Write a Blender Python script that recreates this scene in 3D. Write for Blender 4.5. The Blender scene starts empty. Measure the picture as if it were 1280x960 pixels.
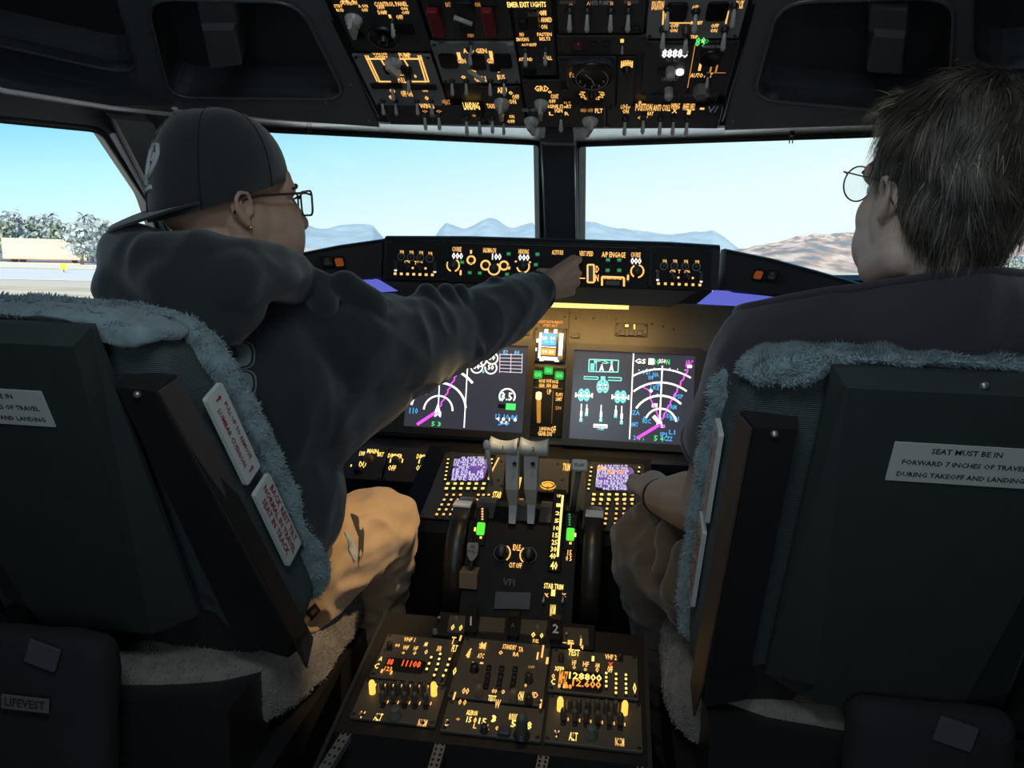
import bpy, bmesh, math, random
from mathutils import Vector, Matrix, noise
from mathutils.bvhtree import BVHTree
V = Vector
random.seed(7)
S = bpy.context.scene
COL = S.collection

# ------------------------------------------------------------------ camera
PSI, TH, RHO, FPX = math.radians(7.2), math.radians(9.7), math.radians(1.8), 949.0
EYE = V((0.15, 0.0, 1.16))
FWD = V((-math.sin(PSI)*math.cos(TH), math.cos(PSI)*math.cos(TH), -math.sin(TH)))
_r0 = V((math.cos(PSI), math.sin(PSI), 0)); _u0 = _r0.cross(FWD)
RT = _r0*math.cos(RHO) + _u0*math.sin(RHO)
UP = _u0*math.cos(RHO) - _r0*math.sin(RHO)
cd = bpy.data.cameras.new('camera'); cam = bpy.data.objects.new('camera', cd); COL.objects.link(cam)
M = Matrix((RT, UP, -FWD)).transposed().to_4x4(); M.translation = EYE
cam.matrix_world = M
cd.sensor_width = 36; cd.lens = 36*FPX/1280; cd.clip_start = 0.02; cd.clip_end = 30000
S.camera = cam

# ------------------------------------------------------------------ sky, sun, exposure
S.view_settings.view_transform = 'Standard'; S.view_settings.look = 'None'
S.view_settings.gamma = 1; S.view_settings.use_curve_mapping = False
S.view_settings.exposure = 0.0
W = bpy.data.worlds.new('sky'); S.world = W; W.use_nodes = True
wn, wl = W.node_tree.nodes, W.node_tree.links
bg = wn['Background']
tc = wn.new('ShaderNodeTexCoord'); sx = wn.new('ShaderNodeSeparateXYZ'); rp = wn.new('ShaderNodeValToRGB')
wl.new(tc.outputs['Generated'], sx.inputs[0])
az = wn.new('ShaderNodeMath'); az.operation = 'MULTIPLY_ADD'; az.inputs[1].default_value = -0.18
wl.new(sx.outputs['X'], az.inputs[0]); wl.new(sx.outputs['Z'], az.inputs[2])
wl.new(az.outputs[0], rp.inputs[0])
els = rp.color_ramp.elements
els[0].position = 0.0; els[0].color = (0.98, 1.08, 1.09, 1)
els[1].position = 1.0; els[1].color = (0.05, 0.22, 0.55, 1)
for p, c in ((0.06, (0.94, 1.08, 1.09, 1)), (0.11, (0.80, 1.05, 1.08, 1)), (0.18, (0.54, 0.97, 1.07, 1)), (0.245, (0.27, 0.74, 1.04, 1)), (0.55, (0.09, 0.36, 0.74, 1))):
    e = els.new(p); e.color = c
wl.new(rp.outputs[0], bg.inputs['Color']); bg.inputs['Strength'].default_value = 1.0

def lamp(name, kind, loc, energy, color=(1, 1, 1), size=0.1, size_y=None, aim=None, spot=None):
    l = bpy.data.lights.new(name, kind); l.energy = energy; l.color = color
    if kind == 'AREA':
        l.size = size
        if size_y: l.shape = 'RECTANGLE'; l.size_y = size_y
    elif kind == 'SUN': l.angle = size
    else: l.shadow_soft_size = size
    o = bpy.data.objects.new(name, l); COL.objects.link(o); o.location = loc
    if aim is not None: o.rotation_euler = (V(aim)-V(loc)).to_track_quat('-Z', 'Y').to_euler()
    return o
lamp('sun', 'SUN', (4, -40, 30), 4.8, (1.0, 0.93, 0.82), 0.009, aim=(0, 0, 0))
# soft light of the cabin behind the flight deck door
lamp('cabin_door_light', 'AREA', (0.05, -0.72, 1.15), 3.0, (0.75, 0.9, 1.0), 0.7, 1.1, aim=(0.05, 1.0, 1.40))
# added fill lamp below the aft ceiling brightens the interior; warm map lamp over the pedestal and knees
lamp('dome_light', 'AREA', (0.0, 0.25, 1.7), 3.0, (0.78, 0.92, 1.0), 0.4, 0.3, aim=(0, 0.75, 0.9))
map_l = lamp('map_light', 'SPOT', (0.38, 1.33, 1.46), 43.0, (1.0, 0.70, 0.36), 0.02, aim=(-0.275, 1.26, 0.62)); map_l.data.spot_size = math.radians(20); map_l.data.spot_blend = 0.6
ped_l = lamp('pedestal_flood_light', 'SPOT', (0.05, 1.05, 1.5), 5.0, (1.0, 0.66, 0.32), 0.02, aim=(0.0, 1.22, 0.5)); ped_l.data.spot_size = math.radians(40); ped_l.data.spot_blend = 0.8
lamp('glareshield_strip_lamp', 'AREA', (0.03, 1.925, 1.025), 0.9, (1.0, 0.62, 0.20), 0.46, 0.012, aim=(0.03, 2.0, 0.90))

# ------------------------------------------------------------------ helpers
def ray(u, v): return FWD + RT*((u-640)/FPX) + UP*((480-v)/FPX)
def at(u, v, x=None, y=None, z=None, pl=None):
    """world point of the photograph's ray through (u, v) on a plane of the room"""
    r = ray(u, v)
    if pl is not None: t = (pl[0]-EYE).dot(pl[1])/r.dot(pl[1])
    elif x is not None: t = (x-EYE.x)/r.x
    elif y is not None: t = (y-EYE.y)/r.y
    else: t = (z-EYE.z)/r.z
    return EYE + r*t
def plane3(a, b, c): return (V(a), (V(b)-V(a)).cross(V(c)-V(a)).normalized())

def tag(o, label=None, cat=None, group=None, kind=None):
    if label: o['label'] = label
    if cat: o['category'] = cat
    if group: o['group'] = group
    if kind: o['kind'] = kind
    return o
def thing(name, label, cat, loc=(0, 0, 0), group=None, kind=None):
    o = bpy.data.objects.new(name, None); COL.objects.link(o); o.location = loc
    o.matrix_world = Matrix.Translation(V(loc)); o.empty_display_size = 0.05
    return tag(o, label, cat, group, kind)
WM = {}
def wmat(o):
    if o is None: return Matrix()
    return WM.get(o.name) or o.matrix_world
def link(name, me, parent=None, mw=None, mat=None):
    """link a mesh as one object with world matrix mw under parent"""
    o = bpy.data.objects.new(name, me); COL.objects.link(o)
    mw = mw or Matrix()
    if parent is not None:
        o.parent = parent; o.matrix_local = wmat(parent).inverted() @ mw
    else: o.matrix_local = mw
    WM[o.name] = mw.copy()
    if mat is not None:
        if not me.materials: me.materials.append(mat)
        elif me.materials[0] != mat:
            o.material_slots[0].link = 'OBJECT'; o.material_slots[0].material = mat
    return o

class MB:
    """collects shapes, builds ONE mesh object"""
    def __init__(s): s.v = []; s.f = []; s.m = []; s.sm = []; s.mi = 0; s.smooth = False
    def add(s, vs, fs, smooth=None):
        n = len(s.v); s.v += [tuple(p) for p in vs]
        for f in fs: s.f.append([i+n for i in f]); s.m.append(s.mi); s.sm.append(s.smooth if smooth is None else smooth)
        return s
    def box(s, c, d, mx=None, top=1.0, topy=None):
        c = V(c); x, y, z = d[0]/2, d[1]/2, d[2]/2; ty = top if topy is None else topy
        P = [V((-x, -y, -z)), V((x, -y, -z)), V((x, y, -z)), V((-x, y, -z)), V((-x*top, -y*ty, z)), V((x*top, -y*ty, z)), V((x*top, y*ty, z)), V((-x*top, y*ty, z))]
        P = [(mx @ p if mx else p)+c for p in P]
        return s.add(P, [(3, 2, 1, 0), (4, 5, 6, 7), (0, 1, 5, 4), (1, 2, 6, 5), (2, 3, 7, 6), (3, 0, 4, 7)], False)
    def rbox(s, c, d, r=0.003, n=2):
        """box in local axes with rounded vertical edges and a chamfered top"""
        x, y = d[0]/2, d[1]/2; r = min(r, x*.98, y*.98); pts = []
        for cx, cy, a0 in ((x-r, y-r, 0), (-x+r, y-r, 90), (-x+r, -y+r, 180), (x-r, -y+r, 270)):
            for k in range(n+1):
                a = math.radians(a0+90*k/n); pts.append((cx+r*math.cos(a), cy+r*math.sin(a)))
        h = d[2]; ch = min(r, h*.35)*.7; N = len(pts); c = V(c); rings = []
        for zz, sc in ((-h/2, 0), (h/2-ch, 0), (h/2, ch)):
            rings.append([c+V((px*(1-sc/x), py*(1-sc/y), zz)) for px, py in pts])
        return s.loft(rings, True, True, True, smooth=False)
    def loft(s, rings, closed=True, cap0=True, cap1=True, smooth=True):
        n = len(rings[0]); vs = [p for r in rings for p in r]; fs = []
        for i in range(len(rings)-1):
            for j in range(n if closed else n-1):
                k = (j+1) % n
                fs.append((i*n+j, i*n+k, (i+1)*n+k, (i+1)*n+j))
        s.add(vs, fs, smooth)
        if cap0: s.f.append([len(s.v)-len(vs)+j for j in reversed(range(n))]); s.m.append(s.mi); s.sm.append(False)
        if cap1: s.f.append([len(s.v)-n+j for j in range(n)]); s.m.append(s.mi); s.sm.append(False)
        return s
    def lathe(s, prof, n=16, c=(0, 0, 0), mx=None, smooth=True, cap0=False, cap1=True):
        c = V(c); rings = []
        for r, z in prof:
            ring = [V((r*math.cos(2*math.pi*k/n), r*math.sin(2*math.pi*k/n), z)) for k in range(n)]
            rings.append([(mx @ p if mx else p)+c for p in ring])
        return s.loft(rings, True, cap0, cap1, smooth)
    def tube(s, pts, r, n=8, closed=False, smooth=True):
        pts = [V(p) for p in pts]; N = len(pts); rings = []; rr = r if hasattr(r, '__len__') else [r]*N
        prev = None
        for i, p in enumerate(pts):
            a = pts[(i-1) % N] if (closed or i > 0) else p; b = pts[(i+1) % N] if (closed or i < N-1) else p
            t = (b-a).normalized()
            if prev is None:
                x = t.orthogonal().normalized()
            else:
                x = (prev - t*prev.dot(t)).normalized()
            prev = x; y = t.cross(x)
            rings.append([p+(x*math.cos(2*math.pi*k/n)+y*math.sin(2*math.pi*k/n))*rr[i] for k in range(n)])
        if closed: rings.append(rings[0])
        return s.loft(rings, True, not closed, not closed, smooth)
    def prism(s, pts, d, smooth=False):
        """polygon (world points) swept by vector d"""
        a = [V(p) for p in pts]; d = V(d)
        return s.loft([a, [p+d for p in a]], True, True, True, smooth)
    def sphere(s, c, r, n=12, m=8, mx=None):
        r = r if hasattr(r, '__len__') else (r, r, r); c = V(c); rings = []
        for i in range(1, m):
            a = math.pi*i/m
            ring = [V((r[0]*math.sin(a)*math.cos(2*math.pi*k/n), r[1]*math.sin(a)*math.sin(2*math.pi*k/n), -r[2]*math.cos(a))) for k in range(n)]
            rings.append([(mx @ p if mx else p)+c for p in ring])
        return s.loft(rings, True, True, True, True)
    def mesh(s, name, off=None):
        me = bpy.data.meshes.new(name)
        vs = s.v if off is None else [V(p)-off for p in s.v]
        me.from_pydata(vs, [], s.f); me.update()
        me.polygons.foreach_set('material_index', s.m); me.polygons.foreach_set('use_smooth', s.sm)
        return me
    def build(s, name, mats, parent=None, kind=None, recalc=True):
        """shapes given in world coordinates; the object's origin sits at its parent's"""
        off = wmat(parent).translation
        me = s.mesh(name, off)
        if recalc:
            bm = bmesh.new(); bm.from_mesh(me); bmesh.ops.recalc_face_normals(bm, faces=bm.faces); bm.to_mesh(me); bm.free()
        for m in (mats if isinstance(mats, (list, tuple)) else [mats]): me.materials.append(m)
        o = link(name, me, parent, Matrix.Translation(off))
        if kind: o['kind'] = kind
        return o

def plate(outline, holes, fr, thick):
    """MB-like flat plate: outline and holes are 2D loops in frame fr (Matrix), thickness along -z of fr"""
    bm = bmesh.new()
    for loop in [outline]+list(holes):
        vs = [bm.verts.new((p[0], p[1], 0)) for p in loop]
        for i in range(len(vs)): bm.edges.new((vs[i], vs[(i+1) % len(vs)]))
    bmesh.ops.triangle_fill(bm, use_beauty=True, use_dissolve=False, edges=bm.edges[:])
    g = bmesh.ops.extrude_face_region(bm, geom=bm.faces[:])
    for e in g['geom']:
        if isinstance(e, bmesh.types.BMVert): e.co.z -= thick
    bmesh.ops.recalc_face_normals(bm, faces=bm.faces)
    bm.transform(fr)
    mb = MB(); bm.verts.index_update()
    mb.add([v.co.copy() for v in bm.verts], [[v.index for v in f.verts] for f in bm.faces])
    bm.free(); return mb
def frame(o, ex, n):
    """matrix with origin o, x along ex, z along n"""
    n = V(n).normalized(); ex = V(ex); ex = (ex-n*ex.dot(n)).normalized(); ey = n.cross(ex)
    m = Matrix((ex, ey, n)).transposed().to_4x4(); m.translation = V(o); return m
def loc2(fr, p):
    q = fr.inverted() @ V(p); return (q.x, q.y)
def pxl(fr, pts):
    """photograph points -> 2D points on the frame's plane"""
    pl = (fr.translation, fr.col[2].to_3d()); return [loc2(fr, at(u, v, pl=pl)) for u, v in pts]
def rounded(pts, r, n=5):
    """round the corners of a 2D polygon"""
    out = []; N = len(pts); P = [V((p[0], p[1])) for p in pts]
    rr = r if hasattr(r, '__len__') else [r]*N
    for i in range(N):
        a, b, c = P[i-1], P[i], P[(i+1) % N]; q = rr[i]
        p0 = b+(a-b).normalized()*min(q, (a-b).length*.49); p1 = b+(c-b).normalized()*min(q, (c-b).length*.49)
        for k in range(n+1):
            t = k/n; out.append(tuple(p0*(1-t)**2+b*2*t*(1-t)+p1*t*t))
    return out

# ------------------------------------------------------------------ materials
MATS = {}
def mat(name, color, rough=0.6, metal=0.0, var=0.15, scale=40.0, bump=0.0, bscale=200.0, spec=0.5, stretch=None, emit=None, sheen=0.0):
    if name in MATS: return MATS[name]
    m = bpy.data.materials.new(name); m.use_nodes = True; MATS[name] = m
    nt = m.node_tree; N, L = nt.nodes, nt.links; b = N['Principled BSDF']
    b.inputs['Roughness'].default_value = rough; b.inputs['Metallic'].default_value = metal
    b.inputs['Specular IOR Level'].default_value = spec
    if sheen: b.inputs['Sheen Weight'].default_value = sheen; b.inputs['Sheen Roughness'].default_value = 0.5
    c = tuple(color)+(1,)
    t = N.new('ShaderNodeTexCoord'); src = t.outputs['Object']
    if stretch:
        mp = N.new('ShaderNodeMapping'); mp.inputs['Scale'].default_value = stretch; L.new(src, mp.inputs[0]); src = mp.outputs[0]
    nz = N.new('ShaderNodeTexNoise'); nz.inputs['Scale'].default_value = scale; nz.inputs['Detail'].default_value = 4; L.new(src, nz.inputs[0])
    mx = N.new('ShaderNodeMix'); mx.data_type = 'RGBA'
    mx.inputs[6].default_value = tuple(x*(1-var) for x in color)+(1,); mx.inputs[7].default_value = tuple(min(1, x*(1+var)) for x in color)+(1,)
    L.new(nz.outputs[0], mx.inputs[0]); L.new(mx.outputs[2], b.inputs['Base Color'])
    if bump:
        bz = N.new('ShaderNodeTexNoise'); bz.inputs['Scale'].default_value = bscale; bz.inputs['Detail'].default_value = 3; L.new(src, bz.inputs[0])
        bp = N.new('ShaderNodeBump'); bp.inputs['Strength'].default_value = bump; bp.inputs['Distance'].default_value = 0.002
        L.new(bz.outputs[0], bp.inputs['Height']); L.new(bp.outputs[0], b.inputs['Normal'])
    if emit: b.inputs['Emission Color'].default_value = tuple(emit[:3])+(1,); b.inputs['Emission Strength'].default_value = emit[3]
    return m
def glow(name, color, strength=1.0):
    """a surface that gives off light: lit legend, screen symbol, lamp"""
    if name in MATS: return MATS[name]
    m = bpy.data.materials.new(name); m.use_nodes = True; MATS[name] = m
    N, L = m.node_tree.nodes, m.node_tree.links; b = N['Principled BSDF']
    b.inputs['Base Color'].default_value = tuple(x*.3 for x in color)+(1,); b.inputs['Roughness'].default_value = .5
    b.inputs['Emission Color'].default_value = tuple(color)+(1,); b.inputs['Emission Strength'].default_value = strength
    return m
SHELL = mat('shell_plastic', (0.12, 0.13, 0.137), 0.5, bump=0.15, bscale=900)
DARKSHELL = mat('dark_lining', (0.045, 0.050, 0.058), 0.7, bump=0.15, bscale=500)
FRAMEM = mat('window_frame_paint', (0.085, 0.095, 0.10), 0.45)
ALU = mat('brushed_alloy', (0.55, 0.56, 0.56), 0.35, 0.8, bump=0.05)
RUBBER = mat('black_rubber', (0.006, 0.006, 0.007), 0.6)
PANEL = mat('panel_paint', (0.042, 0.042, 0.044), 0.45, bump=0.1, bscale=1500)
PANELB = mat('panel_brown_paint', (0.10, 0.085, 0.065), 0.5, bump=0.1, bscale=1500)
PANELG = mat('panel_grey_paint', (0.27, 0.27, 0.275), 0.5, bump=0.1, bscale=1500)
BLACK = mat('black_plastic', (0.007, 0.007, 0.008), 0.4)
BLACKM = mat('matt_black_paint', (0.008, 0.008, 0.009), 0.75, bump=0.1, bscale=800)
KNOB = mat('knob_grey_plastic', (0.16, 0.15, 0.145), 0.45)
KNOBD = mat('knob_dark_plastic', (0.03, 0.03, 0.032), 0.4)
LEVER = mat('switch_lever_clear_grey', (0.42, 0.42, 0.41), 0.25, 0.0)
SCREW = mat('screw_dark_steel', (0.05, 0.05, 0.05), 0.4, 0.7)
REDG = mat('guard_red_plastic', (0.20, 0.012, 0.02), 0.4)
LEVW = mat('thrust_lever_grey_paint', (0.44, 0.48, 0.50), 0.45)
AMB = glow('legend_amber', (1.0, 0.52, 0.14), 1.3)
AMBD = glow('legend_amber_dim', (1.0, 0.42, 0.10), 0.55)
AMBY = glow('legend_amber_bright', (1.0, 0.66, 0.16), 1.6)
WHT = glow('legend_white', (1.0, 0.97, 0.92), 1.5)
WHTD = mat('legend_white_paint', (0.85, 0.85, 0.85), 0.6)
GRN = glow('legend_green', (0.10, 1.0, 0.22), 0.9)
GRND = glow('legend_green_dim', (0.04, 0.6, 0.14), 0.5)
CYN = glow('screen_cyan', (0.25, 0.95, 0.9), 0.9)
BLU = glow('screen_blue', (0.10, 0.50, 1.0), 0.9)
MAG = glow('screen_magenta', (1.0, 0.12, 1.0), 0.95)
PUR = glow('screen_purple', (0.80, 0.76, 1.0), 1.0)
RED = glow('segment_red', (1.0, 0.12, 0.03), 1.3)
ORG = glow('segment_orange', (1.0, 0.34, 0.04), 1.2)
SCR = mat('screen_glass', (0.02, 0.02, 0.025), 0.25, emit=(0.28, 0.30, 0.42, 0.13))
SCRP = mat('screen_glass_violet', (0.02, 0.02, 0.03), 0.25, emit=(0.22, 0.10, 0.60, 0.55))

# ------------------------------------------------------------------ lettering
_TX = {}
def text_mesh(s, size, depth=0.0):
    k = (s, round(size, 5), depth)
    if k in _TX: return _TX[k]
    c = bpy.data.curves.new('lettering', 'FONT'); c.body = s; c.size = size; c.align_x = 'CENTER'; c.align_y = 'CENTER'
    c.resolution_u = 1; c.offset = .022*size; c.extrude = depth; c.space_line = 0.95
    o = bpy.data.objects.new('lettering', c); COL.objects.link(o)
    dg = bpy.context.evaluated_depsgraph_get(); dg.update()
    me = bpy.data.meshes.new_from_object(o.evaluated_get(dg))
    bpy.data.objects.remove(o); bpy.data.curves.remove(c)
    vs = [v.co.copy() for v in me.vertices]; fs = [tuple(p.vertices) for p in me.polygons]
    bpy.data.meshes.remove(me); _TX[k] = (vs, fs); return _TX[k]
def put_text(mb, s, size, fr, x=0, y=0, z=0.0006, rot=0.0, sx=1.0):
    vs, fs = text_mesh(s, size)
    m = fr @ Matrix.Translation((x, y, z)) @ Matrix.Rotation(rot, 4, 'Z')
    mb.add([m @ V((p.x*sx, p.y, p.z)) for p in vs], fs)
# ------------------------------------------------------------------ setting: shell of the flight deck
def st(name, mb, m, parent=None): 
    o = mb.build(name, m, parent)
    if parent is None: o['kind'] = 'structure'
    return o
def mirx(p): return V((-p[0], p[1], p[2]))
def hole_ring(fr, loop, z=0.0): return [fr @ V((p[0], p[1], z)) for p in loop]

CEIL = {}
for sd in (-1, 1):
    pts = [(-0.315, 1.5, 1.395), (-0.69, 1.45, 1.428), (-0.289, 1.15, 1.52)]
    if sd > 0: pts = [mirx(p) for p in pts]
    p0, n = plane3(*pts)
    if n.z > 0: n = -n
    fr = frame(p0, (1, 0, 0), n); CEIL[sd] = fr
    if sd < 0:
        out = pxl(fr, [(474, 159), (345, 149), (224, 137), (135, 113), (0, 86), (-260, 20), (-620, -75), (-520, -560), (180, -560), (405, -2)])
        h1 = rounded(pxl(fr, [(182, -2), (374, 2), (434, 124), (212, 122)]), [.05, .05, .05, .06])
        h2 = rounded(pxl(fr, [(-150, 24), (-110, -150), (110, -130), (176, 96)]), [.03, .03, .03, .07])
    else:
        out = pxl(fr, [(906, 162), (1092, 156), (1240, 138), (1400, 112), (1700, 40), (2050, -50), (1900, -520), (1180, -520), (941, -2)])
        h1 = rounded(pxl(fr, [(974, 1), (940, 124), (1185, 146), (1194, -4)]), [.05, .05, .06, .05])
        h2 = rounded(pxl(fr, [(1216, -120), (1214, 90), (1420, 70), (1420, -150)]), [.03, .07, .03, .03])
    ce = st('ceiling', plate(out, [h1, h2], fr, 0.02), SHELL)
    for h in (h1, h2):
        mb = MB(); c = V((sum(p[0] for p in h)/len(h), sum(p[1] for p in h)/len(h)))
        deep = [tuple(c+(V(p)-c)*.93) for p in h]
        mb.loft([hole_ring(fr, h, -.002), hole_ring(fr, h, -.03), hole_ring(fr, deep, -.06)], True, False, True, False)
        mb.build('recess_liner', DARKSHELL, ce)
        MB().tube(hole_ring(fr, h, 0.0005), .0032, 6, True).build('recess_rim', mat('recess_rim_grey', (.09, .095, .10), .3), ce)

# windscreen planes, one per side, and the side window planes
WINM = bpy.data.materials.new('window_glass'); WINM.use_nodes = True
_n, _l = WINM.node_tree.nodes, WINM.node_tree.links
for x in list(_n):
    if x.type != 'OUTPUT_MATERIAL': _n.remove(x)
_t = _n.new('ShaderNodeBsdfTransparent'); _t.inputs[0].default_value = (.97, .99, .99, 1); _g = _n.new('ShaderNodeBsdfGlossy'); _g.inputs['Roughness'].default_value = .02
_f = None; _m = _n.new('ShaderNodeMixShader')
_m.inputs[0].default_value = .03; _l.new(_t.outputs[0], _m.inputs[1]); _l.new(_g.outputs[0], _m.inputs[2]); _l.new(_m.outputs[0], _n['Material Output'].inputs[0])

def window_wall(idx, side, pts, out, hole, rad, wallname, glassgrow=.01):
    p0, n = plane3(*pts)
    if n.y > 0 and abs(n.y) > .3: n = -n
    if abs(n.y) <= .3 and n.x*side > 0: n = -n
    fr = frame(p0, (0, 1, 0) if abs(n.y) < .7 and wallname.startswith('wall_'+('left' if side < 0 else 'right')) else (1, 0, 0), n)
    ho = rounded(pxl(fr, hole), rad); oo = pxl(fr, out)
    wl_ = st(wallname, plate(oo, [ho], fr, .035), FRAMEM)
    w = thing('window_%d' % idx, None, None, fr.translation, None, 'structure'); WM[w.name] = Matrix.Translation(fr.translation)
    MB().tube(hole_ring(fr, ho, .001), .006, 6, True).build('seal', RUBBER, w)
    c = V((sum(p[0] for p in ho)/len(ho), sum(p[1] for p in ho)/len(ho)))
    big = [tuple(c+(V(p)-c)*1.02) for p in ho]
    plate(big, [], fr @ Matrix.Translation((0, 0, -.034)), .006).build('pane', WINM, w)
    return fr, ho
W1 = [(-.055, 2.08, 1.45), (-.05, 2.27, 1.19), (-.78, 1.6, 1.2)]
W2 = [(-.855, 1.58, 1.26), (-.763, 1.3, 1.352), (-.96, 1.27, 1.035)]
frW1L, _ = window_wall(1, -1, W1, [(697, 150), (340, 149), (176, 134), (212, 262), (228, 360), (697, 360)],
    [(675, 179), (350, 163), (268, 158), (318, 352), (677, 352)], [.02, .02, .04, .03, .03], 'wall_front')
frW1R, _ = window_wall(2, 1, [mirx(p) for p in W1], [(697, 150), (1092, 155), (1240, 136), (1208, 262), (1190, 362), (697, 362)],
    [(722, 181), (1090, 168), (1160, 160), (1112, 353), (722, 353)], [.02, .02, .04, .03, .03], 'wall_front')
frW2L, _ = window_wall(3, -1, W2, [(-640, -20), (-330, 52), (0, 110), (130, 134), (180, 142), (232, 245), (290, 470), (-330, 640), (-640, 640)],
    [(-240, 105), (0, 149), (126, 162), (186, 254), (238, 420), (-240, 500)], [.03, .0, .035, .03, .05, .05], 'wall_left')
frW2R, _ = window_wall(4, 1, [mirx(p) for p in W2], [(2060, -20), (1700, 52), (1400, 118), (1240, 140), (1195, 245), (1140, 470), (1750, 640), (2060, 640)],
    [(1600, 125), (1400, 152), (1262, 168), (1208, 260), (1160, 420), (1600, 520)], [.03, .0, .035, .03, .05, .05], 'wall_right')

# header between the ceiling's front edge and the windscreens: pale strip lit by the sky
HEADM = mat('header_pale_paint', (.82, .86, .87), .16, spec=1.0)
def strip(name, a, b, m, th=.004):
    mb = MB(); d = V((0, 0, th))
    for i in range(len(a)-1):
        q = [a[i], a[i+1], b[i+1], b[i]]
        mb.prism(q, d)
    o = st(name, mb, m); return o
PLC = {k: (f.translation, f.col[2].to_3d()) for k, f in CEIL.items()}
PW1L, PW1R = [(f.translation, f.col[2].to_3d()) for f in (frW1L, frW1R)]
mid = plane3((-.3, 1.47, 1.395), (.3, 1.47, 1.395), (0, 1.3, 1.46))
al = [at(210, 136, pl=PLC[-1]), at(345, 151, pl=PLC[-1]), at(473, 158, pl=PLC[-1])]
bl = [at(206, 144, pl=PW1L), at(345, 158, pl=PW1L), at(474, 165, pl=PW1L)]
strip('trim_1', al, bl, HEADM)
ar = [at(906, 163, pl=PLC[1]), at(1092, 157, pl=PLC[1]), at(1215, 140, pl=PLC[1])]
br = [at(905, 170, pl=PW1R), at(1092, 163, pl=PW1R), at(1215, 147, pl=PW1R)]
strip('trim_2', ar, br, HEADM)
ac = [at(473, 155, pl=mid), at(682, 161, pl=mid)]; bc = [at(474, 165, pl=PW1L), at(680, 176, pl=PW1L)]
strip('trim_3', ac, bc, HEADM)
ac = [at(716, 161, pl=mid), at(906, 160, pl=mid)]; bc = [at(718, 177, pl=PW1R), at(905, 170, pl=PW1R)]
strip('trim_4', ac, bc, HEADM)
# dark mounting block in the middle of the header, and the centre post below it
mb = MB(); a = [at(u, v, y=1.9) for u, v in ((674, 160), (718, 160), (717, 179), (675, 178))]
mb.prism(a, (0, .12, .01)); st('trim_5', mb, FRAMEM)
mb = MB(); a = [at(674, 176, y=2.06), at(721, 177, y=2.06), at(722, 305, y=2.2), at(680, 305, y=2.2)]
mb.prism(a, (0, .05, 0)); post = st('trim_6', mb, mat('centre_post_paint', (.065, .078, .085), .5))
for du in (1.5, -1.5):
    p, q = (at(675+du, 177, y=2.055), at(681+du, 305, y=2.195)) if du > 0 else (at(720+du, 178, y=2.055), at(721+du, 305, y=2.195))
    MB().tube([p, q], .0022, 6).build('edge_strip', ALU, post)
# side header rails over the side windows and the slanted post
for sd in (-1, 1):
    w2 = frW2L if sd < 0 else frW2R; pw = (w2.translation, w2.col[2].to_3d())
    if sd < 0: r1 = [(-620, -90), (-250, 12), (0, 80), (135, 108), (222, 134)]; r2 = [(-620, -35), (-250, 50), (0, 109), (135, 131), (218, 140)]
    else: r1 = [(2040, -75), (1690, 20), (1400, 105), (1290, 126), (1205, 140)]; r2 = [(2040, -25), (1690, 52), (1400, 116), (1290, 134), (1210, 146)]
    A = [at(u, v, pl=PLC[sd]) for u, v in r1]; B = [at(u, v, pl=pw)+w2.col[2].to_3d()*.01 for u, v in r2]
    strip('trim_%d' % (8+sd), A, B, FRAMEM, -.003 if False else .004)
    mb = MB(); mb.tube([p+V((0, 0, -.004)) for p in A], .0035, 6); mb.tube([p+V((0, 0, .0)) for p in B], .0045, 6)
    st('trim_%d' % (11+sd), mb, mat('rail_alloy', (.85, .85, .84), .18, .0, spec=1.0))
    if sd < 0: q = [(124, 136), (172, 141), (243, 262), (292, 400), (262, 400), (192, 262)]
    else: q = [(1262, 142), (1215, 146), (1186, 262), (1150, 400), (1180, 400), (1215, 262)]
    mb = MB(); P = [at(u, v, pl=pw)+w2.col[2].to_3d()*.012 for u, v in q]; mb.prism(P, w2.col[2].to_3d()*.02)
    st('trim_%d' % (14+sd), mb, mat('centre_post_paint', (.065, .078, .085), .5))
    if sd < 0:
        P = [at(u, v, pl=pw)+w2.col[2].to_3d()*.006 for u, v in ((138, 167), (192, 262), (243, 400))]
        st('trim_16', MB().tube(P, .006, 6), mat('rail_alloy', (.85, .85, .84), .18, .0, spec=1.0))

# closed hull behind and below
def wallbox(name, lo, hi, m):
    lo, hi = V(lo), V(hi); return st(name, MB().box((lo+hi)/2, hi-lo), m)
wallbox('floor', (-1.2, -.85, -.04), (1.2, 2.4, 0), mat('floor_carpet', (.012, .012, .013), .95, bump=.5, bscale=600))
wallbox('wall_back', (-1.2, -.85, 0), (1.2, -.8, 1.8), DARKSHELL)
wallbox('ceiling', (-1.2, -.8, 1.76), (1.2, .75, 1.8), DARKSHELL)
for sd in (-1, 1):
    nm = 'wall_left' if sd < 0 else 'wall_right'
    wallbox(nm, (sd*1.12-.03, -.8, 0), (sd*1.12+.03, .95, 1.78), DARKSHELL)
    wallbox(nm, (sd*1.12-.03, .9, 0), (sd*1.12+.03, 1.75, .98), DARKSHELL)
    wallbox(nm, (sd*1.12-.03, 1.7, 0), (sd*1.12+.03, 2.34, .98), DARKSHELL)
wallbox('wall_front', (-1.15, 2.3, 0), (1.15, 2.34, 1.06), DARKSHELL)
# roof over the gap between ceiling panels and hull
mb = MB(); mb.box((0, .9, 1.74), (2.3, 1.0, .02)); mb.prism([(-1.15, 1.39, 1.75), (1.15, 1.39, 1.75), (1.0, 1.75, 1.56), (-1.0, 1.75, 1.56)], (0, 0, .02))
mb.prism([(-1.0, 1.75, 1.56), (1.0, 1.75, 1.56), (.3, 2.2, 1.48), (-.3, 2.2, 1.48)], (0, 0, .02))
st('ceiling', mb, DARKSHELL)

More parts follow.
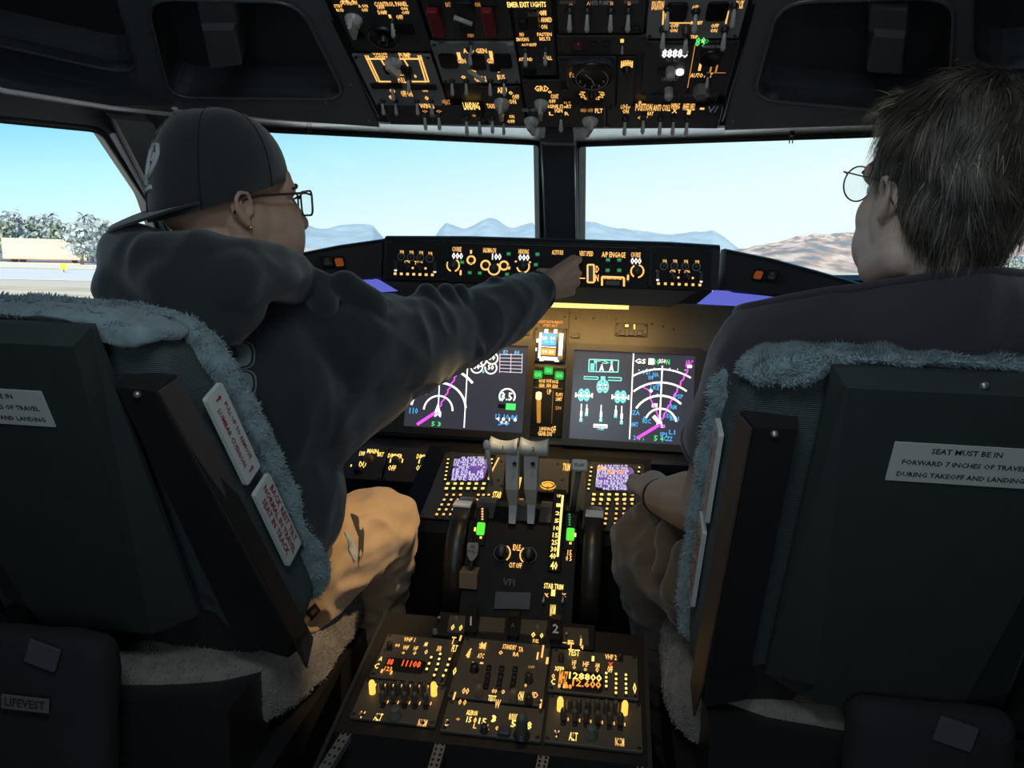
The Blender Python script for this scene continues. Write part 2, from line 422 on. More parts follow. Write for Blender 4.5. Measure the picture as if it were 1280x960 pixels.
# ------------------------------------------------------------------ outside
GZ = -2.9
GRNDM = mat('dry_airfield_ground', (.72, .62, .47), 1, var=.35, scale=.02)
def gstrip(name, pts, z, m, thick=.03):
    P = [at(u, v, z=z) for u, v in pts]; return st(name, MB().prism(P, (0, 0, -thick)), m)
st('ground', MB().box((0, 3000, GZ-.5), (24000, 14000, 1.0)), GRNDM)
gstrip('ground_taxiway', [(-320, 354-12), (330, 355), (330, 342), (-320, 344-14)], GZ+.06, mat('pale_taxiway_concrete', (.74, .73, .80), .9, var=.1, scale=.05))
gstrip('ground_apron', [(-320, 330-12), (330, 334), (330, 322), (-320, 321-14)], GZ+.06, mat('grey_apron_asphalt', (.27, .26, .30), .9, var=.15, scale=.05))
gstrip('ground_verge', [(-320, 326), (330, 341), (330, 334.6), (-320, 318.6)], GZ+.05, mat('pale_sand_verge', (.85, .76, .60), 1, var=.15, scale=.05))
for k, (v0, v1) in enumerate(((362, 366), (371, 374), (380, 385))):
    gstrip('ground_dry_grass', [(-320, v1-13), (330, v1+3), (330, v0+3), (-320, v0-13)], GZ+.05, mat('olive_dry_grass', (.58, .50, .34), 1, var=.3, scale=.3))

def ridge(name, az0, az1, d0, d1, hs, m, seed, rough=.25, nx=110, ny=26, taper=5):
    """a real range of hills: polar grid between azimuths (degrees left of north negative) and distances; hs = crest heights along it"""
    mb = MB(); vs = []
    for j in range(ny):
        t = j/(ny-1); d = d0+(d1-d0)*t
        for i in range(nx):
            s = i/(nx-1); a = math.radians(az0+(az1-az0)*s)
            k = s*(len(hs)-1); k0 = min(int(k), len(hs)-2); f = k-k0; f = f*f*(3-2*f)
            h = (hs[k0]*(1-f)+hs[k0+1]*f)*min(1, s*taper+.02, (1-s)*taper+.02)
            prof = math.sin(math.pi*min(1, t*.78+.0))**1.0 if t < .64 else math.sin(math.pi*(.5+(t-.64)/.36*.5))
            x, y = d*math.sin(a), d*math.cos(a)
            nz = noise.fractal(V((x/d0*5+seed, y/d0*5, seed)), 1.0, 2.0, 6)
            rz = 1-abs(noise.fractal(V((x/d0*9-seed, y/d0*9, seed+3)), 1.0, 2.0, 4))
            vs.append((x, y, GZ-2+h*prof*(1+rough*nz-(1-rz)*rough)))
    fs = [(j*nx+i, j*nx+i+1, (j+1)*nx+i+1, (j+1)*nx+i) for j in range(ny-1) for i in range(nx-1)]
    mb.add(vs, fs, False); o = mb.build(name, m); o['kind'] = 'structure'; return o
MTN = mat('far_mountain_rock', (.40, .50, .55), 1, var=.3, scale=.004)  # distance haze is painted into the pale blue base colour
HILL = mat('near_hill_scrub', (.74, .52, .40), 1, var=.25, scale=.02, stretch=(1, .22, 1.5))
_nt = HILL.node_tree; _a = _nt.nodes.new('ShaderNodeTexNoise'); _a.inputs['Scale'].default_value = .09; _a.inputs['Detail'].default_value = 6; _r = _nt.nodes.new('ShaderNodeValToRGB')
_r.color_ramp.elements[0].position = .40; _r.color_ramp.elements[0].color = (.25, .27, .27, 1); _r.color_ramp.elements[1].position = .60; _r.color_ramp.elements[1].color = (.80, .62, .50, 1)
_e = _r.color_ramp.elements.new(.5); _e.color = (.55, .37, .28, 1)
_nt.links.new([n for n in _nt.nodes if n.type == 'MAPPING'][0].outputs[0], _a.inputs[0]); _nt.links.new(_a.outputs[0], _r.inputs[0]); _nt.links.new(_r.outputs[0], _nt.nodes['Principled BSDF'].inputs['Base Color'])
# heights are crest elevations: tan(elev)*distance
def el(px, d): return px/FPX*d
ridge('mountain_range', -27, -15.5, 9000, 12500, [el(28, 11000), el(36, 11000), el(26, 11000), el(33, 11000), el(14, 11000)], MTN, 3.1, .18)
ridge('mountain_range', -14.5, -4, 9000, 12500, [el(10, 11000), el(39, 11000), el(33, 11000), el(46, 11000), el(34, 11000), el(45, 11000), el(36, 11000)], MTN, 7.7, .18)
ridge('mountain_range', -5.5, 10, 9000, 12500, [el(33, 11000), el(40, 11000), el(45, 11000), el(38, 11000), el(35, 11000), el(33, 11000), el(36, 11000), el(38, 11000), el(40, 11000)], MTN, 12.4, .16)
ridge('red_hill', 2.5, 60, 420, 1300, [el(2, 900), el(34, 900), el(40, 900), el(52, 900), el(56, 900), el(60, 900), el(48, 900), el(55, 900), el(60, 900), el(45, 900)], HILL, 21.3, .22, 260, 60)

# trees, trailer and field sign far beyond the left side window
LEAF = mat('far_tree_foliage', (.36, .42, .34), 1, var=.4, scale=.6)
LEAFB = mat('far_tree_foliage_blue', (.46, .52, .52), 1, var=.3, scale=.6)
BARK = mat('far_tree_bark', (.22, .18, .15), 1)
def far(u, dist):
    r = ray(u, 305); a = math.hypot(r.x, r.y); return V((EYE.x+r.x/a*dist, EYE.y+r.y/a*dist, GZ))
def leafy(u, dist, h, w, lm, label, seed):
    b = far(u, dist); rnd = random.Random(seed); t = thing('tree', label, 'tree', b, 'trees beyond the airfield'); WM[t.name] = Matrix.Translation(b)
    mb = MB(); mb.tube([b, b+V((.1, 0, h*.3)), b+V((0, .1, h*.6))], [.3, .22, .1], 6); mb.build('trunk', BARK, t)
    mb = MB()
    for k in range(460):
        c = V((rnd.gauss(0, .42)*w/2, rnd.gauss(0, .42)*w/2, h*(.18+.8*rnd.random()**.8)))
        sc = 1-.5*abs(c.z/h-.55); c.x *= sc; c.y *= sc
        s = w*(.045+.05*rnd.random()); n = V((rnd.uniform(-1, 1), rnd.uniform(-1, 1), rnd.uniform(-.3, 1))).normalized(); x = n.orthogonal().normalized(); y = n.cross(x)
        mb.add([b+c+(x*math.cos(q)+y*math.sin(q))*s*rnd.uniform(.6, 1.2)+n*rnd.uniform(-.1, .1)*s for q in (0, 1.25, 2.5, 3.8, 5.0)], [(0, 1, 2, 3, 4)])
    mb.build('crown', lm, t, 'stuff')
def palm(u, dist, h, label, seed):
    b = far(u, dist); rnd = random.Random(seed); t = thing('palm_tree', label, 'palm tree', b, 'palms beyond the airfield'); WM[t.name] = Matrix.Translation(b)
    top = b+V((rnd.uniform(-.4, .4), 0, h*.82)); mb = MB(); mb.tube([b, (b+top)/2+V((.1, 0, 0)), top], [.32, .25, .22], 6); mb.build('trunk', BARK, t)
    mb = MB()
    for k in range(26):
        a = rnd.uniform(0, 6.28); up = rnd.uniform(-.5, 1.1); L = h*.22*rnd.uniform(.8, 1.2); d = V((math.cos(a), math.sin(a), 0)); sd = V((-d.y, d.x, 0))
        pr = None; vs = []
        for i in range(5):
            q = i/4; p = top+d*L*q*math.cos(up*.6)+V((0, 0, L*(q*up*.9-q*q*.65))); wv = .28*math.sin(math.pi*min(.97, q*.9+.08))*h/10
            vs += [p-sd*wv+V((0, 0, -.1)), p, p+sd*wv+V((0, 0, -.1))]
        fs = []
        for i in range(4):
            for j in range(2): fs.append((i*3+j, i*3+j+1, i*3+j+4, i*3+j+3))
        mb.add(vs, fs)
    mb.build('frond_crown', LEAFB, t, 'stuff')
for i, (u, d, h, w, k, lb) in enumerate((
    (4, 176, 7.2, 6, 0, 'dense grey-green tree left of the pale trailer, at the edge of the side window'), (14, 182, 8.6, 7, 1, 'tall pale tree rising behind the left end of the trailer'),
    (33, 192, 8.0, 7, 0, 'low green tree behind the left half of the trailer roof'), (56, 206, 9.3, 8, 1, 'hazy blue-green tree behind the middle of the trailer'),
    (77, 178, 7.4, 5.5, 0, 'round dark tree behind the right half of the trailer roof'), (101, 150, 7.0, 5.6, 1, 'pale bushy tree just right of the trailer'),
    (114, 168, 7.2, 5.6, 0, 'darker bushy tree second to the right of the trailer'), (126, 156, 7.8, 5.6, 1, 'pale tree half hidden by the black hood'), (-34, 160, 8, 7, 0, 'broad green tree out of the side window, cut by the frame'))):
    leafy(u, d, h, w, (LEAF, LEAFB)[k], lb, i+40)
for i, (u, d, h, lb) in enumerate(((13, 214, 12.2, 'tall palm left of the trailer reaching above the trees'), (47, 226, 11.4, 'palm with spiky fronds above the trailer roof'), (64, 220, 11.8, 'slightly taller palm above the right part of the trailer roof'),
    (107, 186, 11.0, 'palm rising from the bushy trees right of the trailer'), (120, 196, 10.9, 'palm next to the black hood, right of the others'))):
    palm(u, d, h, lb, i+9)
b = far(56, 158); fx = (far(80, 158)-far(30, 158)).normalized(); fr = frame(b, fx, V((fx.y, -fx.x, 0)))
t = thing('semi_trailer', 'pale yellow box trailer parked in front of the distant trees', 'trailer', b); WM[t.name] = Matrix.Translation(b)
MB().box(fr @ V((0, 2.35, -1.3)), (12.6, 3.6, 2.6), fr.to_3x3()).build('cargo_box', mat('pale_yellow_trailer_side', (.80, .72, .50), .8, var=.08), t)
MB().box(fr @ V((0, .62, 0.01)), (12.6, .16, .1), fr.to_3x3()).build('rust_red_sill', mat('rust_red_sill_paint', (.6, .28, .18), .8), t)
for x in (-4.6, -3.4, 4.4):
    mb = MB(); mb.lathe([(.0, -.15), (.48, -.15), (.5, 0), (.48, .15), (0, .15)], 14, fr @ V((x, .5, -.3)), fr.to_3x3()); mb.build('wheel', RUBBER, t)
b = at(80, 341, z=GZ); t = thing('taxiway_sign', 'small yellow taxiway sign by the pale strip outside the side window', 'sign', b); WM[t.name] = Matrix.Translation(b)
fr = frame(b, fx, V((fx.y, -fx.x, 0)))
MB().box(fr @ V((0, .75, 0)), (.75, .7, .15), fr.to_3x3()).build('sign_board', mat('sign_yellow', (.9, .6, .05), .6), t)
mb = MB(); mb.box(fr @ V((0, .2, 0)), (.1, .42, .1), fr.to_3x3()); mb.build('post', BLACK, t)
# buildings and trees on the slope to the right
BW = mat('white_stucco', (.85, .85, .82), .9); ROOF = mat('brown_roof', (.45, .3, .22), .9)
for i, (u, v, w, h, lb) in enumerate(((1262, 362, 5, 3.2, 'white flat-roofed building low on the slope right of the striped-haired man'), (1250, 363, 2.2, 2.6, 'narrow white shed beside the flat-roofed building'), (1285, 352, 5, 3, 'white house further up the slope at the window edge'))):
    lb = lb.replace('striped-haired', 'right-seat')
    b = at(u, v, z=GZ+.0); t = thing('building', lb, 'building', b); WM[t.name] = Matrix.Translation(b)
    ax = V((math.cos(.3), -math.sin(.3), 0)); fr = frame(b, ax, V((ax.y, -ax.x, 0)))
    MB().box(fr @ V((0, h/2, -1.5)), (w, h, 3), fr.to_3x3()).build('wall', BW, t)
    MB().box(fr @ V((0, h+.12, -1.5)), (w+.5, .24, 3.5), fr.to_3x3()).build('roof', ROOF, t)
    for x in (-.25, .25): MB().box(fr @ V((x*w, h*.55, .01)), (w*.16, h*.35, .06), fr.to_3x3()).build('window', BLACK, t)
rnd = random.Random(5)
for i in range(7):
    u = 1212+i*13; v = 351+(i*5) % 11; b = at(u, v, z=GZ); d = math.hypot(b.x, b.y)
    leafy(u, d, rnd.uniform(1.8, 3.4)*d/110, rnd.uniform(2, 3.2)*d/110, (LEAF, LEAFB)[i % 2], ('small bush left of the white shed, near the man\'s collar', 'bush just behind the narrow white shed', 'pale bush right behind the flat-roofed building', 'round bush between the two white buildings', 'bush below the white house at the window edge', 'tall bush right beside the white house', 'bush outside the frame edge beyond the white house')[i], 90+i)
# ------------------------------------------------------------------ instrument panels: builders
PROTO = {}
def proto(key, fn, *mats):
    if key not in PROTO:
        mb = MB(); fn(mb); me = mb.mesh(key[0] if isinstance(key, tuple) else key)
        for m in mats: me.materials.append(m)
        PROTO[key] = me
    return PROTO[key]
def p_toggle(mb):
    mb.mi = 1; mb.lathe([(.0055, 0), (.0055, .002), (.0042, .0025), (.0042, .005), (.0026, .0055)], 10)
    mb.mi = 0; mb.tube([(0, 0, .005), (0, -.006, .011), (0, -.0125, .0165), (0, -.0155, .019)], [.0018, .0026, .0036, .0022], 8)
def p_button(w, h, d):
    return lambda mb: mb.rbox((0, 0, d/2), (w, h, d), min(w, h)*.18, 2)
def p_round(r, h, grip=True):
    def f(mb):
        mb.lathe([(r*1.12, 0), (r*1.12, h*.16), (r, h*.22), (r*.9, h*.92), (r*.78, h), (0, h)], 18)
        if grip: mb.box((0, r*.45, h*1.01), (r*.16, r*.7, h*.06))
    return f
def p_pointer(r, h):
    def f(mb):
        mb.lathe([(r*1.25, 0), (r*1.25, h*.12), (r*1.02, h*.2), (r*.98, h*.42), (0, h*.42)], 18)
        mb.box((0, -r*.1, h*.66), (r*.62, r*2.5, h*.62), None, .8, .9)
    return f
def p_ring(r, t):
    return lambda mb: mb.tube([(r*math.cos(a*math.pi/10), r*math.sin(a*math.pi/10), t*.5) for a in range(20)], t, 5, True)
def p_screw(mb):
    mb.lathe([(.0030, 0), (.0030, .0008), (.0022, .0014), (0, .0014)], 10); mb.mi = 1; mb.box((0, 0, .0014), (.0036, .0007, .0004))
def p_tube(r, h):
    return lambda mb: mb.lathe([(r, 0), (r, h*.5), (r*.96, h*.8), (r*.7, h*.96), (0, h)], 12)

class Mod:
    """one removable panel: an Empty, a face plate and its controls, all on the frame fr"""
    def __init__(s, fr, name, label, cat, px, m=None, th=.004, group=None, plate_name='face_plate', screws=True, root=None, lift=0.0):
        s.fr = fr; q = pxl(fr, px)
        xs = sorted(p[0] for p in q); ys = sorted(p[1] for p in q)
        h = len(q)//2; s.x0 = sum(xs[:h])/h; s.x1 = sum(xs[h:])/(len(q)-h); s.y0 = sum(ys[:h])/h; s.y1 = sum(ys[h:])/(len(q)-h)
        s.cx, s.cy = (s.x0+s.x1)/2, (s.y0+s.y1)/2; s.th = th
        s.root = root
        if root is None:
            L = fr @ V((s.cx, s.cy, 0)); s.root = thing(name, label, cat, L, group); WM[s.root.name] = Matrix.Translation(L)
        w, hh = s.x1-s.x0-.0008, s.y1-s.y0-.0008
        s.lift = lift
        if m is not None:
            mb = MB(); mb.rbox((0, 0, th/2), (w, hh, th), .002, 2)
            s.pl = link(plate_name, mb.mesh(plate_name), s.root, fr @ Matrix.Translation((s.cx, s.cy, lift)), m)
        s.top = lift+th
        u = sum(p[0] for p in px)/len(px); v = sum(p[1] for p in px)/len(px)
        a = s.P(u, v); s.kx = abs(s.P(u+1, v)[0]-a[0]); s.ky = abs(s.P(u, v+1)[1]-a[1])
        s.let = {}
        if screws and m is not None:
            for sx_ in (s.x0+.006, s.x1-.006):
                for sy_ in (s.y0+.006, s.y1-.006): s.put('screw', proto('screw', p_screw, SCREW, BLACK), sx_, sy_)
    def P(s, u, v): return loc2(s.fr, at(u, v, pl=(s.fr @ V((0, 0, getattr(s, 'top', 0))), s.fr.col[2].to_3d())))
    def put(s, name, me, x, y, z=None, rot=0.0, sc=1.0, parent=None, m=None):
        mw = s.fr @ Matrix.Translation((x, y, s.top if z is None else z)) @ Matrix.Rotation(rot, 4, 'Z') @ Matrix.Scale(sc, 4)
        return link(name, me, parent or s.root, mw, m)
    def at_px(s, name, me, u, v, rot=0.0, sc=1.0, m=None, z=None, parent=None):
        x, y = s.P(u, v); return s.put(name, me, x, y, z, rot, sc, parent, m)
    def tog(s, u, v, rot=0.0, sc=1.0): return s.at_px('toggle_switch', proto('toggle_switch', p_toggle, LEVER, SCREW), u, v, rot, sc)
    def knob(s, u, v, rpx, h=.014, m=None, kind='round', rot=0.0, name=None, grip=True):
        r = round(rpx*s.kx, 4); m = m or KNOB
        me = proto(('knob', kind, r, h, m.name, grip), p_round(r, h, grip) if kind == 'round' else p_pointer(r, h) if kind == 'pointer' else p_tube(r, h), m)
        return s.at_px(name or ('selector_knob' if kind == 'pointer' else 'knob'), me, u, v, rot)
    def ring(s, u, v, rpx, m=AMB, t=.0011):
        r = round(rpx*s.kx, 4); return s.at_px('lit_ring', proto(('lit_ring', r, t, m.name), p_ring(r, t), m), u, v)
    def btn(s, u, v, w, h, m=KNOBD, d=.003, name='push_button', lit=None, txt=None, rot=0):
        W_, H_ = round(w*s.kx, 4), round(h*s.ky, 4)
        o = s.at_px(name, proto((name, W_, H_, d, m.name), p_button(W_, H_, d), m), u, v, rot)
        if lit is not None: s.bar(u, v, w*.62, h*.5, lit, z=d)
        if txt: s.txt(u, v, txt[0], w*.75, h*.5, txt[1], z=d)
        return o
    def mbx(s, m):
        if m.name not in s.let: s.let[m.name] = (MB(), m)
        return s.let[m.name][0]
    def txt(s, u, v, t, w, h, m=AMB, z=0.0, rot=0.0):
        x, y = s.P(u, v); vs, fs = text_mesh(t, 1.0)
        if not vs: return
        bw = max(p.x for p in vs)-min(p.x for p in vs); bh = max(p.y for p in vs)-min(p.y for p in vs)
        ox = (max(p.x for p in vs)+min(p.x for p in vs))/2; oy = (max(p.y for p in vs)+min(p.y for p in vs))/2
        fx, fy = w*1.08*s.kx/bw, h*1.14*s.ky/bh; c, sn = math.cos(rot), math.sin(rot)
        s.mbx(m).add([s.fr @ V((x+(p.x-ox)*fx*c-(p.y-oy)*fy*sn, y+(p.x-ox)*fx*sn+(p.y-oy)*fy*c, s.top+z+.0004)) for p in vs], fs)
    def bar(s, u, v, w, h, m=AMB, z=0.0, rot=0.0):
        x, y = s.P(u, v); a, b = w*s.kx/2, h*s.ky/2; c, sn = math.cos(rot), math.sin(rot)
        s.mbx(m).add([s.fr @ V((x+p*c-q*sn, y+p*sn+q*c, s.top+z+.0004)) for p, q in ((-a, -b), (a, -b), (a, b), (-a, b))], [(0, 1, 2, 3)])
    def line(s, pts, wpx, m=AMB, z=0.0, closed=False):
        P = [V(s.P(*p)) for p in pts]; N = len(P); hw = wpx*1.2*s.kx/2; mb = s.mbx(m)
        for i in range(N if closed else N-1):
            a, b = P[i], P[(i+1) % N]; d = b-a
            if d.length < 1e-6: continue
            d.normalize(); n = V((-d.y, d.x))*hw
            mb.add([s.fr @ V((q.x, q.y, s.top+z+.0005)) for q in (a-n, b-n, b+n, a+n)], [(0, 1, 2, 3)])
    def arc(s, u, v, r, a0, a1, wpx, m=WHT, z=0.0, ry=None, n=24):
        """arc in the plane: radius in px across, angles in degrees, 0 = right, 90 = up"""
        x, y = s.P(u, v); R = r*s.kx; hw = wpx*1.2*s.kx/2; mb = s.mbx(m); vs = []; q = 1.0 if ry is None else ry
        for k in range(n+1):
            a = math.radians(a0+(a1-a0)*k/n)
            for rr in (R-hw, R+hw): vs.append(s.fr @ V((x+rr*math.cos(a), y+rr*math.sin(a)*q, s.top+z+.0005)))
        mb.add(vs, [(2*k, 2*k+1, 2*k+3, 2*k+2) for k in range(n)])
    def done(s):
        for mb, m in s.let.values(): mb.build('lettering', m, s.root, 'stuff', False)
        return s.root
def fpl(p_top, p_bot, ex=(1, 0, 0)):
    """frame of a plane through two world points one above the other, facing aft"""
    a, b = V(p_top), V(p_bot); d = (a-b).normalized(); ex = V(ex); n = ex.cross(d)
    return frame((a+b)/2, ex, n)

# ------------------------------------------------------------------ glareshield
GSM = mat('glareshield_black_vinyl', (.012, .012, .014), .55, bump=.25, bscale=700)
gs = thing('glareshield', 'long black glareshield below the windscreens carrying the row of autopilot controls', 'glareshield', (0, 1.9, 1.1)); WM[gs.name] = Matrix.Translation((0, 1.9, 1.1))
MCF = fpl((0, 1.812, 1.188), (0, 1.80, 1.09))
mb = MB()
def gsec(x, y, zb, zt, yb=2.26, zc=1.165, k=0): return [V((x, y+.012, zb-.002)), V((x, y, zb+.004)), V((x, y+.008, zt-.010)), V((x, y+.016, zt-.002)), V((x, y+.03, zt+.001)), V((x, y+.10, zt-.001)), V((x, yb, min(zc, zt-.006))), V((x, yb, zb-.04)), V((x, y+.10, zb-.006))]
mb.loft([gsec(-.402, 1.806, 1.09, 1.194, 1.92), gsec(-.2, 1.806, 1.09, 1.199, 2.09), gsec(0, 1.806, 1.091, 1.199, 2.16), gsec(.1, 1.806, 1.092, 1.199, 2.13), gsec(.28, 1.806, 1.093, 1.199, 2.02), gsec(.392, 1.806, 1.094, 1.195, 1.92)], True, True, True, False); mb.build('centre_section', GSM, gs)
for sd in (-1, 1):
    mb = MB()
    mb.loft([gsec(sd*.405, 1.80, 1.092, 1.187, 1.92), gsec(sd*.50, 1.745, 1.088, 1.168, 1.855), gsec(sd*.58, 1.69, 1.083, 1.146, 1.80), gsec(sd*.72, 1.60, 1.07, 1.105, 1.70), gsec(sd*.90, 1.46, 1.05, 1.056, 1.57)], True, True, True, False)
    mb.build('side_wing', GSM, gs)
# sloping underside with the amber light strip behind its lower edge
UND = mat('glareshield_underside_paint', (.06, .055, .05), .6, bump=.1)
mb = MB(); A = [at(u, v, y=1.812) for u, v in ((480, 352), (640, 356), (872, 364))]; B = [at(u, v, y=1.89) for u, v in ((505, 374), (640, 376), (838, 384))]
for i in (0, 1): mb.prism([A[i], A[i+1], B[i+1], B[i]], (0, .01, .01))
mb.build('sloping_underside', UND, gs)
STRIP = glow('amber_strip_lamp', (1.0, .74, .24), 1.35)
mb = MB(); mb.tube([at(560, 377.5, y=1.905), at(786, 384, y=1.905)], .006, 8); mb.build('strip_light', STRIP, gs)
mb = MB(); mb.prism([at(u, v, y=1.905)+V((0, 0, .006)) for u, v in ((540, 372), (840, 381), (840, 376), (540, 366))], (0, .02, .0)); mb.build('strip_light_housing', BLACK, gs)
VIO = glow('violet_flood_lamp', (.15, .17, .75), .75)  # glowing sheets paint the violet light on the wings' under-surface
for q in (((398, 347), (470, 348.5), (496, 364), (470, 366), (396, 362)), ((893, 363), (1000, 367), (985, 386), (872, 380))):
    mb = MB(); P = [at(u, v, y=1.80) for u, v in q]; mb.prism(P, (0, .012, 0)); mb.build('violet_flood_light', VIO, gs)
MB().tube([at(566, 303.5, y=1.803), at(796, 310, y=1.803)], .0012, 5).build('edge_trim', mat('trim_grey', (.10, .09, .08), .4), gs)  # paler tube paints the highlight along the lip

# mode control panel and the two display control panels
mcp = Mod(MCF, 'mode_control_panel', 'wide black autopilot panel in the middle of the glareshield, amber legends and green lights', 'control panel', [(553, 301), (812, 308), (811, 362), (553, 352)], BLACKM, .003)
for u, v, t, w, h in ((571, 311.5, 'COURSE', 11, 5.5), (612, 313, 'IAS/MACH', 15, 5.5), (654.6, 314.7, 'HEADING', 12, 5.5), (697, 315.6, 'ALTITUDE', 13, 5), (733, 317, 'VERT SPEED', 16, 5.5), (767, 318.5, 'A/P ENGAGE', 27, 6), (794.7, 318.5, 'COURSE', 11, 5.5)): mcp.txt(u, v, t, w, h)
for u, v, t, w in ((572, 320, '000', 13), (621, 321, '100', 11), (655, 322, '000', 13), (795, 326.4, '000', 12)):
    mcp.btn(u, v, w+3, 9.5, BLACK, .0012, 'readout_window'); mcp.txt(u, v, t, w, 7.5, WHT, .0014)
for u, v, r in ((566.5, 331.5, 6.2), (617.5, 336, 5.6), (654, 333, 6), (796.6, 339, 6)): mcp.knob(u, v, r, .016, KNOBD)
for u, v, r in ((589, 325, 3.2), (607, 331.5, 3.8), (630, 332, 3.3)): mcp.knob(u, v, r, .008, KNOBD)
for u, v, r, a0, a1 in ((566.5, 331.5, 7.6, -70, 60), (566.5, 331.5, 7.6, 150, 250), (617.5, 336, 7.2, 180, 420), (654, 333, 7.4, 190, 390), (796.6, 339, 7.4, -80, 80), (796.6, 339, 7.4, 120, 240), (589, 325, 4.8, 0, 360), (607, 331.5, 5.6, 0, 360), (630, 332, 5.2, 0, 360)): mcp.arc(u, v, r, a0, a1, 1.9, AMB)
for u, v, w, h in ((576, 341, 4, 12), (589, 315, 4, 9), (636.6, 335, 4, 7), (645, 327, 4, 4), (662.5, 328, 4, 4), (728, 348, 11, 2.5), (785, 347, 4, 13), (589, 330.5, 4, 3)): mcp.btn(u, v, w, h, KNOBD, .002, lit=AMB)
for u, v in ((578, 328), (587.5, 341), (600, 341.5), (636, 317.5), (634, 343), (652.5, 343), (672, 318), (670, 331), (760, 325), (774, 325), (759.5, 338), (774, 338), (706, 332), (716, 345)):
    mcp.btn(u, v, 7, 6.5, KNOBD, .003, 'mode_button', lit=GRND)
mcp.line([(752.5, 357), (752.5, 346), (780, 347), (780, 358)], 2, AMB); mcp.btn(766, 354, 18, 6, KNOBD, .004, 'disengage_bar'); mcp.txt(766, 347.5, 'DISENGAGE', 20, 3.5, AMB, .004)
mcp.btn(738.5, 342, 5, 19, KNOB, .006, 'thumbwheel'); mcp.line([(734.5, 331), (742.5, 331), (742.5, 353), (734.5, 353)], 1.8, AMB, closed=True); mcp.txt(746.5, 342, 'D\nN', 4, 17, AMB)
mcp.done()
for sd, px, lb in ((-1, [(484, 300), (551, 301.5), (551, 352), (484, 349)], 'square display control panel left of the wide autopilot panel, on the hooded man\'s side'), (1, [(814, 309), (888, 311), (888, 364), (814, 361)], 'square display control panel right of the wide autopilot panel, on the bareheaded man\'s side')):
    m = Mod(MCF, 'display_control_panel', lb, 'control panel', px, BLACKM, .003)
    if sd < 0: ks = [(501.5, 321, 3.2), (513.5, 321.5, 3.4), (525.5, 322, 3.4), (537, 323, 3.6)]; ks2 = [(509, 333, 4), (525, 333.5, 4.2)]; bot = [(494.5+7.75*k, 342.3+.25*k) for k in range(7)]; side = [(494.5, 331), (543.5, 333)]; o = (0, 0)
    else: ks = [(830, 332.5, 3.6), (843, 332.5, 3.4), (856.5, 333, 3.4), (870.6, 333.5, 3.8)]; ks2 = [(841, 345, 4.2), (859, 345.5, 4.2)]; bot = [(823+8.6*k, 354.6+.3*k) for k in range(7)]; side = [(822, 343), (876.5, 345)]
    for u, v, r in ks: m.knob(u, v, r, .010, KNOBD); m.arc(u, v, r+1, 0, 360, .8, mat('knob_rim_grey', (.35, .33, .30), .4))
    for u, v, r in ks2: m.knob(u, v, r, .012, KNOBD, 'pointer', rot=.4)
    for u, v in bot: m.btn(u, v, 5.5, 6, KNOBD, .004, lit=AMB)
    for u, v in side:
        m.btn(u, v, 4, 12, KNOBD, .002, lit=None); m.txt(u, v-3, 'W', 4, 4, AMB); m.txt(u, v+2.5, 'X', 4, 4, AMBY); m.txt(u, v+7, 'o', 4, 3, WHT)
    for u, v, r in ks: m.txt(u+1, v-6, 'VOR', 5, 4, AMB)
    for u, v, r in ks2: m.txt(u, v-5.5, 'CTR', 7, 3.5, AMB); m.bar(u+7, v+2, 2.5, 2.5, AMB)
    m.txt(ks[1][0]+6, ks[1][1]+7, 'T', 3, 4, AMB)
    m.done()
# warning lights on the side wings
for sd, lst in ((-1, ((409, 327.5, 0), (424, 328, 1))), (1, ((965, 345, 0), (948, 344, 1)))):
    A = V((sd*.405, 1.80, 1.14)); B = V((sd*.58, 1.69, 1.115)); ex = (B-A)*sd; n = V((ex.y, -ex.x, .12)); wf = frame((A+B)/2+n.normalized()*.002, ex, n)
    for u, v, k in lst:
        lb = ('dark square warning light reading FIRE WARN on the glareshield %s' if k == 0 else 'dim orange caution light on the glareshield %s') % ('beside the hooded man\'s chin' if sd < 0 else 'above the bareheaded man\'s shoulder')
        m = Mod(wf, 'warning_light', lb, 'warning light', [(u-7, v-7), (u+7, v-7), (u+7, v+7), (u-7, v+7)], BLACK, .006, screws=False, plate_name='bezel')
        if k: m.btn(u, v, 10, 10, glow('caution_orange_dim', (.45, .10, .02), .35), .002, 'lens')
        else: m.btn(u, v, 10, 10, KNOBD, .002, 'lens'); m.txt(u, v, 'FIRE\nWARN', 8, 7, AMBD if False else mat('warn_text_red_grey', (.3, .2, .2), .6), .002)
        m.done()

# ------------------------------------------------------------------ main instrument panel
MPF = fpl((0, 2.076, 1.042), (0, 1.95, .688))
mp = thing('instrument_panel', 'wide brown-grey main instrument panel under the glareshield, lit amber in the middle', 'instrument panel', (0, 2.0, .86)); WM[mp.name] = Matrix.Translation((0, 2.0, .86))
mb = MB(); mb.rbox((0, -.01, -.006), (1.7, .40, .012), .004); mb.mesh
o = link('panel_board', mb.mesh('panel_board'), mp, MPF.copy(), PANELB)
LEDGE = mat('ledge_black_paint', (.01, .01, .01), .5)
mb = MB(); A = [at(u, v, y=1.95) for u, v in ((400, 541), (690, 557), (980, 571))]; B = [at(u, v, y=1.86) for u, v in ((400, 556), (690, 574), (980, 588))]
for i in (0, 1): mb.prism([A[i], A[i+1], B[i+1], B[i]], (0, .0, -.02))
mb.build('lower_ledge', LEDGE, mp)
mb = MB(); mb.tube([B[0]+V((0, .02, 0)), B[1]+V((0, .02, 0)), B[2]+V((0, .02, 0))], .003, 6); mb.build('ledge_edge', mat('ledge_edge_brown', (.12, .10, .08), .4), mp)
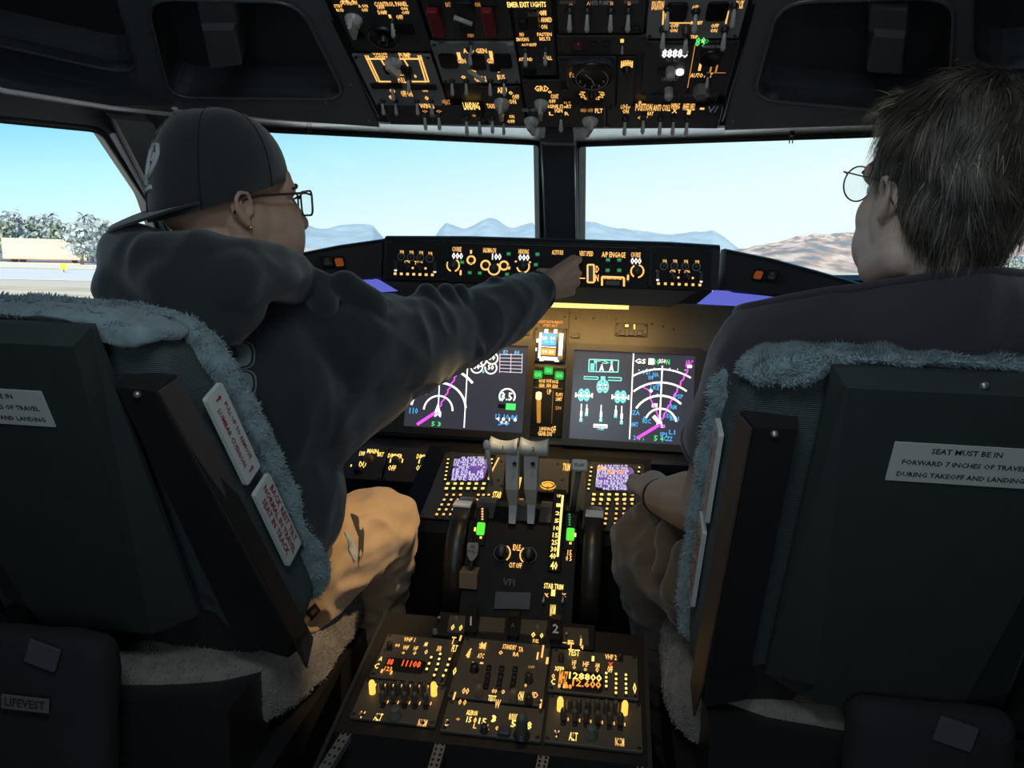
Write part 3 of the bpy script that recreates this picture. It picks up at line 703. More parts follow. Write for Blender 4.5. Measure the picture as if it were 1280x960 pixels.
# seams, boxes and fasteners of the board
s = Mod(MPF, '', None, None, [(600, 385), (880, 395), (880, 470), (600, 460)], None, 0, root=mp)
SEAM = mat('seam_dark', (.012, .011, .010), .6)
for pts in ([(668, 388), (664, 470)], [(712, 389), (708, 470)], [(664, 545), (662, 560)]): s.line(pts, .8, SEAM)
for u, v in ((674, 394), (706, 396), (742, 398), (676, 406), (708, 412), (720, 398), (664, 400), (650, 398), (815, 405), (829, 408), (842, 412), (770, 400), (668, 440)): s.at_px('screw', proto('screw', p_screw, SCREW, BLACK), u, v)
for u, v in ((719, 420), (656.5, 416.5)): s.btn(u, v, 11, 6, BLACK, .004, 'small_socket')
s.txt(688, 402.5, 'FLIGHT INSTRUMENTS', 30, 3.2, AMBD); s.txt(688, 407, 'STBY ALT', 17, 3, AMBD)
s.done()
bp = Mod(MPF, 'brake_switch_panel', 'small oval-cornered switch plate with one amber light and three square buttons, under the glareshield', 'switch panel', [(769, 403), (810, 405), (809, 422), (768, 420)], mat('small_plate_brown', (.07, .058, .045), .5), .005)
for u in (778, 789, 799.5): bp.btn(u, 416.5, 7, 6.5, BLACK, .004)
bp.btn(783.5, 407.5, 7, 6, KNOBD, .003, 'indicator_light', lit=AMBY); bp.bar(793, 408.5, 1.8, 6, AMBY); bp.done()

def display(name, label, px, bez=9, group='large flat display units'):
    """a display unit: bezel with a real recess and a glass screen; returns the module for its symbols"""
    m = Mod(MPF, name, label, 'display', px, None, .0, group)
    m.top = .004
    x0, x1, y0, y1 = m.x0, m.x1, m.y0, m.y1; b = bez*m.kx
    fr = MPF @ Matrix.Translation((0, 0, .012))
    o = plate(rounded([(x0-b, y0-b), (x1+b, y0-b), (x1+b, y1+b), (x0-b, y1+b)], .008), [rounded([(x0, y0), (x1, y0), (x1, y1), (x0, y1)], .004)], fr, .012).build('bezel', mat('display_bezel', (.045, .04, .035), .45), m.root)
    mb = MB(); mb.box((0, 0, .002), (x1-x0+.006, y1-y0+.006, .004)); link('screen', mb.mesh('screen'), m.root, MPF @ Matrix.Translation((m.cx, m.cy, 0)), SCR)
    return m
# left inner display: map and engine page
d = display('display_unit', 'display under the outstretched arm: white arc map on its left, round dials on its right', [(513, 425), (659, 436), (655, 541), (508, 534)])
X = lambda x: 440+x/4.923
Y = lambda y: 390+y/4.923
d.line([(X(712), Y(325)), (X(690), Y(712))], 1.2, WHT)
d.arc(X(530), Y(605), 34.5, 8, 172, 2.2, WHT); d.arc(X(530), Y(605), 18, 0, 180, 1.8, WHT); d.arc(X(530), Y(605), 54, 42, 72, 2.4, WHT)
d.line([(X(540), Y(390)), (X(530), Y(620))], 1.2, WHT); d.line([(X(520), Y(405)), (X(518), Y(425))], 2.4, WHT)
pts = [(X(660), Y(345))]
for k in range(14): pts.append((X(655-k*10+(5 if k % 2 else -5)), Y(365+k*19)))
d.line(pts, 1.5, MAG); d.line([(X(510), Y(620)), (X(400), Y(693))], 3.2, MAG)
d.line([(X(430), Y(440)), (X(450), Y(505)), (X(465), Y(480))], 3, WHT)
d.txt(X(528), Y(600), 'A', 9, 13, WHT); d.txt(X(528), Y(630), 'M', 8, 6, PUR)
d.txt(X(500), Y(688), '5', 4, 5, GRN); d.txt(X(537), Y(690), '3', 4, 5, GRN); d.txt(X(380), Y(608), '110', 10, 7, BLU)
for u, v in ((768, 340), (855, 345), (862, 285), (790, 300)): d.arc(X(u), Y(v), 7.2, -190, 60, 1.4, WHT); d.txt(X(u), Y(v-4), '50', 7, 6, WHT)
d.txt(X(808), Y(368), 'o', 3, 4, CYN); d.txt(X(885), Y(262), '0', 3, 4, GRN)
for k in range(6): d.line([(X(908), Y(262+k*21)), (X(1047), Y(264+k*22))], .6, PUR)
for x in (908, 976, 1045): d.line([(X(x+3), Y(255)), (X(x), Y(375))], .6, PUR)
d.txt(X(945), Y(247), '82', 6, 5, BLU); d.txt(X(1014), Y(250), '84', 6, 5, BLU)
d.arc(X(955), Y(520), 9.5, -30, 215, 1.6, WHT); d.txt(X(953), Y(520), '3.5', 13, 9, WHT); d.txt(X(925), Y(530), 'I', 2, 7, CYN); d.bar(X(977), Y(583), 12, 8, GRN); d.bar(X(920), Y(580), 9, 5, mat('screen_box_dark', (.01, .01, .012), .4))
d.txt(X(950), Y(645), '12 10 84', 25, 5.5, BLU); d.txt(X(950), Y(660), '4 8 1 8', 24, 4, WHT); d.txt(X(935), Y(685), '30', 13, 5, BLU); d.txt(X(935), Y(680), '0.0', 8, 4, WHT)
d.done()
# right inner display: systems page and map
d = display('display_unit', 'display right of the gear lever showing a cyan landing-gear page and a white arc map', [(717.5, 436.5), (871, 447), (862, 559), (712, 547)])
X = lambda x: 640+x/4.923
d.line([(X(748), Y(255)), (X(723), Y(783))], 1.3, WHT)
d.line([(X(475), Y(292)), (X(656), Y(298)), (X(652), Y(370)), (X(472), Y(366))], 1.3, CYN, closed=True)
d.txt(X(563), Y(305), 'PSI', 22, 5, CYN); d.bar(X(495), Y(338), 5, 9, CYN); d.line([(X(520), Y(300)), (X(518), Y(368))], .8, CYN)
for x in (552, 612): d.txt(X(x), Y(345), 'A', 6, 9, WHT)
d.line([(X(445), Y(393)), (X(443), Y(415))], .8, CYN); d.line([(X(443), Y(397)), (X(530), Y(400)), (X(528), Y(415)), (X(445), Y(412))], 1.2, CYN); d.line([(X(590), Y(402)), (X(673), Y(405)), (X(672), Y(423)), (X(590), Y(420))], 1.2, CYN); d.bar(X(560), Y(410), 6, 6, CYN)
for cx, cy in ((558, 460), (443, 510), (667, 522)):
    for o in (-17, 17): d.arc(X(cx+o), Y(cy), 3.4, 0, 360, 1.6, CYN, ry=1.9); d.bar(X(cx+o), Y(cy-10), 3, 3, WHT); d.bar(X(cx+o), Y(cy+10), 3, 3, WHT)
for cx, cy in ((443, 510), (667, 522)): d.line([(X(cx-52), Y(cy+2)), (X(cx+52), Y(cy+6))], 1.8, WHT); d.bar(X(cx-50), Y(cy), 2, 6, WHT); d.bar(X(cx+50), Y(cy+4), 2, 6, WHT)
for x, y0, y1 in ((427, 565, 665), (461, 568, 630), (549, 572, 665), (640, 575, 640), (676, 578, 680)): d.line([(X(x), Y(y0)), (X(x-3), Y(y1))], 1.2, WHT); d.bar(X(x-3), Y(y1), 4, 4.5, CYN); d.bar(X(x-1), Y((y0+y1)/2+12), 3, 7, WHT)
d.bar(X(544), Y(698), 17, 2.6, WHT); d.line([(X(503), Y(690)), (X(586), Y(694)), (X(585), Y(714)), (X(502), Y(709))], .7, WHT, closed=True); d.txt(X(543), Y(717), 'TRIM', 8, 3.5, CYN)
cx, cy = 915, 690
for r, a0, a1, w in ((19.5, 12, 160, 2), (36, 48, 150, 2.2), (53, 55, 132, 2), (70, 60, 122, 1.8)): d.arc(X(cx), Y(cy), r, a0, a1, w, WHT)
d.line([(X(925), Y(330)), (X(908), Y(690))], 1.6, WHT)
for k in range(7): d.line([(X(780+k*48), Y(372-abs(3-k)**2*-2-30)), (X(782+k*47), Y(385-30))], 1, WHT)
pts = []
for k in range(17): pts.append((X(1085-k*10.5+(5 if k % 2 else -5)), Y(350+k*20)))
d.line(pts, 1.6, MAG); d.line([(X(768), Y(778)), (X(905), Y(695))], 3.2, MAG); d.line([(X(795), Y(457)), (X(850), Y(485)), (X(850), Y(530)), (X(885), Y(600)), (X(915), Y(690))], 1.3, MAG)
d.line([(X(845), Y(478)), (X(862), Y(492))], 3, WHT); d.line([(X(870), Y(640)), (X(905), Y(680))], 4, WHT)
d.txt(X(908), Y(672), 'A', 9, 14, WHT); d.bar(X(878), Y(575), 7, 5, WHT); d.bar(X(927), Y(703), 6, 4, MAG)
for x, y, t in ((828, 372, 'VGT'), (885, 385, 'NA'), (855, 405, 'WP'), (880, 465, 'LKE'), (905, 440, 'N2'), (1028, 520, 'PSP'), (985, 585, 'TRM'), (965, 640, 'UDD'), (1000, 655, 'BLH'), (830, 672, 'RIC'), (750, 692, 'HMT'), (760, 620, 'IZA'), (985, 740, 'L1'), (940, 755, 'IPL'), (960, 780, 'CZZ'), (895, 512, 'o'), (815, 655, 'o'), (905, 445, 'o')): d.txt(X(x), Y(y), t, 3.0*len(t)+1, 5, BLU)
d.txt(X(790), Y(303), 'GS', 13, 5.5, WHT); d.bar(X(857), Y(305), 7, 8, WHT); d.txt(X(893), Y(308), '10', 6, 6, GRN); d.txt(X(925), Y(303), '350', 8, 5, WHT); d.txt(X(960), Y(308), 'N', 4, 6, GRN)
d.txt(X(1090), Y(318), 'ABC', 9, 8, MAG); d.bar(X(1092), Y(335), 6, 4, WHT)
d.txt(X(885), Y(777), '5', 4, 6, GRN); d.txt(X(922), Y(780), '4', 3.5, 6, GRN); d.txt(X(755), Y(773), '2', 3, 5, BLU); d.txt(X(797), Y(783), '1 1', 5, 2.5, GRN)
d.done()
# left outboard display, mostly hidden by the sleeve
d = display('display_unit', 'outboard display of which only the lower right corner shows below the dark sleeve', [(335, 416), (497, 424), (491, 532), (330, 521)])
X = lambda x: 440+x/4.923
d.txt(X(245), Y(505), 'MIN', 9, 5, AMBY); d.bar(X(125), Y(600), 4, 22, WHT); d.line([(X(118), Y(548)), (X(140), Y(640))], 1.6, WHT); d.done()

# standby instrument, gear lights and gear lever between the displays
X = lambda x: 640+x/4.923
si = Mod(MPF, 'standby_instrument', 'small bright standby display with white edges, blue and orange fields, above the green lights', 'instrument', [(668, 409), (708, 412), (707, 455), (667, 453)], BLACK, .006)
si.btn(687.5, 432, 31, 34, SCR, .0015, 'screen'); si.bar(686, 424.5, 19, 15, BLU, .002); si.bar(685.5, 440, 18, 8.5, ORG, .002)
for u, v, w, h in ((675, 432, 3, 32), (701, 433, 5, 32), (688, 448.5, 22, 4.5), (683, 414, 4.5, 5), (694.5, 414.5, 4.5, 5), (672, 426, 2.5, 5), (670, 437, 2.5, 4), (677, 449, 5, 5), (696, 450, 6, 5)): si.bar(u, v, w, h, WHT, .0025)
si.txt(686, 423, '20  10', 14, 4, WHT, .003); si.txt(686, 427.5, 'GS 40', 12, 3, CYN, .003); si.txt(685.5, 440, '10 20', 13, 4, WHT, .003); si.line([(677, 433.5), (695, 434.5)], 1, WHT, .003)
si.knob(700.5, 448, 3.6, .010, mat('knob_tan', (.3, .22, .14), .5)); si.done()
gp = Mod(MPF, 'landing_gear_panel', 'narrow black panel with three green gear lights, amber legends and the lit gear lever', 'control panel', [(668, 458), (707, 461), (703, 548), (664, 545)], BLACKM, .004)
for u, v in ((672.5, 468.5), (685.7, 463.5), (699, 469.5)): gp.btn(u, v, 11.5, 10.5, glow('gear_green_lens', (.02, .55, .10), .55), .004, 'gear_light'); gp.txt(u, v, 'GEAR', 8, 5, GRN, .004)
for u, v, w in ((677.5, 479, 7), (686, 479, 6), (694, 480, 7)): gp.txt(u, v, 'NOSE\nGEAR', w, 9, AMB)
gp.line([(666, 484), (703, 486)], .8, mat('panel_line_tan', (.3, .25, .18), .6)); gp.line([(691.5, 488), (689.5, 529)], .9, mat('panel_line_tan', (.3, .25, .18), .6))
gp.txt(686.5, 490, 'UP', 5, 6, AMB); gp.txt(699, 496, 'FLAPS\nLIMIT', 8, 9, AMB); gp.txt(698, 510, '230', 7, 4, AMBD)
gp.txt(682, 536, 'LANDING', 14, 4, AMB); gp.txt(681, 542, 'GEAR DN', 16, 5, AMB); gp.txt(692, 537, 'OFF', 5, 8, AMB)
x, y = gp.P(673.5, 528)
mb = MB(); x2, y2 = gp.P(674.5, 497)
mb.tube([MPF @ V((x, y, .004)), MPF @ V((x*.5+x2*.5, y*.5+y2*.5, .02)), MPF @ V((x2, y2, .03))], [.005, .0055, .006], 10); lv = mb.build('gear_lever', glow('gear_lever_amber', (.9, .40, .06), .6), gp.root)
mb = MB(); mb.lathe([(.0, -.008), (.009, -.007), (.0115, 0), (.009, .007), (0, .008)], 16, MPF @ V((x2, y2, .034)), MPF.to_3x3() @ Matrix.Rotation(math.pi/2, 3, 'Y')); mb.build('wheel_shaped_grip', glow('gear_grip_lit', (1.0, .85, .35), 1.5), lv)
gp.done()

# lower left lighting panel with three knobs
LPF = fpl(at(500, 560, y=1.865), at(500, 606, y=1.79))
lp = Mod(LPF, 'lighting_panel', 'dark sloping panel with two amber-lit dimmer knobs left of the purple screen', 'control panel', [(488, 560), (550, 563), (542, 606), (478, 602)], PANELB, .004)
for u, v in ((495, 577), (531, 578)): lp.knob(u, v, 5, .016); lp.txt(u-1, v-7, 'DIMMER', 17, 5, AMBY); lp.bar(u-7, v-1, 1.5, 5, AMBY); lp.bar(u+8, v-1, 1.5, 5, AMBY)
for u in (490, 525): lp.txt(u, 585, 'OFF', 9, 6, AMBY)
lp.done()
lp = Mod(LPF, 'lighting_panel', 'small dark panel with amber-lit knobs just above the tan knee', 'control panel', [(436, 557), (486, 560), (476, 602), (424, 598)], PANELB, .004)
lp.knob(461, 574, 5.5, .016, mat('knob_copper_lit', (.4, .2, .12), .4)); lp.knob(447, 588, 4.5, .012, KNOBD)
lp.txt(466, 564, 'MAIN', 13, 5, AMBY); lp.txt(453, 567, 'LWR', 7, 5, AMBY); lp.txt(476, 568, 'BRT', 7, 5, AMBY); lp.txt(453, 581, 'DU', 8, 7, AMBY); lp.bar(439, 582, 1.5, 3, AMBY); lp.done()
# ------------------------------------------------------------------ control stand and pedestal
CPF = fpl((0, 1.70, .706), (0, 1.44, .627))
STM = mat('stand_black_paint', (.006, .006, .0065), .55, bump=.1, spec=.2)
STB = mat('stand_brown_plate', (.20, .155, .105), .5, bump=.1)
cs = thing('control_stand', 'tall black control stand between the seats, carrying the thrust levers and the two keyed screens', 'pedestal', (0, 1.5, 0)); WM[cs.name] = Matrix.Translation((0, 1.5, 0))
mb = MB()
prof = [(1.86, .0), (1.86, .66), (1.72, .705), (1.45, .623), (1.435, .60), (1.44, .0)]
mb.prism([(-.26, y, z) for y, z in prof], (.52, 0, 0)); mb.build('forward_bay', STM, cs)
mb = MB(); prof = [(1.46, 0), (1.46, .668), (1.41, .674), (1.365, .657), (1.345, .635), (1.265, .50), (1.265, 0)]
mb.prism([(-.095, y, z) for y, z in prof], (.205, 0, 0)); mb.build('quadrant_body', STM, cs)
# curved slotted cover over the levers
COV = mat('quadrant_cover_grey', (.09, .08, .07), .45)
for x0, x1 in ((-.088, -.052), (-.018, .022), (.036, .066), (.068, .082)):
    mb = MB(); rr = []
    for k in range(9):
        a = math.radians(150-k*15); rr.append((1.44+.10*math.cos(math.pi-a)*-1 if False else 1.425-.075*math.cos(math.radians(20+k*14)), .60+.082*math.sin(math.radians(20+k*14))))
    mb.loft([[V((x0, y, z)), V((x1, y, z)), V((x1, y, z-.02)), V((x0, y, z-.02))] for y, z in rr], True, True, True, False); mb.build('curved_cover', COV, cs)
s = Mod(CPF, '', None, None, [(600, 570), (735, 575), (735, 655), (600, 650)], None, 0, root=cs)
s.top = .001
for px in ([(612, 570), (632, 571), (628, 622), (606, 620)], [(674, 575), (712, 577), (710, 618), (672, 616)], [(716, 578), (733, 579), (731, 640), (712, 636)]):
    q = pxl(CPF, px); m = MB(); m.prism([CPF @ V((a, b, .001)) for a, b in q], CPF.col[2].to_3d()*.004); m.build('top_plate', STB, cs)
s.top = .006
s.txt(621, 619, 'STAB', 10, 8, AMBY); s.bar(615, 630, 7, 7, AMBY); s.txt(708, 584, 'TRIM', 9, 9, AMB); s.bar(617, 585, 2, 30, AMB, rot=-.12)
s.at_px('trim_gauge', proto('trim_gauge', lambda mb: mb.lathe([(.0165, 0), (.0165, .004), (.0145, .005), (.0135, .003), (0, .003)], 24), BLACK), 685, 607); s.top = .0095
s.arc(685, 607, 4.6, 0, 360, 9, glow('gauge_amber_face', (1.0, .52, .08), .95), n=28); s.arc(685, 607, 6.5, 200, 520, 1.2, mat('gauge_tick_black', (.01, .008, .005), .6)); s.line([(685, 607), (684, 614)], 1.6, mat('gauge_tick_black', (.01, .008, .005), .6)); s.top = .006
for u, v in ((627, 577), (623, 600), (627, 607), (697, 580), (703, 600)): s.at_px('screw', proto('screw', p_screw, SCREW, BLACK), u, v)
s.done()

# thrust levers: one thing each
def thrust(name, label, u0, u1, v0, v1, ua, num, Yh=1.33):
    c = at((u0+u1)/2, (v0+v1)/2, y=Yh); base = at(ua, 652, y=1.365)
    t = thing(name, label, 'lever', base, 'thrust levers'); WM[t.name] = Matrix.Translation(base)
    w = (at(u1, v0, y=Yh)-at(u0, v0, y=Yh)).length; hh = (at(u0, v0, y=Yh)-at(u0, v1, y=Yh)).length
    mb = MB(); rings = []
    for k in range(9):
        q = -1+k/4; x = c.x+q*w/2; r = hh*.5*(.80+.22*q*q); cz = c.z+.0035*q*q
        rings.append([V((x, c.y+r*1.25*math.cos(a*math.pi/8), cz+r*math.sin(a*math.pi/8))) for a in range(16)])
    mb.loft(rings); mb.build('grip', LEVW, t)
    mb = MB(); a = at(ua, 566, y=Yh+.004); hw = (at(ua+8.4, 600, y=Yh)-at(ua-8.4, 600, y=Yh)).length/2
    path = [(a.y, a.z+.01, 1.0), (a.y+.006, a.z-.03, .95), (a.y+.012, a.z-.07, .9), (base.y+.004, base.z+.035, .6), (base.y, base.z, .5)]
    rings = []
    for y, z, f in path: rings.append([V((base.x*(1-min(1, (z-base.z)/.1))+a.x*min(1, (z-base.z)/.1)+sx_*hw*f, y+sy_*.012, z)) for sx_, sy_ in ((-1, -1), (1, -1), (1, 1), (-1, 1))])
    mb.loft(rings, smooth=False); mb.build('arm', LEVW, t)
    fr2 = frame(c+V((0, -hh*.62, .001)), (1, 0, 0), (0, -1, .25)); mb = MB(); put_text(mb, num, .011, fr2, 0, .003, .0012); put_text(mb, 'TO/GA', .004, fr2, 0, -.006, .0012); mb.build('lettering', mat('lever_print_dark', (.05, .055, .06), .6), t, recalc=False)
    fr3 = frame(at(ua+2, 580, y=Yh-.009), (1, 0, 0), (0, -1, .1)); mb = MB(); mb.lathe([(.004, 0), (.004, .001), (.0028, .0012), (0, -.002)], 12, fr3.translation, fr3.to_3x3()); mb.build('pivot_hole', BLACK, t)
    return t
thrust('thrust_lever', 'pale grey thrust lever numbered 1, the one nearer the hooded man', 613, 647, 549, 569.5, 641, '1')
thrust('thrust_lever', 'pale grey thrust lever numbered 2, the one nearer the bareheaded man', 650.5, 685, 550, 571.5, 664, '2')
s = Mod(CPF, '', None, None, [(640, 600), (660, 600), (660, 640), (640, 640)], None, 0, root=cs); s.top = .05; s.bar(649, 604, 3.6, 15, AMB); s.bar(651, 628, 5, 9, AMBD); s.done()
def stick(name, label, cat, parts, base):
    t = thing(name, label, cat, base); WM[t.name] = Matrix.Translation(base)
    for nm, mb, m in parts: mb.build(nm, m, t)
    return t
mb = MB(); a, b, c = at(608, 556, y=1.40), at(611, 576, y=1.42), at(615, 606, y=1.44); mb.tube([c, b, a], [.004, .0045, .005], 8); m2 = MB(); m2.sphere(a, (.007, .006, .010)); 
stick('speed_brake_lever', 'thin grey slanted lever just left of thrust lever 1', 'lever', [('arm', mb, LEVW), ('tip', m2, LEVW)], c)
# flap lever
a = at(724.5, 582, y=1.36); b = at(714, 650, y=1.42)
mb = MB(); mb.rbox((0, 0, 0), (.029, .022, .024), .004); mb2 = MB(); fr2 = frame(a, (1, 0, 0), (0, -1, .35)); mb2.v = [tuple(fr2 @ V(p)) for p in mb.v]; mb2.f, mb2.m, mb2.sm = mb.f, mb.m, mb.sm
m3 = MB(); m3.tube([b, (a+b)/2+V((0, -.0, 0)), a], [.005, .0055, .006], 8); m4 = MB(); put_text(m4, 'FLAP', .0085, fr2, 0, 0, .013)
stick('flap_lever', 'grey block-shaped FLAP lever to the right of the thrust levers', 'lever', [('grip', mb2, LEVW), ('arm', m3, mat('flap_arm_grey', (.12, .13, .11), .4)), ('lettering', m4, mat('lever_print_dark', (.05, .055, .06), .6))], b)
# trim wheels
for u0, u1, v, lb in ((570, 592, 624, 'black trim wheel on the left flank of the control stand, beside the hooded man\'s leg'), (732, 755, 636, 'black trim wheel on the right flank of the control stand, below the flap lever')):
    p0, p1 = at(u0, v, y=1.41), at(u1, v, y=1.41); cx = (p0.x+p1.x)/2; w = (p1.x-p0.x)/2; c = V((cx, 1.41, p0.z-.118))
    t = thing('stabilizer_wheel', lb, 'trim wheel', c, 'trim wheels'); WM[t.name] = Matrix.Translation(c); R = Matrix.Rotation(math.pi/2, 3, 'Y')
    mb = MB(); mb.lathe([(.085, -w), (.112, -w), (.118, -w*.7), (.118, w*.7), (.112, w), (.085, w), (.085, -w)], 40, c, R, cap1=False); mb.build('rim', mat('trim_wheel_black', (.02, .018, .016), .35), t)
    mb = MB(); mb.lathe([(.086, -w*.4), (.086, w*.4), (.02, w*.6), (.02, -w*.6), (.086, -w*.4)], 40, c, R, cap1=False); mb.lathe([(0, -w*.9), (.02, -w*.9), (.02, w*.9), (0, w*.9)], 16, c, R); mb.build('web', BLACK, t)
    mb = MB(); mb.box(c+V((0, -.02, .1165)), (w*1.9, .03, .004)); mb.build('white_stripe', WHTD, t)
# aft face of the stand: cutoff levers, flap scale, trim windows
SFF = fpl((0, 1.352, .650), (0, 1.268, .508))
s = Mod(SFF, '', None, None, [(610, 660), (715, 665), (712, 770), (606, 765)], None, 0, root=cs); s.top = .003
for u, v in ((627, 691), (661, 694)):
    s.knob(u, v, 8, .020, BLACK, name='cutoff_lever'); s.arc(u, v, 9.5, 0, 360, .8, mat('ring_grey', (.12, .11, .10), .4))
for u, v, a0, a1 in ((627, 691, -50, 55), (661, 694, 130, 235)): s.arc(u, v, 11, a0, a1, 1.2, AMB)
s.txt(646, 684.5, 'IDLE', 9, 7, AMB); s.txt(640, 706.5, 'CUT', 7, 6, AMB); s.txt(648.5, 707, 'OFF', 7, 6, AMB); s.txt(636, 728, 'VFI', 14, 8, mat('print_dark_grey', (.06, .06, .06), .5))
q = pxl(SFF, [(620, 740), (664, 741), (662, 762), (618, 761)]); m = MB(); m.prism([SFF @ V((a, b, .001)) for a, b in q], SFF.col[2].to_3d()*.004); m.build('dark_cover_plate', mat('cover_plate_dark', (.022, .024, .022), .4), cs)
s.txt(692, 733, 'STAB TRIM', 22, 6, AMBY); s.bar(691.5, 741, 5, 8, AMBY); s.txt(691, 763, 'NORM', 6, 13, AMBY); s.txt(683, 744, 'x', 5, 4, AMB); s.txt(705, 744, 'x', 5, 4, AMB)
for u in (680, 704): s.tog(u, 746, sc=.7)
s.done()
fs = thing('flap_scale', 'upright lit flap scale: amber numbers beside a bright yellow line, right of the cutoff levers', 'scale', at(697, 700, y=1.32)); WM[fs.name] = Matrix.Translation(at(697, 700, y=1.32))
FSF = fpl(at(700, 612, y=1.40), at(693, 716, y=1.315))
s = Mod(FSF, '', None, None, [(692, 612), (708, 613), (701, 716), (684, 715)], STM, .006, root=fs, screws=False)
s.line([(703.5, 619), (697, 696)], 2.2, glow('flap_scale_line', (1.0, .86, .22), 1.5))
for k, t in enumerate(('UP', '1', '2', '5', '10', '15', '25', '30', '40')):
    f = k/8; s.txt(699-8*f**1.1, 620+75*f**.9, t, 5+2*f, 3.5+3*f, AMBY)
s.txt(692.5, 707, '40', 8, 9, AMBY); s.done()
for u, v, sd, lb in ((601, 661, -1, 'small green-lit trim window left of the thrust levers'), (713, 668, 1, 'small green-lit trim window below the flap lever')):
    s = Mod(FSF, 'trim_indicator', lb, 'indicator', [(u-8, v-26), (u+8, v-26), (u+8, v+22), (u-8, v+22)], STM, .006, screws=False)
    s.btn(u, v, 10, 16, glow('trim_green_lit', (.12, 1.0, .05), .85), .002, 'green_window'); s.bar(u-sd*0+ (6 if sd > 0 else -7), v+1, 2.5, 5, AMBY, .002); s.bar(u, v+11, 3, 3, AMB)
    for k in range(5): s.bar(u+ (2 if sd < 0 else -1), v-12-k*3.2, 2.4, 2, AMB if sd < 0 else GRND)
    if sd > 0: s.txt(712, 691, '15', 5, 6, AMB); s.txt(711, 698, '0 5', 7, 6, AMB)
    s.done()
# parking brake tag
a = at(591, 687, y=1.30); b = at(587, 718, y=1.30); fr2 = frame(a, (1, 0, 0), (0, -1, .3))
mb = MB(); q = rounded([(-.0085, -.012), (-.0105, .012), (.0105, .013), (.0095, -.010), (.002, -.020), (-.003, -.02)], .004, 3); mb.prism([fr2 @ V((x, y, 0)) for x, y in q], fr2.col[2].to_3d()*.004)
m2 = MB(); m2.tube([b, a+V((0, 0, -.018))], .004, 8); m3 = MB(); put_text(m3, 'PULL', .007, fr2, 0, -.003, .0046); put_text(m3, 'PARK\nBRAKE', .0035, fr2, 0, .006, .0046)
m4 = MB(); m4.box(at(587, 722, y=1.30), (.033, .03, .03))
stick('parking_brake_handle', 'grey tag-shaped handle reading PULL, low on the left of the control stand', 'handle', [('tag', mb, mat('tag_grey', (.22, .22, .22), .5)), ('stem', m2, KNOBD), ('lettering', m3, mat('tag_print_black', (.02, .02, .02), .6)), ('base', m4, STB)], b)

# two control display units
def cdu(px, label, u0, v0, scr, keyrows, lower):
    m = Mod(CPF, 'control_display_unit', label, 'control unit', px, PANELB, .005, 'keyed control display units')
    (sx0, sy0), (sx1, sy1) = scr
    m.btn((sx0+sx1)/2, (sy0+sy1)/2, sx1-sx0+5, sy1-sy0+4, BLACK, .002, 'screen_bezel'); cu, cv = (sx0+sx1)/2, (sy0+sy1)/2
    W_, H_ = (sx1-sx0)*m.kx, (sy1-sy0)*m.ky
    m.at_px('screen', proto(('screen', round(W_, 4)), p_button(W_, H_, .003), SCRP), cu, cv)
    rnd = random.Random(int(cu)); rows = 10
    for r in range(rows):
        y = sy0+(sy1-sy0)*(r+.6)/rows; x = sx0+2
        skew = (r/rows)*-4.0
        while x < sx1-3:
            w = rnd.choice((3, 5, 7, 9)); 
            if x+w > sx1-1: break
            if rnd.random() < (.55 if 3 < r < 7 and cu < 650 and abs(x-cu) < 14 else .92): m.txt(x+w/2+skew, y, ''.join(rnd.choice('ABEHNRLKX04') for _ in range(max(1, w//3))), w*.9, 2.8, PUR, .0035)
            x += w+1.2
    for sd in (0, 1):
        for k in range(6):
            f = (k+.7)/6; m.btn((sx0-5.2 if sd == 0 else sx1+6)-f*4.4, sy0+(sy1-sy0)*f, 4.4, 3.4, KNOBD, .003, 'line_key', lit=AMBY)
    for r, (v, us) in enumerate(keyrows):
        for u in us: m.btn(u, v, 6.6, 5.2, KNOBD, .003, 'function_key', lit=AMBY)
    for u, v in lower: m.btn(u, v, 5.0, 4.4, KNOBD, .003, 'letter_key', lit=AMB)
    return m
low = []
for c in range(3):
    for r in range(5): low.append((558.5+c*8.6-r*3.1-c*0, 620+r*6.1))
for c in range(3):
    for r in range(5): low.append((598+c*6.5-r*1.9, 620+r*6.2))
m = cdu([(549, 567), (618, 569), (604, 652), (533, 649)], 'keyed unit with a purple text screen, on the hooded man\'s side of the thrust levers', 0, 0, ((566, 572), (609.5, 602)),
    [(606, [560, 569, 577.5, 586.5, 595.5, 605]), (612, [558, 567, 576, 585, 594, 603.5])], low)
m.done()
low = []
for c in range(3):
    for r in range(6): low.append((741.5+c*9.3-r*.75, 625+r*6.2))
for c in range(3):
    for r in range(6): low.append((772+c*9.3-r*.6, 625+r*6.2))
m = cdu([(733, 579), (807, 583), (806, 668), (728, 663)], 'keyed unit with an orange-and-purple text screen, beside the bareheaded man\'s knee', 0, 0, ((745, 582), (793.5, 614)),
    [(619.5, [742.5, 752, 761.5, 771, 780.5, 790]), (626, [742, 751.5, 761, 770.5, 780, 789.5])], low)
m.bar(752, 587, 12, 5, ORG, .0034); m.bar(764, 593, 9, 5, AMBD, .0034); m.txt(770, 591, 'POS REF', 22, 4, ORG, .0036); m.done()

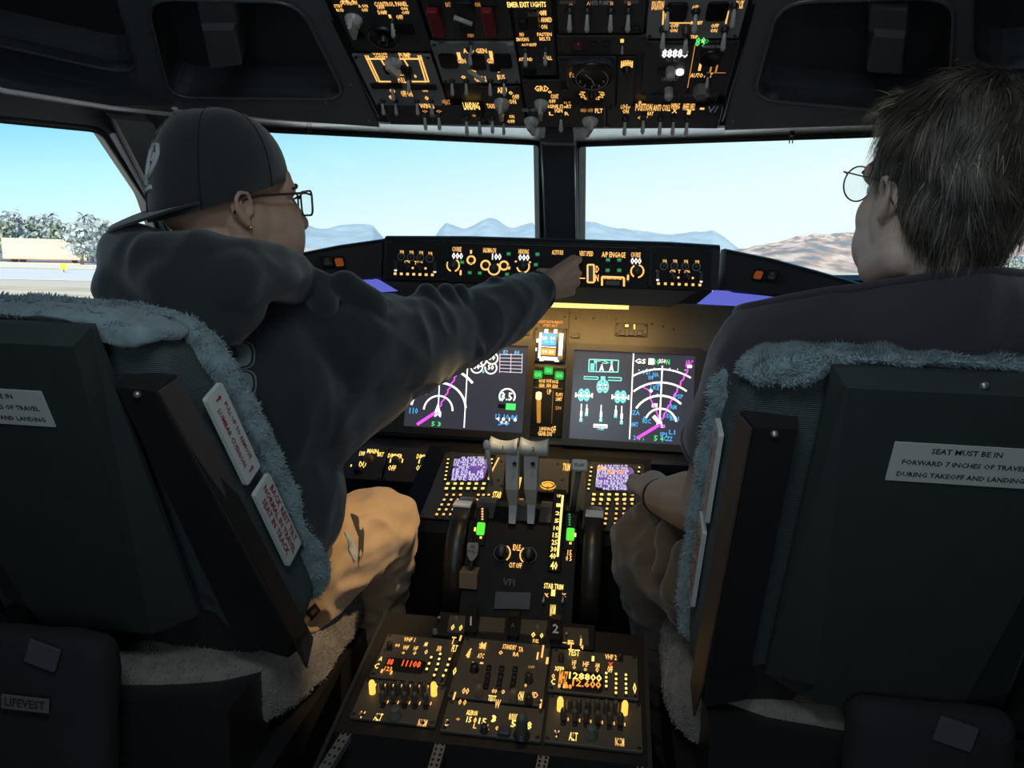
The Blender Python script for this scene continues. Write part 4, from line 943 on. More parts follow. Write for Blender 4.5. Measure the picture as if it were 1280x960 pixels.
# ------------------------------------------------------------------ aft pedestal
PDF = fpl((.005, 1.2, .497), (.005, 1.0, .458))
PEDM = mat('pedestal_body_paint', (.016, .015, .014), .55)
pd = thing('radio_pedestal', 'low black pedestal between the seats holding the radio panels, open bay at near end', 'pedestal', (.005, 1.05, 0)); WM[pd.name] = Matrix.Translation((.005, 1.05, 0))
xl, xr = -.224, .236
mb = MB(); mb.prism([(xl, 1.262, 0), (xl, 1.262, .507), (xl, .986, .4525), (xl, .986, 0)], (xr-xl, 0, 0)); mb.build('rack_body', PEDM, pd)
for x in (xl-.006, xr): 
    mb = MB(); mb.prism([(x, 1.262, .02), (x, 1.262, .512), (x, .70, .400), (x, .70, .02)], (.006, 0, 0)); mb.build('side_panel', mat('pedestal_side_grey', (.035, .034, .033), .5), pd)
mb = MB(); mb.box((.005, .84, .24), (xr-xl, .29, .02)); mb.build('bay_floor', BLACKM, pd)
RAIL = mat('rack_rail_alloy', (.34, .33, .30), .4, .6)
for u0, v0, u1, v1 in ((440, 905, 404, 962), (553, 921, 541, 962), (683, 929, 676, 962), (800, 946, 806, 970)):
    a, b = at(u0, v0, pl=(PDF.translation+V((0, 0, -.004)), PDF.col[2].to_3d())), at(u1, v1, pl=(PDF.translation+V((0, 0, -.004)), PDF.col[2].to_3d()))
    b = a+(b-a)*2.2; d = (b-a).normalized(); n = PDF.col[2].to_3d(); w = n.cross(d)*.008; mb = MB(); mb.prism([a-w, a+w, b+w, b-w], n*-.012); r = mb.build('rack_rail', RAIL, pd)
    mb = MB()
    for k in range(14):
        c = a+(b-a)*((k+.5)/14)
        for sdx in (-.5, .5): mb.box(c+w*sdx+n*.0004, (.0035, .0045, .0008))
    mb.build('rail_holes', BLACK, r, 'stuff')
mb = MB(); mb.tube([at(572, 938, z=.40), at(668, 944, z=.40)], .012, 10); mb.build('bay_tube', mat('bay_tube_copper', (.35, .2, .1), .35, .7), pd)

def U4(x): return 400+x/4.8
def V4(y): return 760+y/4.8
def U5(x): return 600+x/4.8
GRP = 'radio panels on the pedestal'
def radio(px, label, digs, dm, knobx, keys, extras, disp):
    m = Mod(PDF, 'radio_tuner', label, 'radio panel', px, PANELB, .005, GRP)
    u, v, w, h = disp; m.btn(u, v, w+5, h+4, BLACK, .002, 'readout_window')
    for (a, b, t, ww, hh, mm) in digs: m.txt(a, b, t, ww, hh, mm, .0022)
    for a, b, r, mm in knobx: m.knob(a, b, r, .014, mm, 'tube')
    for a, b in keys: m.btn(a, b, 4.6, 5.6, KNOBD, .003, 'key', lit=AMBY)
    for a, b, t, ww, hh, mm in extras: m.txt(a, b, t, ww, hh, mm)
    return m
keys = [(U4(x), V4(y)) for x, y in ((668, 305), (655, 342), (641, 375), (722, 285), (715, 315), (708, 345), (698, 378), (686, 412), (778, 315), (767, 350), (756, 383), (740, 415))]
m = radio([(484, 797), (573, 800), (557, 857), (460, 850)], 'radio tuning panel on the near left of the pedestal with a red lit frequency', [(U4(550), V4(342), '11108', 22, 7.5, RED), (U4(423), V4(330), '88', 7, 7, RED), (U4(410), V4(372), '123', 9, 5, ORG), (U4(372), V4(385), '8', 3, 5, AMB), (U4(428), V4(395), '8', 3, 5, AMB)], RED,
    [(U4(420), V4(245), 4, KNOBD)], keys, [(U4(537), V4(190), 'VHF 1', 14, 5, AMB), (U4(365), V4(305), 'A', 4, 5, AMBY), (U4(340), V4(348), 'C', 5, 6, AMBY), (U4(515), V4(238), 'VHF', 7, 5, AMB), (U4(500), V4(270), 'o', 4, 3, AMB), (U4(568), V4(272), 'o', 4, 4, AMB), (U4(575), V4(243), 'HF', 5, 5, AMB), (U4(635), V4(218), 'AM', 4, 5, AMBY), (U4(637), V4(265), 'o', 4, 6, AMB), (U4(465), V4(225), 'oo', 6, 4, AMB), (U4(715), V4(245), 'XFR', 6, 6, AMB), (U4(808), V4(380), '0', 4, 9, AMBY)], (U4(510), V4(348), 46, 12)); m.done()
keys = [(U5(x), V4(y)) for x, y in ((757, 400), (757, 425), (757, 450), (757, 478), (816, 405), (816, 435), (816, 462), (815, 490), (815, 518), (875, 410), (875, 435), (875, 465), (876, 492), (876, 518))]
m = radio([(690, 814), (795, 821), (801, 876), (684, 868)], 'radio tuning panel on the near right of the pedestal with a big orange lit readout', [(U5(632), V4(420), '128800', 38, 8, AMBY), (U5(640), V4(462), '12.600', 33, 8, ORG), (U5(500), V4(425), 'MHZ', 10, 14, ORG), (U5(490), V4(475), '8 8', 9, 5, AMB), (U5(530), V4(478), '88', 8, 5, ORG)], ORG,
    [(U5(838), V4(312), 4, KNOBD), (U5(486), V4(318), 4, KNOBD)], keys, [(U5(785), V4(295), 'VHF 2', 14, 6, AMB), (U5(478), V4(366), 'XFER', 12, 5, AMBY), (U5(440), V4(410), 'o', 4, 6, AMB), (U5(438), V4(442), 'C', 5, 7, AMBY), (U5(565), V4(330), 'HF', 5, 6, AMB), (U5(565), V4(358), 'o', 4, 4, AMB), (U5(635), V4(338), 'HF', 7, 6, AMB), (U5(632), V4(370), 'o', 4, 4, AMB), (U5(704), V4(345), 'AM', 5, 5, AMB), (U5(703), V4(372), 'o', 4, 6, AMB), (U5(783), V4(340), 'X', 6, 5, RED), (U5(780), V4(370), 'OFF', 6, 7, AMBY), (U5(678), V4(305), 'I', 3, 6, AMBY), (U5(928), V4(482), '0', 4, 12, AMBY)], (U5(605), V4(442), 50, 20)); m.done()
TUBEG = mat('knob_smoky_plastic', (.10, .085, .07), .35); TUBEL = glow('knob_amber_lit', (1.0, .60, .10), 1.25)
def audio(px, label, row1, row2, big, ex):
    m = Mod(PDF, 'audio_control_panel', label, 'audio panel', px, PANELB, .005, 'audio panels on the pedestal')
    for k, (u, v) in enumerate(row1):
        lit = k in (0, len(row1)-1); m.knob(u, v+4, 4.2, .024, TUBEL if lit else TUBEG, 'tube', name='volume_knob'); m.bar(u+3.5, v-5, 1.6, 5, AMBY if lit else AMB)
    for u, v in row2: m.knob(u, v+4, 4.2, .022, TUBEG, 'tube', name='volume_knob'); m.btn(u, v+9, 6, 5, BLACK, .003, 'mic_button'); m.bar(u+6, v+4, 1.3, 4, AMB)
    m.knob(big[0], big[1], 7.2, .018, mat('knob_dusty_green', (.11, .12, .10), .5), 'round')
    for a, b, t, w, h, mm in ex: m.txt(a, b, t, w, h, mm); m.tog(a, b, sc=.6)
    m.done()
audio([(457, 853), (560, 858), (544, 911), (436, 899)], 'near left audio panel of the pedestal: two rows of knobs, end knobs lit amber', [(U4(x), V4(490+(x-315)*.03)) for x in (315, 372, 420, 470, 522, 576, 630, 684)], [(U4(x), V4(545+(x-375)*.04)) for x in (378, 440, 508, 570, 636)], (U4(450), V4(655)),
    [(U4(252), V4(642), 'V', 6, 8, AMB), (U4(350), V4(655), 'ALT', 9, 8, AMBY), (U4(615), V4(690), 'NORM', 10, 8, AMB), (U4(764), V4(690), 'B', 4, 7, AMB)])
audio([(686, 872), (801, 880), (805, 943), (679, 930)], 'near right audio panel of the pedestal: two rows of knobs, end knobs lit amber', [(U5(x), V4(592+(x-480)*.06)) for x in (480, 536, 591, 646, 701, 756, 811, 866)], [(U5(x), V4(650+(x-500)*.09)) for x in (500, 569, 636, 705, 776, 840)], (U5(668), V4(770)),
    [(U5(460), V4(757), 'V', 6, 8, AMB), (U5(560), V4(772), 'ALT', 10, 9, AMBY), (U5(838), V4(805), 'NORM', 10, 9, AMB)])
# centre column: transponder, cargo fire strip, trim panel
m = Mod(PDF, 'transponder_panel', 'middle pedestal panel with rows of small amber-topped buttons and a tall grey knob', 'radio panel', [(577, 800), (687, 808), (681, 884), (562, 875)], PANELB, .005)
for r, v in enumerate((836, 845, 853, 859)):
    for c, u in enumerate((611, 627, 644)): m.btn(u-r*1.2, v+c*.8, 6.5, 5.5, BLACK, .005, 'key'); m.bar(u-r*1.2, v-3+c*.8, 3, 2.6, AMB)
m.knob(661, 852, 5, .016, KNOBD); m.knob(642, 876, 5.5, .022, mat('knob_warm_grey', (.20, .15, .11), .45), 'tube'); m.knob(599, 870, 4.6, .022, mat('knob_warm_grey', (.20, .15, .11), .45), 'tube'); m.knob(661, 878, 5, .014, KNOBD); m.knob(593, 838, 5.5, .012, BLACK)
for a, b, t, w, h, mm in ((601, 820, 'ATC', 8, 6, AMB), (586, 818, 'I', 3, 8, AMB), (602, 808, 'TFR', 7, 6, AMB), (637, 809, 'STANDBY', 17, 6, AMB), (626, 816, 'o', 5, 5, AMB), (651, 812, 'TA', 6, 6, AMB), (645, 818, 'RA', 7, 5, AMB), (602, 829, '-', 4, 2, AMB), (592, 829, 'x', 4, 3, AMB), (582, 864, 'oo', 8, 7, AMB), (578, 878, 'o o', 9, 6, AMB), (568, 870, 'I', 2, 8, AMB), (615, 873, 'TEST', 9, 6, AMBY), (622, 880, 'W', 6, 9, AMB), (651, 870, 'ON', 6, 10, AMBY), (669, 869, 'ID', 7, 6, AMB), (618, 864, 'oo', 6, 5, AMB), (629, 865, 'o', 4, 5, AMB), (657, 857, 'o', 3, 4, AMB), (672, 820, 'I', 2, 9, AMB), (684, 826, 'I', 3, 8, AMB), (676, 880, 'I', 2, 9, AMB), (664, 834, 'OFF', 8, 3, AMBD)): m.txt(a, b, t, w, h, mm)
m.done()
m = Mod(PDF, 'rudder_trim_panel', 'bottom middle pedestal panel with yellow figures and a tall trim knob', 'control panel', [(561, 878), (681, 888), (677, 929), (549, 917)], PANELB, .005)
for a, b, t, w, h, mm in ((U4(912), V4(630), 'AILERON', 13, 6, AMBY), (U4(910), V4(672), '15 0', 12, 7, AMBY), (U4(975), V4(680), '15', 9, 7, AMBY), (U4(930), V4(710), 'L', 4, 5, AMB), (U4(998), V4(715), 'R', 6, 6, AMB), (U4(828), V4(668), 'o', 5, 3, ORG), (U4(1045), V4(665), '8', 5, 8, AMBY), (U5(203), V4(655), 'RUDDER', 11, 7, AMBY), (U5(202), V4(695), '5', 6, 8, AMBY), (U5(295), V4(706), '8', 6, 9, AMBY), (U5(82), V4(665), '3', 5, 8, AMBY), (U5(38), V4(715), 'NL', 7, 6, AMB), (U5(162), V4(727), 'NR', 6, 6, AMB), (U5(102), V4(722), 'o', 4, 5, AMB)): m.txt(a, b, t, w, h, mm)
m.knob(U5(250), V4(765), 7.5, .040, mat('knob_dusty_green', (.11, .12, .10), .5), 'tube'); m.knob(U5(250), V4(765), 9.5, .008, KNOBD, grip=False, name='knob_skirt'); m.knob(U4(985), V4(740), 5, .012, KNOBD); m.btn(U5(145), V4(750), 16, 10, mat('trim_switch_blue_grey', (.05, .06, .075), .4), .008, 'trim_switch'); m.done()
# fire panel with its three handles
m = Mod(PDF, 'fire_control_unit', 'black fire control panel at the far end of the pedestal, row of handles', 'control panel', [(548, 770), (742, 781), (745, 812), (540, 799)], BLACKM, .006, screws=False)
for px in ([(562, 774), (582, 775), (580, 796), (559, 795)], [(652, 779), (684, 781), (682, 800), (650, 797)], [(704, 789), (735, 791), (736, 812), (704, 810)], [(600, 776), (632, 778), (630, 796), (598, 794)]):
    q = pxl(PDF, px); mm = MB(); mm.prism([PDF @ V((a, b, .006)) for a, b in q], PDF.col[2].to_3d()*.003); mm.build('legend_plate', PANELB, m.root)
for a, b, t, w, h, mm in ((U4(797), V4(125), 'o', 4, 7, AMBY), (U4(845), V4(128), 'o', 4, 7, AMBY), (U4(800), V4(205), 'T', 5, 8, AMB), (U4(808), V4(252), 'FLT', 6, 7, AMBY), (U4(843), V4(190), 'I', 2, 6, AMB), (U4(893), V4(275), '/', 5, 8, AMB), (U5(320), V4(170), 'o', 5, 6, AMBY), (U5(370), V4(175), 'o', 4, 6, AMBY), (U5(335), V4(208), 'FUEL', 7, 4, AMB), (U5(375), V4(270), 'I', 2, 13, AMB), (U5(528), V4(215), '-F', 12, 5, AMB), (U5(545), V4(245), 'T', 6, 10, AMB), (U5(563), V4(277), 'TEST', 13, 7, AMBY), (U5(605), V4(215), 'I', 2, 8, AMB), (U5(612), V4(245), '4', 3, 5, AMB), (U5(20), V4(235), 'M', 6, 7, AMB)): m.txt(a, b, t, w, h, mm, .003)
for u, v in ((U5(348), V4(125)), (U4(820), V4(75)), (U4(690), V4(150))): m.knob(u, v, 3.2, .008, KNOB, grip=False)
for u, v in ((U4(722), V4(70)), (U5(520), V4(165)), (U5(605), V4(185))): m.tog(u, v, sc=.7)
m.done()
for u, v, t, lb in ((590, 772, '1', 'black fire handle with a white numeral one, left of the plain handle'), (642, 777, 'A', 'plain dark fire handle in the middle of the three'), (695, 781.5, '2', 'black fire handle with a white numeral two, right of the plain handle')):
    c = at(u, v+6, y=1.215); t_ = thing('extinguisher_handle', lb, 'handle', c, 'fire handles'); WM[t_.name] = Matrix.Translation(c)
    mb = MB(); mb.box(c+V((0, .0, .006)), (.020, .022, .036), None, .85); mb.build('grip', BLACK, t_)
    mb = MB(); mb.box(c+V((0, .002, -.024)), (.012, .014, .03)); mb.build('stem', BLACKM, t_)
    fr2 = frame(c+V((0, -.0118, .008)), (1, 0, 0), (0, -1, .1)); mb = MB(); put_text(mb, t, .022 if t != 'A' else .010, fr2); mb.build('lettering', WHTD if t != 'A' else mat('print_mid_grey', (.15, .15, .15), .6), t_, recalc=False)
# ------------------------------------------------------------------ overhead panel
OHF = fpl((0, 1.15, 1.518), (0, 1.45, 1.396))
oh = thing('overhead_panel', 'big dark overhead panel frame above the windscreens that the switch panels are set into', 'panel frame', (0.015, 1.3, 1.457)); WM[oh.name] = Matrix.Translation((.015, 1.3, 1.457))
mb = MB(); fr = OHF @ Matrix.Translation((.015, .16, -.012)); mb.rbox((0, 0, 0), (.632, .635, .016), .004); link('backing_board', mb.mesh('backing_board'), oh, fr, BLACK)
def UA(x): return 400+x/4.571
def VA(y): return y/4.571
def UB(x): return 660+x/4.571
G7 = 'switch panels of the overhead'
def om(name, label, px, m=PANEL, **k): return Mod(OHF, name, label, 'switch panel', px, m, .004, G7, **k)
AMBER = AMB
LEN = mat('indicator_lens_dark', (.008, .008, .01), .25)
# left column: flight controls
m = om('flight_control_panel', 'top left overhead panel with a pointer knob and a dark dial edged in amber', [(409, -30), (519, -30), (536, 62), (437, 62)])
m.knob(UA(193), VA(110), 9, .026, LEVER, 'pointer'); m.tog(UA(414), VA(115))
for x, y, t, w, h in ((165, 15, 'OUTFLOW', 20, 5), (110, 45, 'STBY\nRUD', 10, 8), (250, 45, 'A ON\nOFF', 11, 8), (405, 22, 'CONTROL PANEL', 38, 5), (352, 55, 'YAW\nDAMP', 11, 10), (485, 60, 'ON\nOFF', 9, 8), (455, 97, 'OFF', 8, 5), (402, 98, 'I', 3, 6), (165, 5, 'FLT', 16, 5)): m.txt(UA(x), VA(y), t, w, h)
m.at_px('dial', proto('dial', lambda mb: mb.lathe([(.024, 0), (.024, .006), (.021, .007), (.019, .003), (0, .003)], 28), BLACK), UA(365), VA(205))
for a in (40, 62, 85, 110, 135, 160, 180, 20, 0, -20): m.txt(UA(365)+14.5*math.cos(math.radians(a)), VA(212)-10.5*math.sin(math.radians(a)), 'ON', 6.5, 4.5, AMBY)
m.knob(UA(365), VA(215), 7, .012, BLACK); m.btn(UA(490), VA(165), 22, 12, LEN, .003, 'indicator_light'); m.btn(UA(230), VA(195), 12, 8, LEN, .003, 'indicator_light'); m.done()
# left grey panel with amber flow lines
m = om('fuel_panel', 'grey overhead panel on the left with amber flow lines around two switches', [(441, 66), (541, 66), (557, 129), (470, 131)], PANELG)
for a, b in (((262, 335), (380, 335)), ((455, 335), (575, 335)), ((335, 465), (405, 465)), ((525, 465), (615, 465))): m.line([(UA(a[0]), VA(a[1])), (UA(b[0]), VA(b[1]))], 2.4, AMB)
for a, b in (((258, 315), (328, 465)), ((272, 315), (342, 465)), ((350, 340), (385, 400)), ((478, 335), (505, 380)), ((560, 315), (606, 468)), ((573, 315), (622, 468))): m.line([(UA(a[0]), VA(a[1])), (UA(b[0]), VA(b[1]))], 1.5, AMB)
m.knob(UA(420), VA(355), 8.5, .022, LEVER, 'pointer', rot=.5)
for x, y, w in ((495, 395, 13), (385, 390, 8)): m.btn(UA(x), VA(y), w, 8, LEN, .006, 'indicator_light')
m.btn(UA(380), VA(488), 40, 6, BLACK, .003, 'slot_cover'); m.btn(UA(590), VA(495), 34, 6, BLACK, .003, 'slot_cover')
for x, y in ((415, 490), (358, 575), (432, 575), (555, 575), (637, 575), (505, 440)): m.tog(UA(x), VA(y))
for x, y, t, w, h in ((345, 315, 'VALVE\nOPEN', 16, 5), (485, 315, 'PUMP', 13, 5), (458, 418, '2.', 7, 5), (468, 458, 'PULL', 9, 6), (495, 535, 'OFF ON', 13, 7), (598, 515, 'ON', 6, 4), (412, 518, 'ON', 6, 4), (610, 560, 'o', 5, 5), (545, 435, 'o', 3, 4), (405, 555, 'o', 5, 5)): m.txt(UA(x), VA(y), t, w, h)
m.done()
# red guards
m = om('standby_power_panel', 'dark overhead panel with two closed red switch guards', [(522, -30), (634, -30), (640, 47), (536, 47)])
for x in (660, 965):
    q = m.at_px('guard_hinge', proto('guard_hinge', lambda b: b.box((0, 0, .003), (.020, .006, .006)), BLACK), UA(x), VA(20))
    m.btn(UA(x+3), VA(100), 14.5, 35, REDG, .014, 'red_switch_guard')
m.at_px('guard_lever', proto('guard_lever', lambda b: b.tube([(-.014, .004, .012), (.012, -.006, .016)], .0035, 8), LEVER), UA(825), VA(68)); m.btn(UA(840), VA(155), 18, 9, BLACK, .004, 'indicator_light'); m.btn(UA(825), VA(28), 25, 14, BLACK, .006, 'guard_base')
for x, y, t, w, h in ((732, 25, 'BAT', 6, 5), (900, 25, 'ON', 6, 5), (862, 203, 'STBY', 8, 4)): m.txt(UA(x), VA(y), t, w, h, AMBD)
m.tog(UA(862), VA(245), sc=.7); m.done()
# generator panel, grey with a cut-away top edge
m = om('generator_panel', 'grey overhead panel with scalloped top edge, two black windows and a row of toggles', [(538, 50), (643, 50), (651, 102), (553, 102)], PANELG)
for x, y, w, h in ((735, 345, 23, 17), (1045, 345, 22, 17), (900, 350, 20, 20), (1000, 385, 14, 8)): m.btn(UA(x), VA(y), w, h, LEN, .003, 'black_window')
for x in (700, 1090): m.btn(UA(x), VA(262), 9, 10, PANELG, .006, 'corner_lug')
for x, y, t, w, h in ((795, 320, '1', 4, 8), (808, 348, 'GEN', 10, 5), (978, 315, '1', 4, 9), (978, 348, 'GEN', 10, 5), (885, 290, 'APU GEN', 27, 5), (880, 415, 'ON\nOFF', 6, 8), (915, 450, 'GEN', 14, 7), (1020, 405, 'o', 5, 4), (1035, 440, 'BUS', 9, 6), (820, 440, 'o', 6, 4)): m.txt(UA(x), VA(y), t, w, h)
for x, y in ((755, 460), (835, 460), (972, 460), (1052, 460), (857, 280)): m.tog(UA(x), VA(y))
m.at_px('bus_transfer_lever', proto('bus_transfer_lever', lambda b: b.tube([(-.014, .006, .010), (.012, -.008, .02)], [.003, .004], 8), LEVER), UA(900), VA(385)); m.done()
# centre: exit lights, signs
m = om('cabin_sign_panel', 'narrow overhead panel with stacked amber legends for exit lights and signs', [(640, -20), (693, -20), (693, 92), (650, 92)])
for x, y, t, w, h in ((1180, 25, 'EMER EXIT LIGHTS', 43, 5.5),): m.txt(UA(x), VA(y), t, w, h, AMBY)
for x, y, t, w, h in ((85, 72, 'OFF', 8, 5), (105, 112, 'ARMED', 13, 5), (92, 152, 'ON', 7, 5), (95, 208, 'FASTEN\nBELTS', 17, 9), (30, 255, 'OFF', 8, 4), (112, 330, 'CALL', 11, 5)): m.txt(UB(x), VA(y), t, w, h)
for x, y, t, w, h in ((1155, 210, 'NO\nSMOKING', 15, 10), (1275, 75, 'ON', 7, 5), (1175, 338, 'ATTEND', 17, 4), (1180, 255, 'AUTO', 12, 3)): m.txt(UA(x), VA(y), t, w, h)
for x, y in ((1160, 130),): m.btn(UA(x), VA(y), 13, 12, LEN, .006, 'black_window')
m.btn(UA(1200), VA(408), 18, 8, LEN, .003, 'black_window'); m.tog(UA(1175), VA(285)); m.tog(UB(100), VA(280)); m.btn(UB(118), VA(362), 6, 4, BLACK, .005, 'call_button'); m.btn(UB(30), VA(85), 10, 20, LEN, .005, 'black_window')
m.at_px('guard', proto('exit_guard', lambda b: b.box((0, 0, .006), (.016, .03, .012), None, .9), BLACK), UB(35), VA(90)); m.done()
# hydraulic pumps and the small light strip below
m = om('hydraulic_panel', 'dark overhead panel with four toggles hanging in a row under the legend HYD PUMPS', [(695, -20), (806, -20), (808, 39), (697, 39)])
m.txt(UB(415), VA(15), 'HYD PUMPS', 24, 5, WHTD); m.bar(UB(225), VA(12), 20, 4, mat('legend_strip_grey', (.25, .25, .24), .5)); m.bar(UB(590), VA(10), 18, 4, mat('legend_strip_grey', (.25, .25, .24), .5))
for x in (240, 340, 475, 575): m.tog(UB(x), VA(62), sc=1.15); m.txt(UB(x+5), VA(18), 'B' if x > 400 else 'A', 4, 4, AMBD)
m.btn(UB(585), VA(160), 24, 6, BLACK, .003, 'slot_cover'); m.done()
m = om('door_light_panel', 'thin overhead strip with one dark red lamp and three small dark lights', [(696, 42), (809, 42), (811, 66), (697, 66)])
m.knob(UB(288), VA(250), 6, .008, mat('lamp_dark_red', (.14, .02, .025), .3), 'tube', name='red_lamp')
for x in (372, 447): m.btn(UB(x), VA(248), 9, 4, BLACK, .004, 'indicator_light')
m.tog(UB(540), VA(250), sc=.6); m.txt(UB(538), VA(232), 'I', 4, 4, AMBER); m.done()
# pressurisation gauge
m = om('altimeter_panel', 'overhead panel with a big black round gauge in a square bezel', [(699, 68), (770, 68), (770, 131), (700, 131)])
q = pxl(OHF, [(710, 74), (768, 75), (768, 109), (709, 109)])
m.btn(738, 92, 58, 36, mat('gauge_bezel_grey', (.05, .05, .05), .4), .008, 'gauge_bezel')
m.at_px('gauge_face', proto('gauge_face', lambda b: b.lathe([(.034, 0), (.034, .004), (.032, .005), (.030, .002), (0, .002)], 32), BLACK), UB(368), VA(405), z=.012)
for k in range(22):
    a = math.radians(-235+k*13.2); m.bar(UB(368)+20*math.cos(a), VA(405)-13.4*math.sin(a), 1.2, 2.2, mat('gauge_print_white', (.45, .45, .43), .6), .0145, rot=a)
for a in (200, 235, 270, 305, 340): m.txt(UB(368)+15.5*math.cos(math.radians(a)), VA(405)-10.5*math.sin(math.radians(a)), str((a//35) % 10), 3, 3.4, mat('gauge_print_white', (.45, .45, .43), .6), .0145)
m.line([(UB(368), VA(405)), (UB(330), VA(375))], 1.2, mat('gauge_print_white', (.45, .45, .43), .6), .016); m.line([(UB(368), VA(405)), (UB(385), VA(440))], 1.2, mat('gauge_print_white', (.45, .45, .43), .6), .016)
m.txt(UB(252), VA(388), 'ft', 6, 6, AMBD, .012)
for a in range(0, 360, 30): m.txt(UB(365)+13*math.cos(math.radians(a)), VA(535)-6.5*math.sin(math.radians(a)), 'o2', 6, 3.6, AMBER)
m.knob(UB(365), VA(535), 6, .012, BLACK); m.btn(UB(230), VA(530), 18, 9, PANEL, .003, 'legend_block'); m.done()
m = om('temperature_panel', 'narrow blank overhead strip beside the round gauge with one amber selector ring', [(772, 68), (794, 68), (793, 131), (771, 131)])
for k in range(6): m.bar(UB(535+k*12), VA(362-abs(k-2.5)*-2), 1.6, 8, AMBER)
m.txt(UB(565), VA(370), 'AUTO', 14, 5, AMBER); m.knob(UB(565), VA(392), 5, .014, BLACK, 'pointer'); m.done()
# top right grey panel
m = om('air_conditioning_panel', 'light grey overhead panel in the top right corner with two black windows and amber lines', [(811, -25), (938, -25), (927, 45), (809, 46)], PANELG)
for x, y in ((850, 65), (1080, 62)): m.btn(UB(x), VA(y), 27, 23, LEN, .003, 'black_window')
for a, b in (((788, 130), (985, 130)), ((775, 60), (770, 140)), ((788, 60), (785, 140)), ((1145, 60), (1130, 135))): m.line([(UB(a[0]), VA(a[1])), (UB(b[0]), VA(b[1]))], 1.6, AMBER)
for x, y, t, w, h in ((742, 30, 'ISOLATION', 14, 10), (1210, 25, 'PACK', 9, 9), (955, 45, 'OFF', 7, 6), (835, 160, 'OFF\nON', 10, 10), (965, 130, 'RESET', 14, 4), (1065, 160, 'OFF\nON', 9, 10), (950, 210, 'TRIP', 9, 4), (1000, 235, 'X', 4, 5)): m.txt(UB(x), VA(y), t, w, h)
m.knob(UB(905), VA(165), 6, .012, KNOBD)
for x, y in ((775, 165), (905, 190), (1125, 165), (960, 60), (800, 45), (1180, 30)): m.tog(UB(x), VA(y), sc=1.2)
m.done()
# altitude selectors
m = om('pressurisation_panel', 'overhead panel with a white lit counter over two pale round altitude knobs', [(803, 49), (868, 49), (862, 117), (803, 117)])
m.btn(UB(835), VA(290), 34, 13, mat('counter_frame', (.12, .12, .11), .4), .004, 'counter_window'); m.txt(UB(840), VA(290), '88888', 29, 9, WHT, .0045)
m.txt(UB(828), VA(340), 'FLT ALT', 15, 4, WHTD); m.txt(UB(812), VA(450), 'LAND ALT', 19, 4, WHTD)
PALE = mat('knob_pale_ivory', (.40, .37, .34), .45)
m.knob(UB(815), VA(392), 6, .020, PALE, 'tube'); m.knob(UB(805), VA(508), 6, .020, PALE, 'tube'); m.knob(UB(868), VA(405), 5.2, .006, glow('lamp_white', (1, .98, .95), 1.0), 'tube', name='white_lamp')
m.btn(UB(768), VA(412), 13, 8, BLACK, .003, 'black_window'); m.btn(UB(755), VA(545), 22, 5, BLACK, .003, 'slot_cover'); m.done()
m = om('cabin_altitude_panel', 'right-edge overhead panel with green lit figures, dark round gauge and faceted knob', [(868, 49), (925, 48), (908, 117), (863, 117)])
m.txt(UB(985), VA(238), '88', 11, 9, GRN); m.txt(UB(1022), VA(235), 'o', 5, 5, GRND); m.line([(UB(955), VA(255)), (UB(912), VA(500))], 1, AMBD); m.txt(UB(1055), VA(265), 'MANUAL', 22, 3, WHTD)
m.at_px('gauge', proto('small_gauge', lambda b: b.lathe([(.018, 0), (.018, .005), (.016, .006), (.015, .003), (0, .003)], 24), BLACK), UB(1045), VA(325))
m.txt(UB(983), VA(380), 'I', 3, 9, AMBER); m.txt(UB(1045), VA(390), 'I', 2, 8, AMBD); m.txt(UB(1078), VA(388), 'l', 2, 9, AMBD); m.txt(UB(990), VA(430), 'AUTO ALT', 26, 5, AMBER); m.bar(UB(1075), VA(415), 24, .8, AMBD)
m.tog(UB(1028), VA(425), sc=.9)
m.at_px('faceted_knob', proto('faceted_knob', lambda b: b.lathe([(.013, 0), (.013, .015), (.010, .018), (0, .018)], 6, smooth=False), KNOB), UB(990), VA(500)); m.done()
m = om('placard_strip', 'dark label strip under the altitude knobs on the overhead', [(808, 113), (897, 114), (896, 126), (807, 126)], BLACK, screws=False)
m.txt(UB(880), VA(545), 'CABIN ALT  DIFF  LIMIT', 80, 4, mat('print_mid_grey', (.15, .15, .15), .6)); m.done()
# bottom row along the front edge
m = om('anti_ice_panel', 'long dark overhead strip at the front left edge with hanging toggles and amber legends', [(480, 131), (602, 131), (605, 154), (486, 153)])
for x, t, w in ((610, 'WING', 16),): m.txt(UA(x), VA(605), t, w, 5, AMBER)
for x in (600, 680): m.tog(UA(x), VA(655), sc=1.1); m.txt(UA(x), VA(635), 'o', 7, 3, AMBD)
m.txt(UA(643), VA(660), 'OFF', 7, 4, WHTD); m.txt(UA(865), VA(605), 'LANDING', 18, 8, AMBY); m.txt(UA(722), VA(583), 'HEAT', 9, 5, AMBD)
for x in (838, 912): m.tog(UA(x), VA(675), sc=1.2)
m.txt(UA(880), VA(660), 'o', 5, 3, AMBD); m.done()
m = om('taxi_light_panel', 'small overhead strip at the front edge with a toggle and a tall pointer knob', [(605, 106), (654, 106), (655, 154), (607, 154)])
m.txt(UA(975), VA(605), 'TAXI', 9, 5, AMBER); m.tog(UA(985), VA(675), sc=1.1); m.knob(UA(1040), VA(585), 8, .030, LEVER, 'pointer'); m.tog(UA(1050), VA(690))
for x, y, t, w, h in ((1040, 515, 'APU', 11, 6), (1090, 530, 'o', 5, 4), (1118, 553, 'OFF', 8, 5), (1100, 580, 'ON', 8, 5), (1095, 665, 'ON', 6, 4), (1092, 693, 'OFF', 9, 4), (1030, 640, 'I', 3, 10)): m.txt(UA(x), VA(y), t, w, h)
m.done()
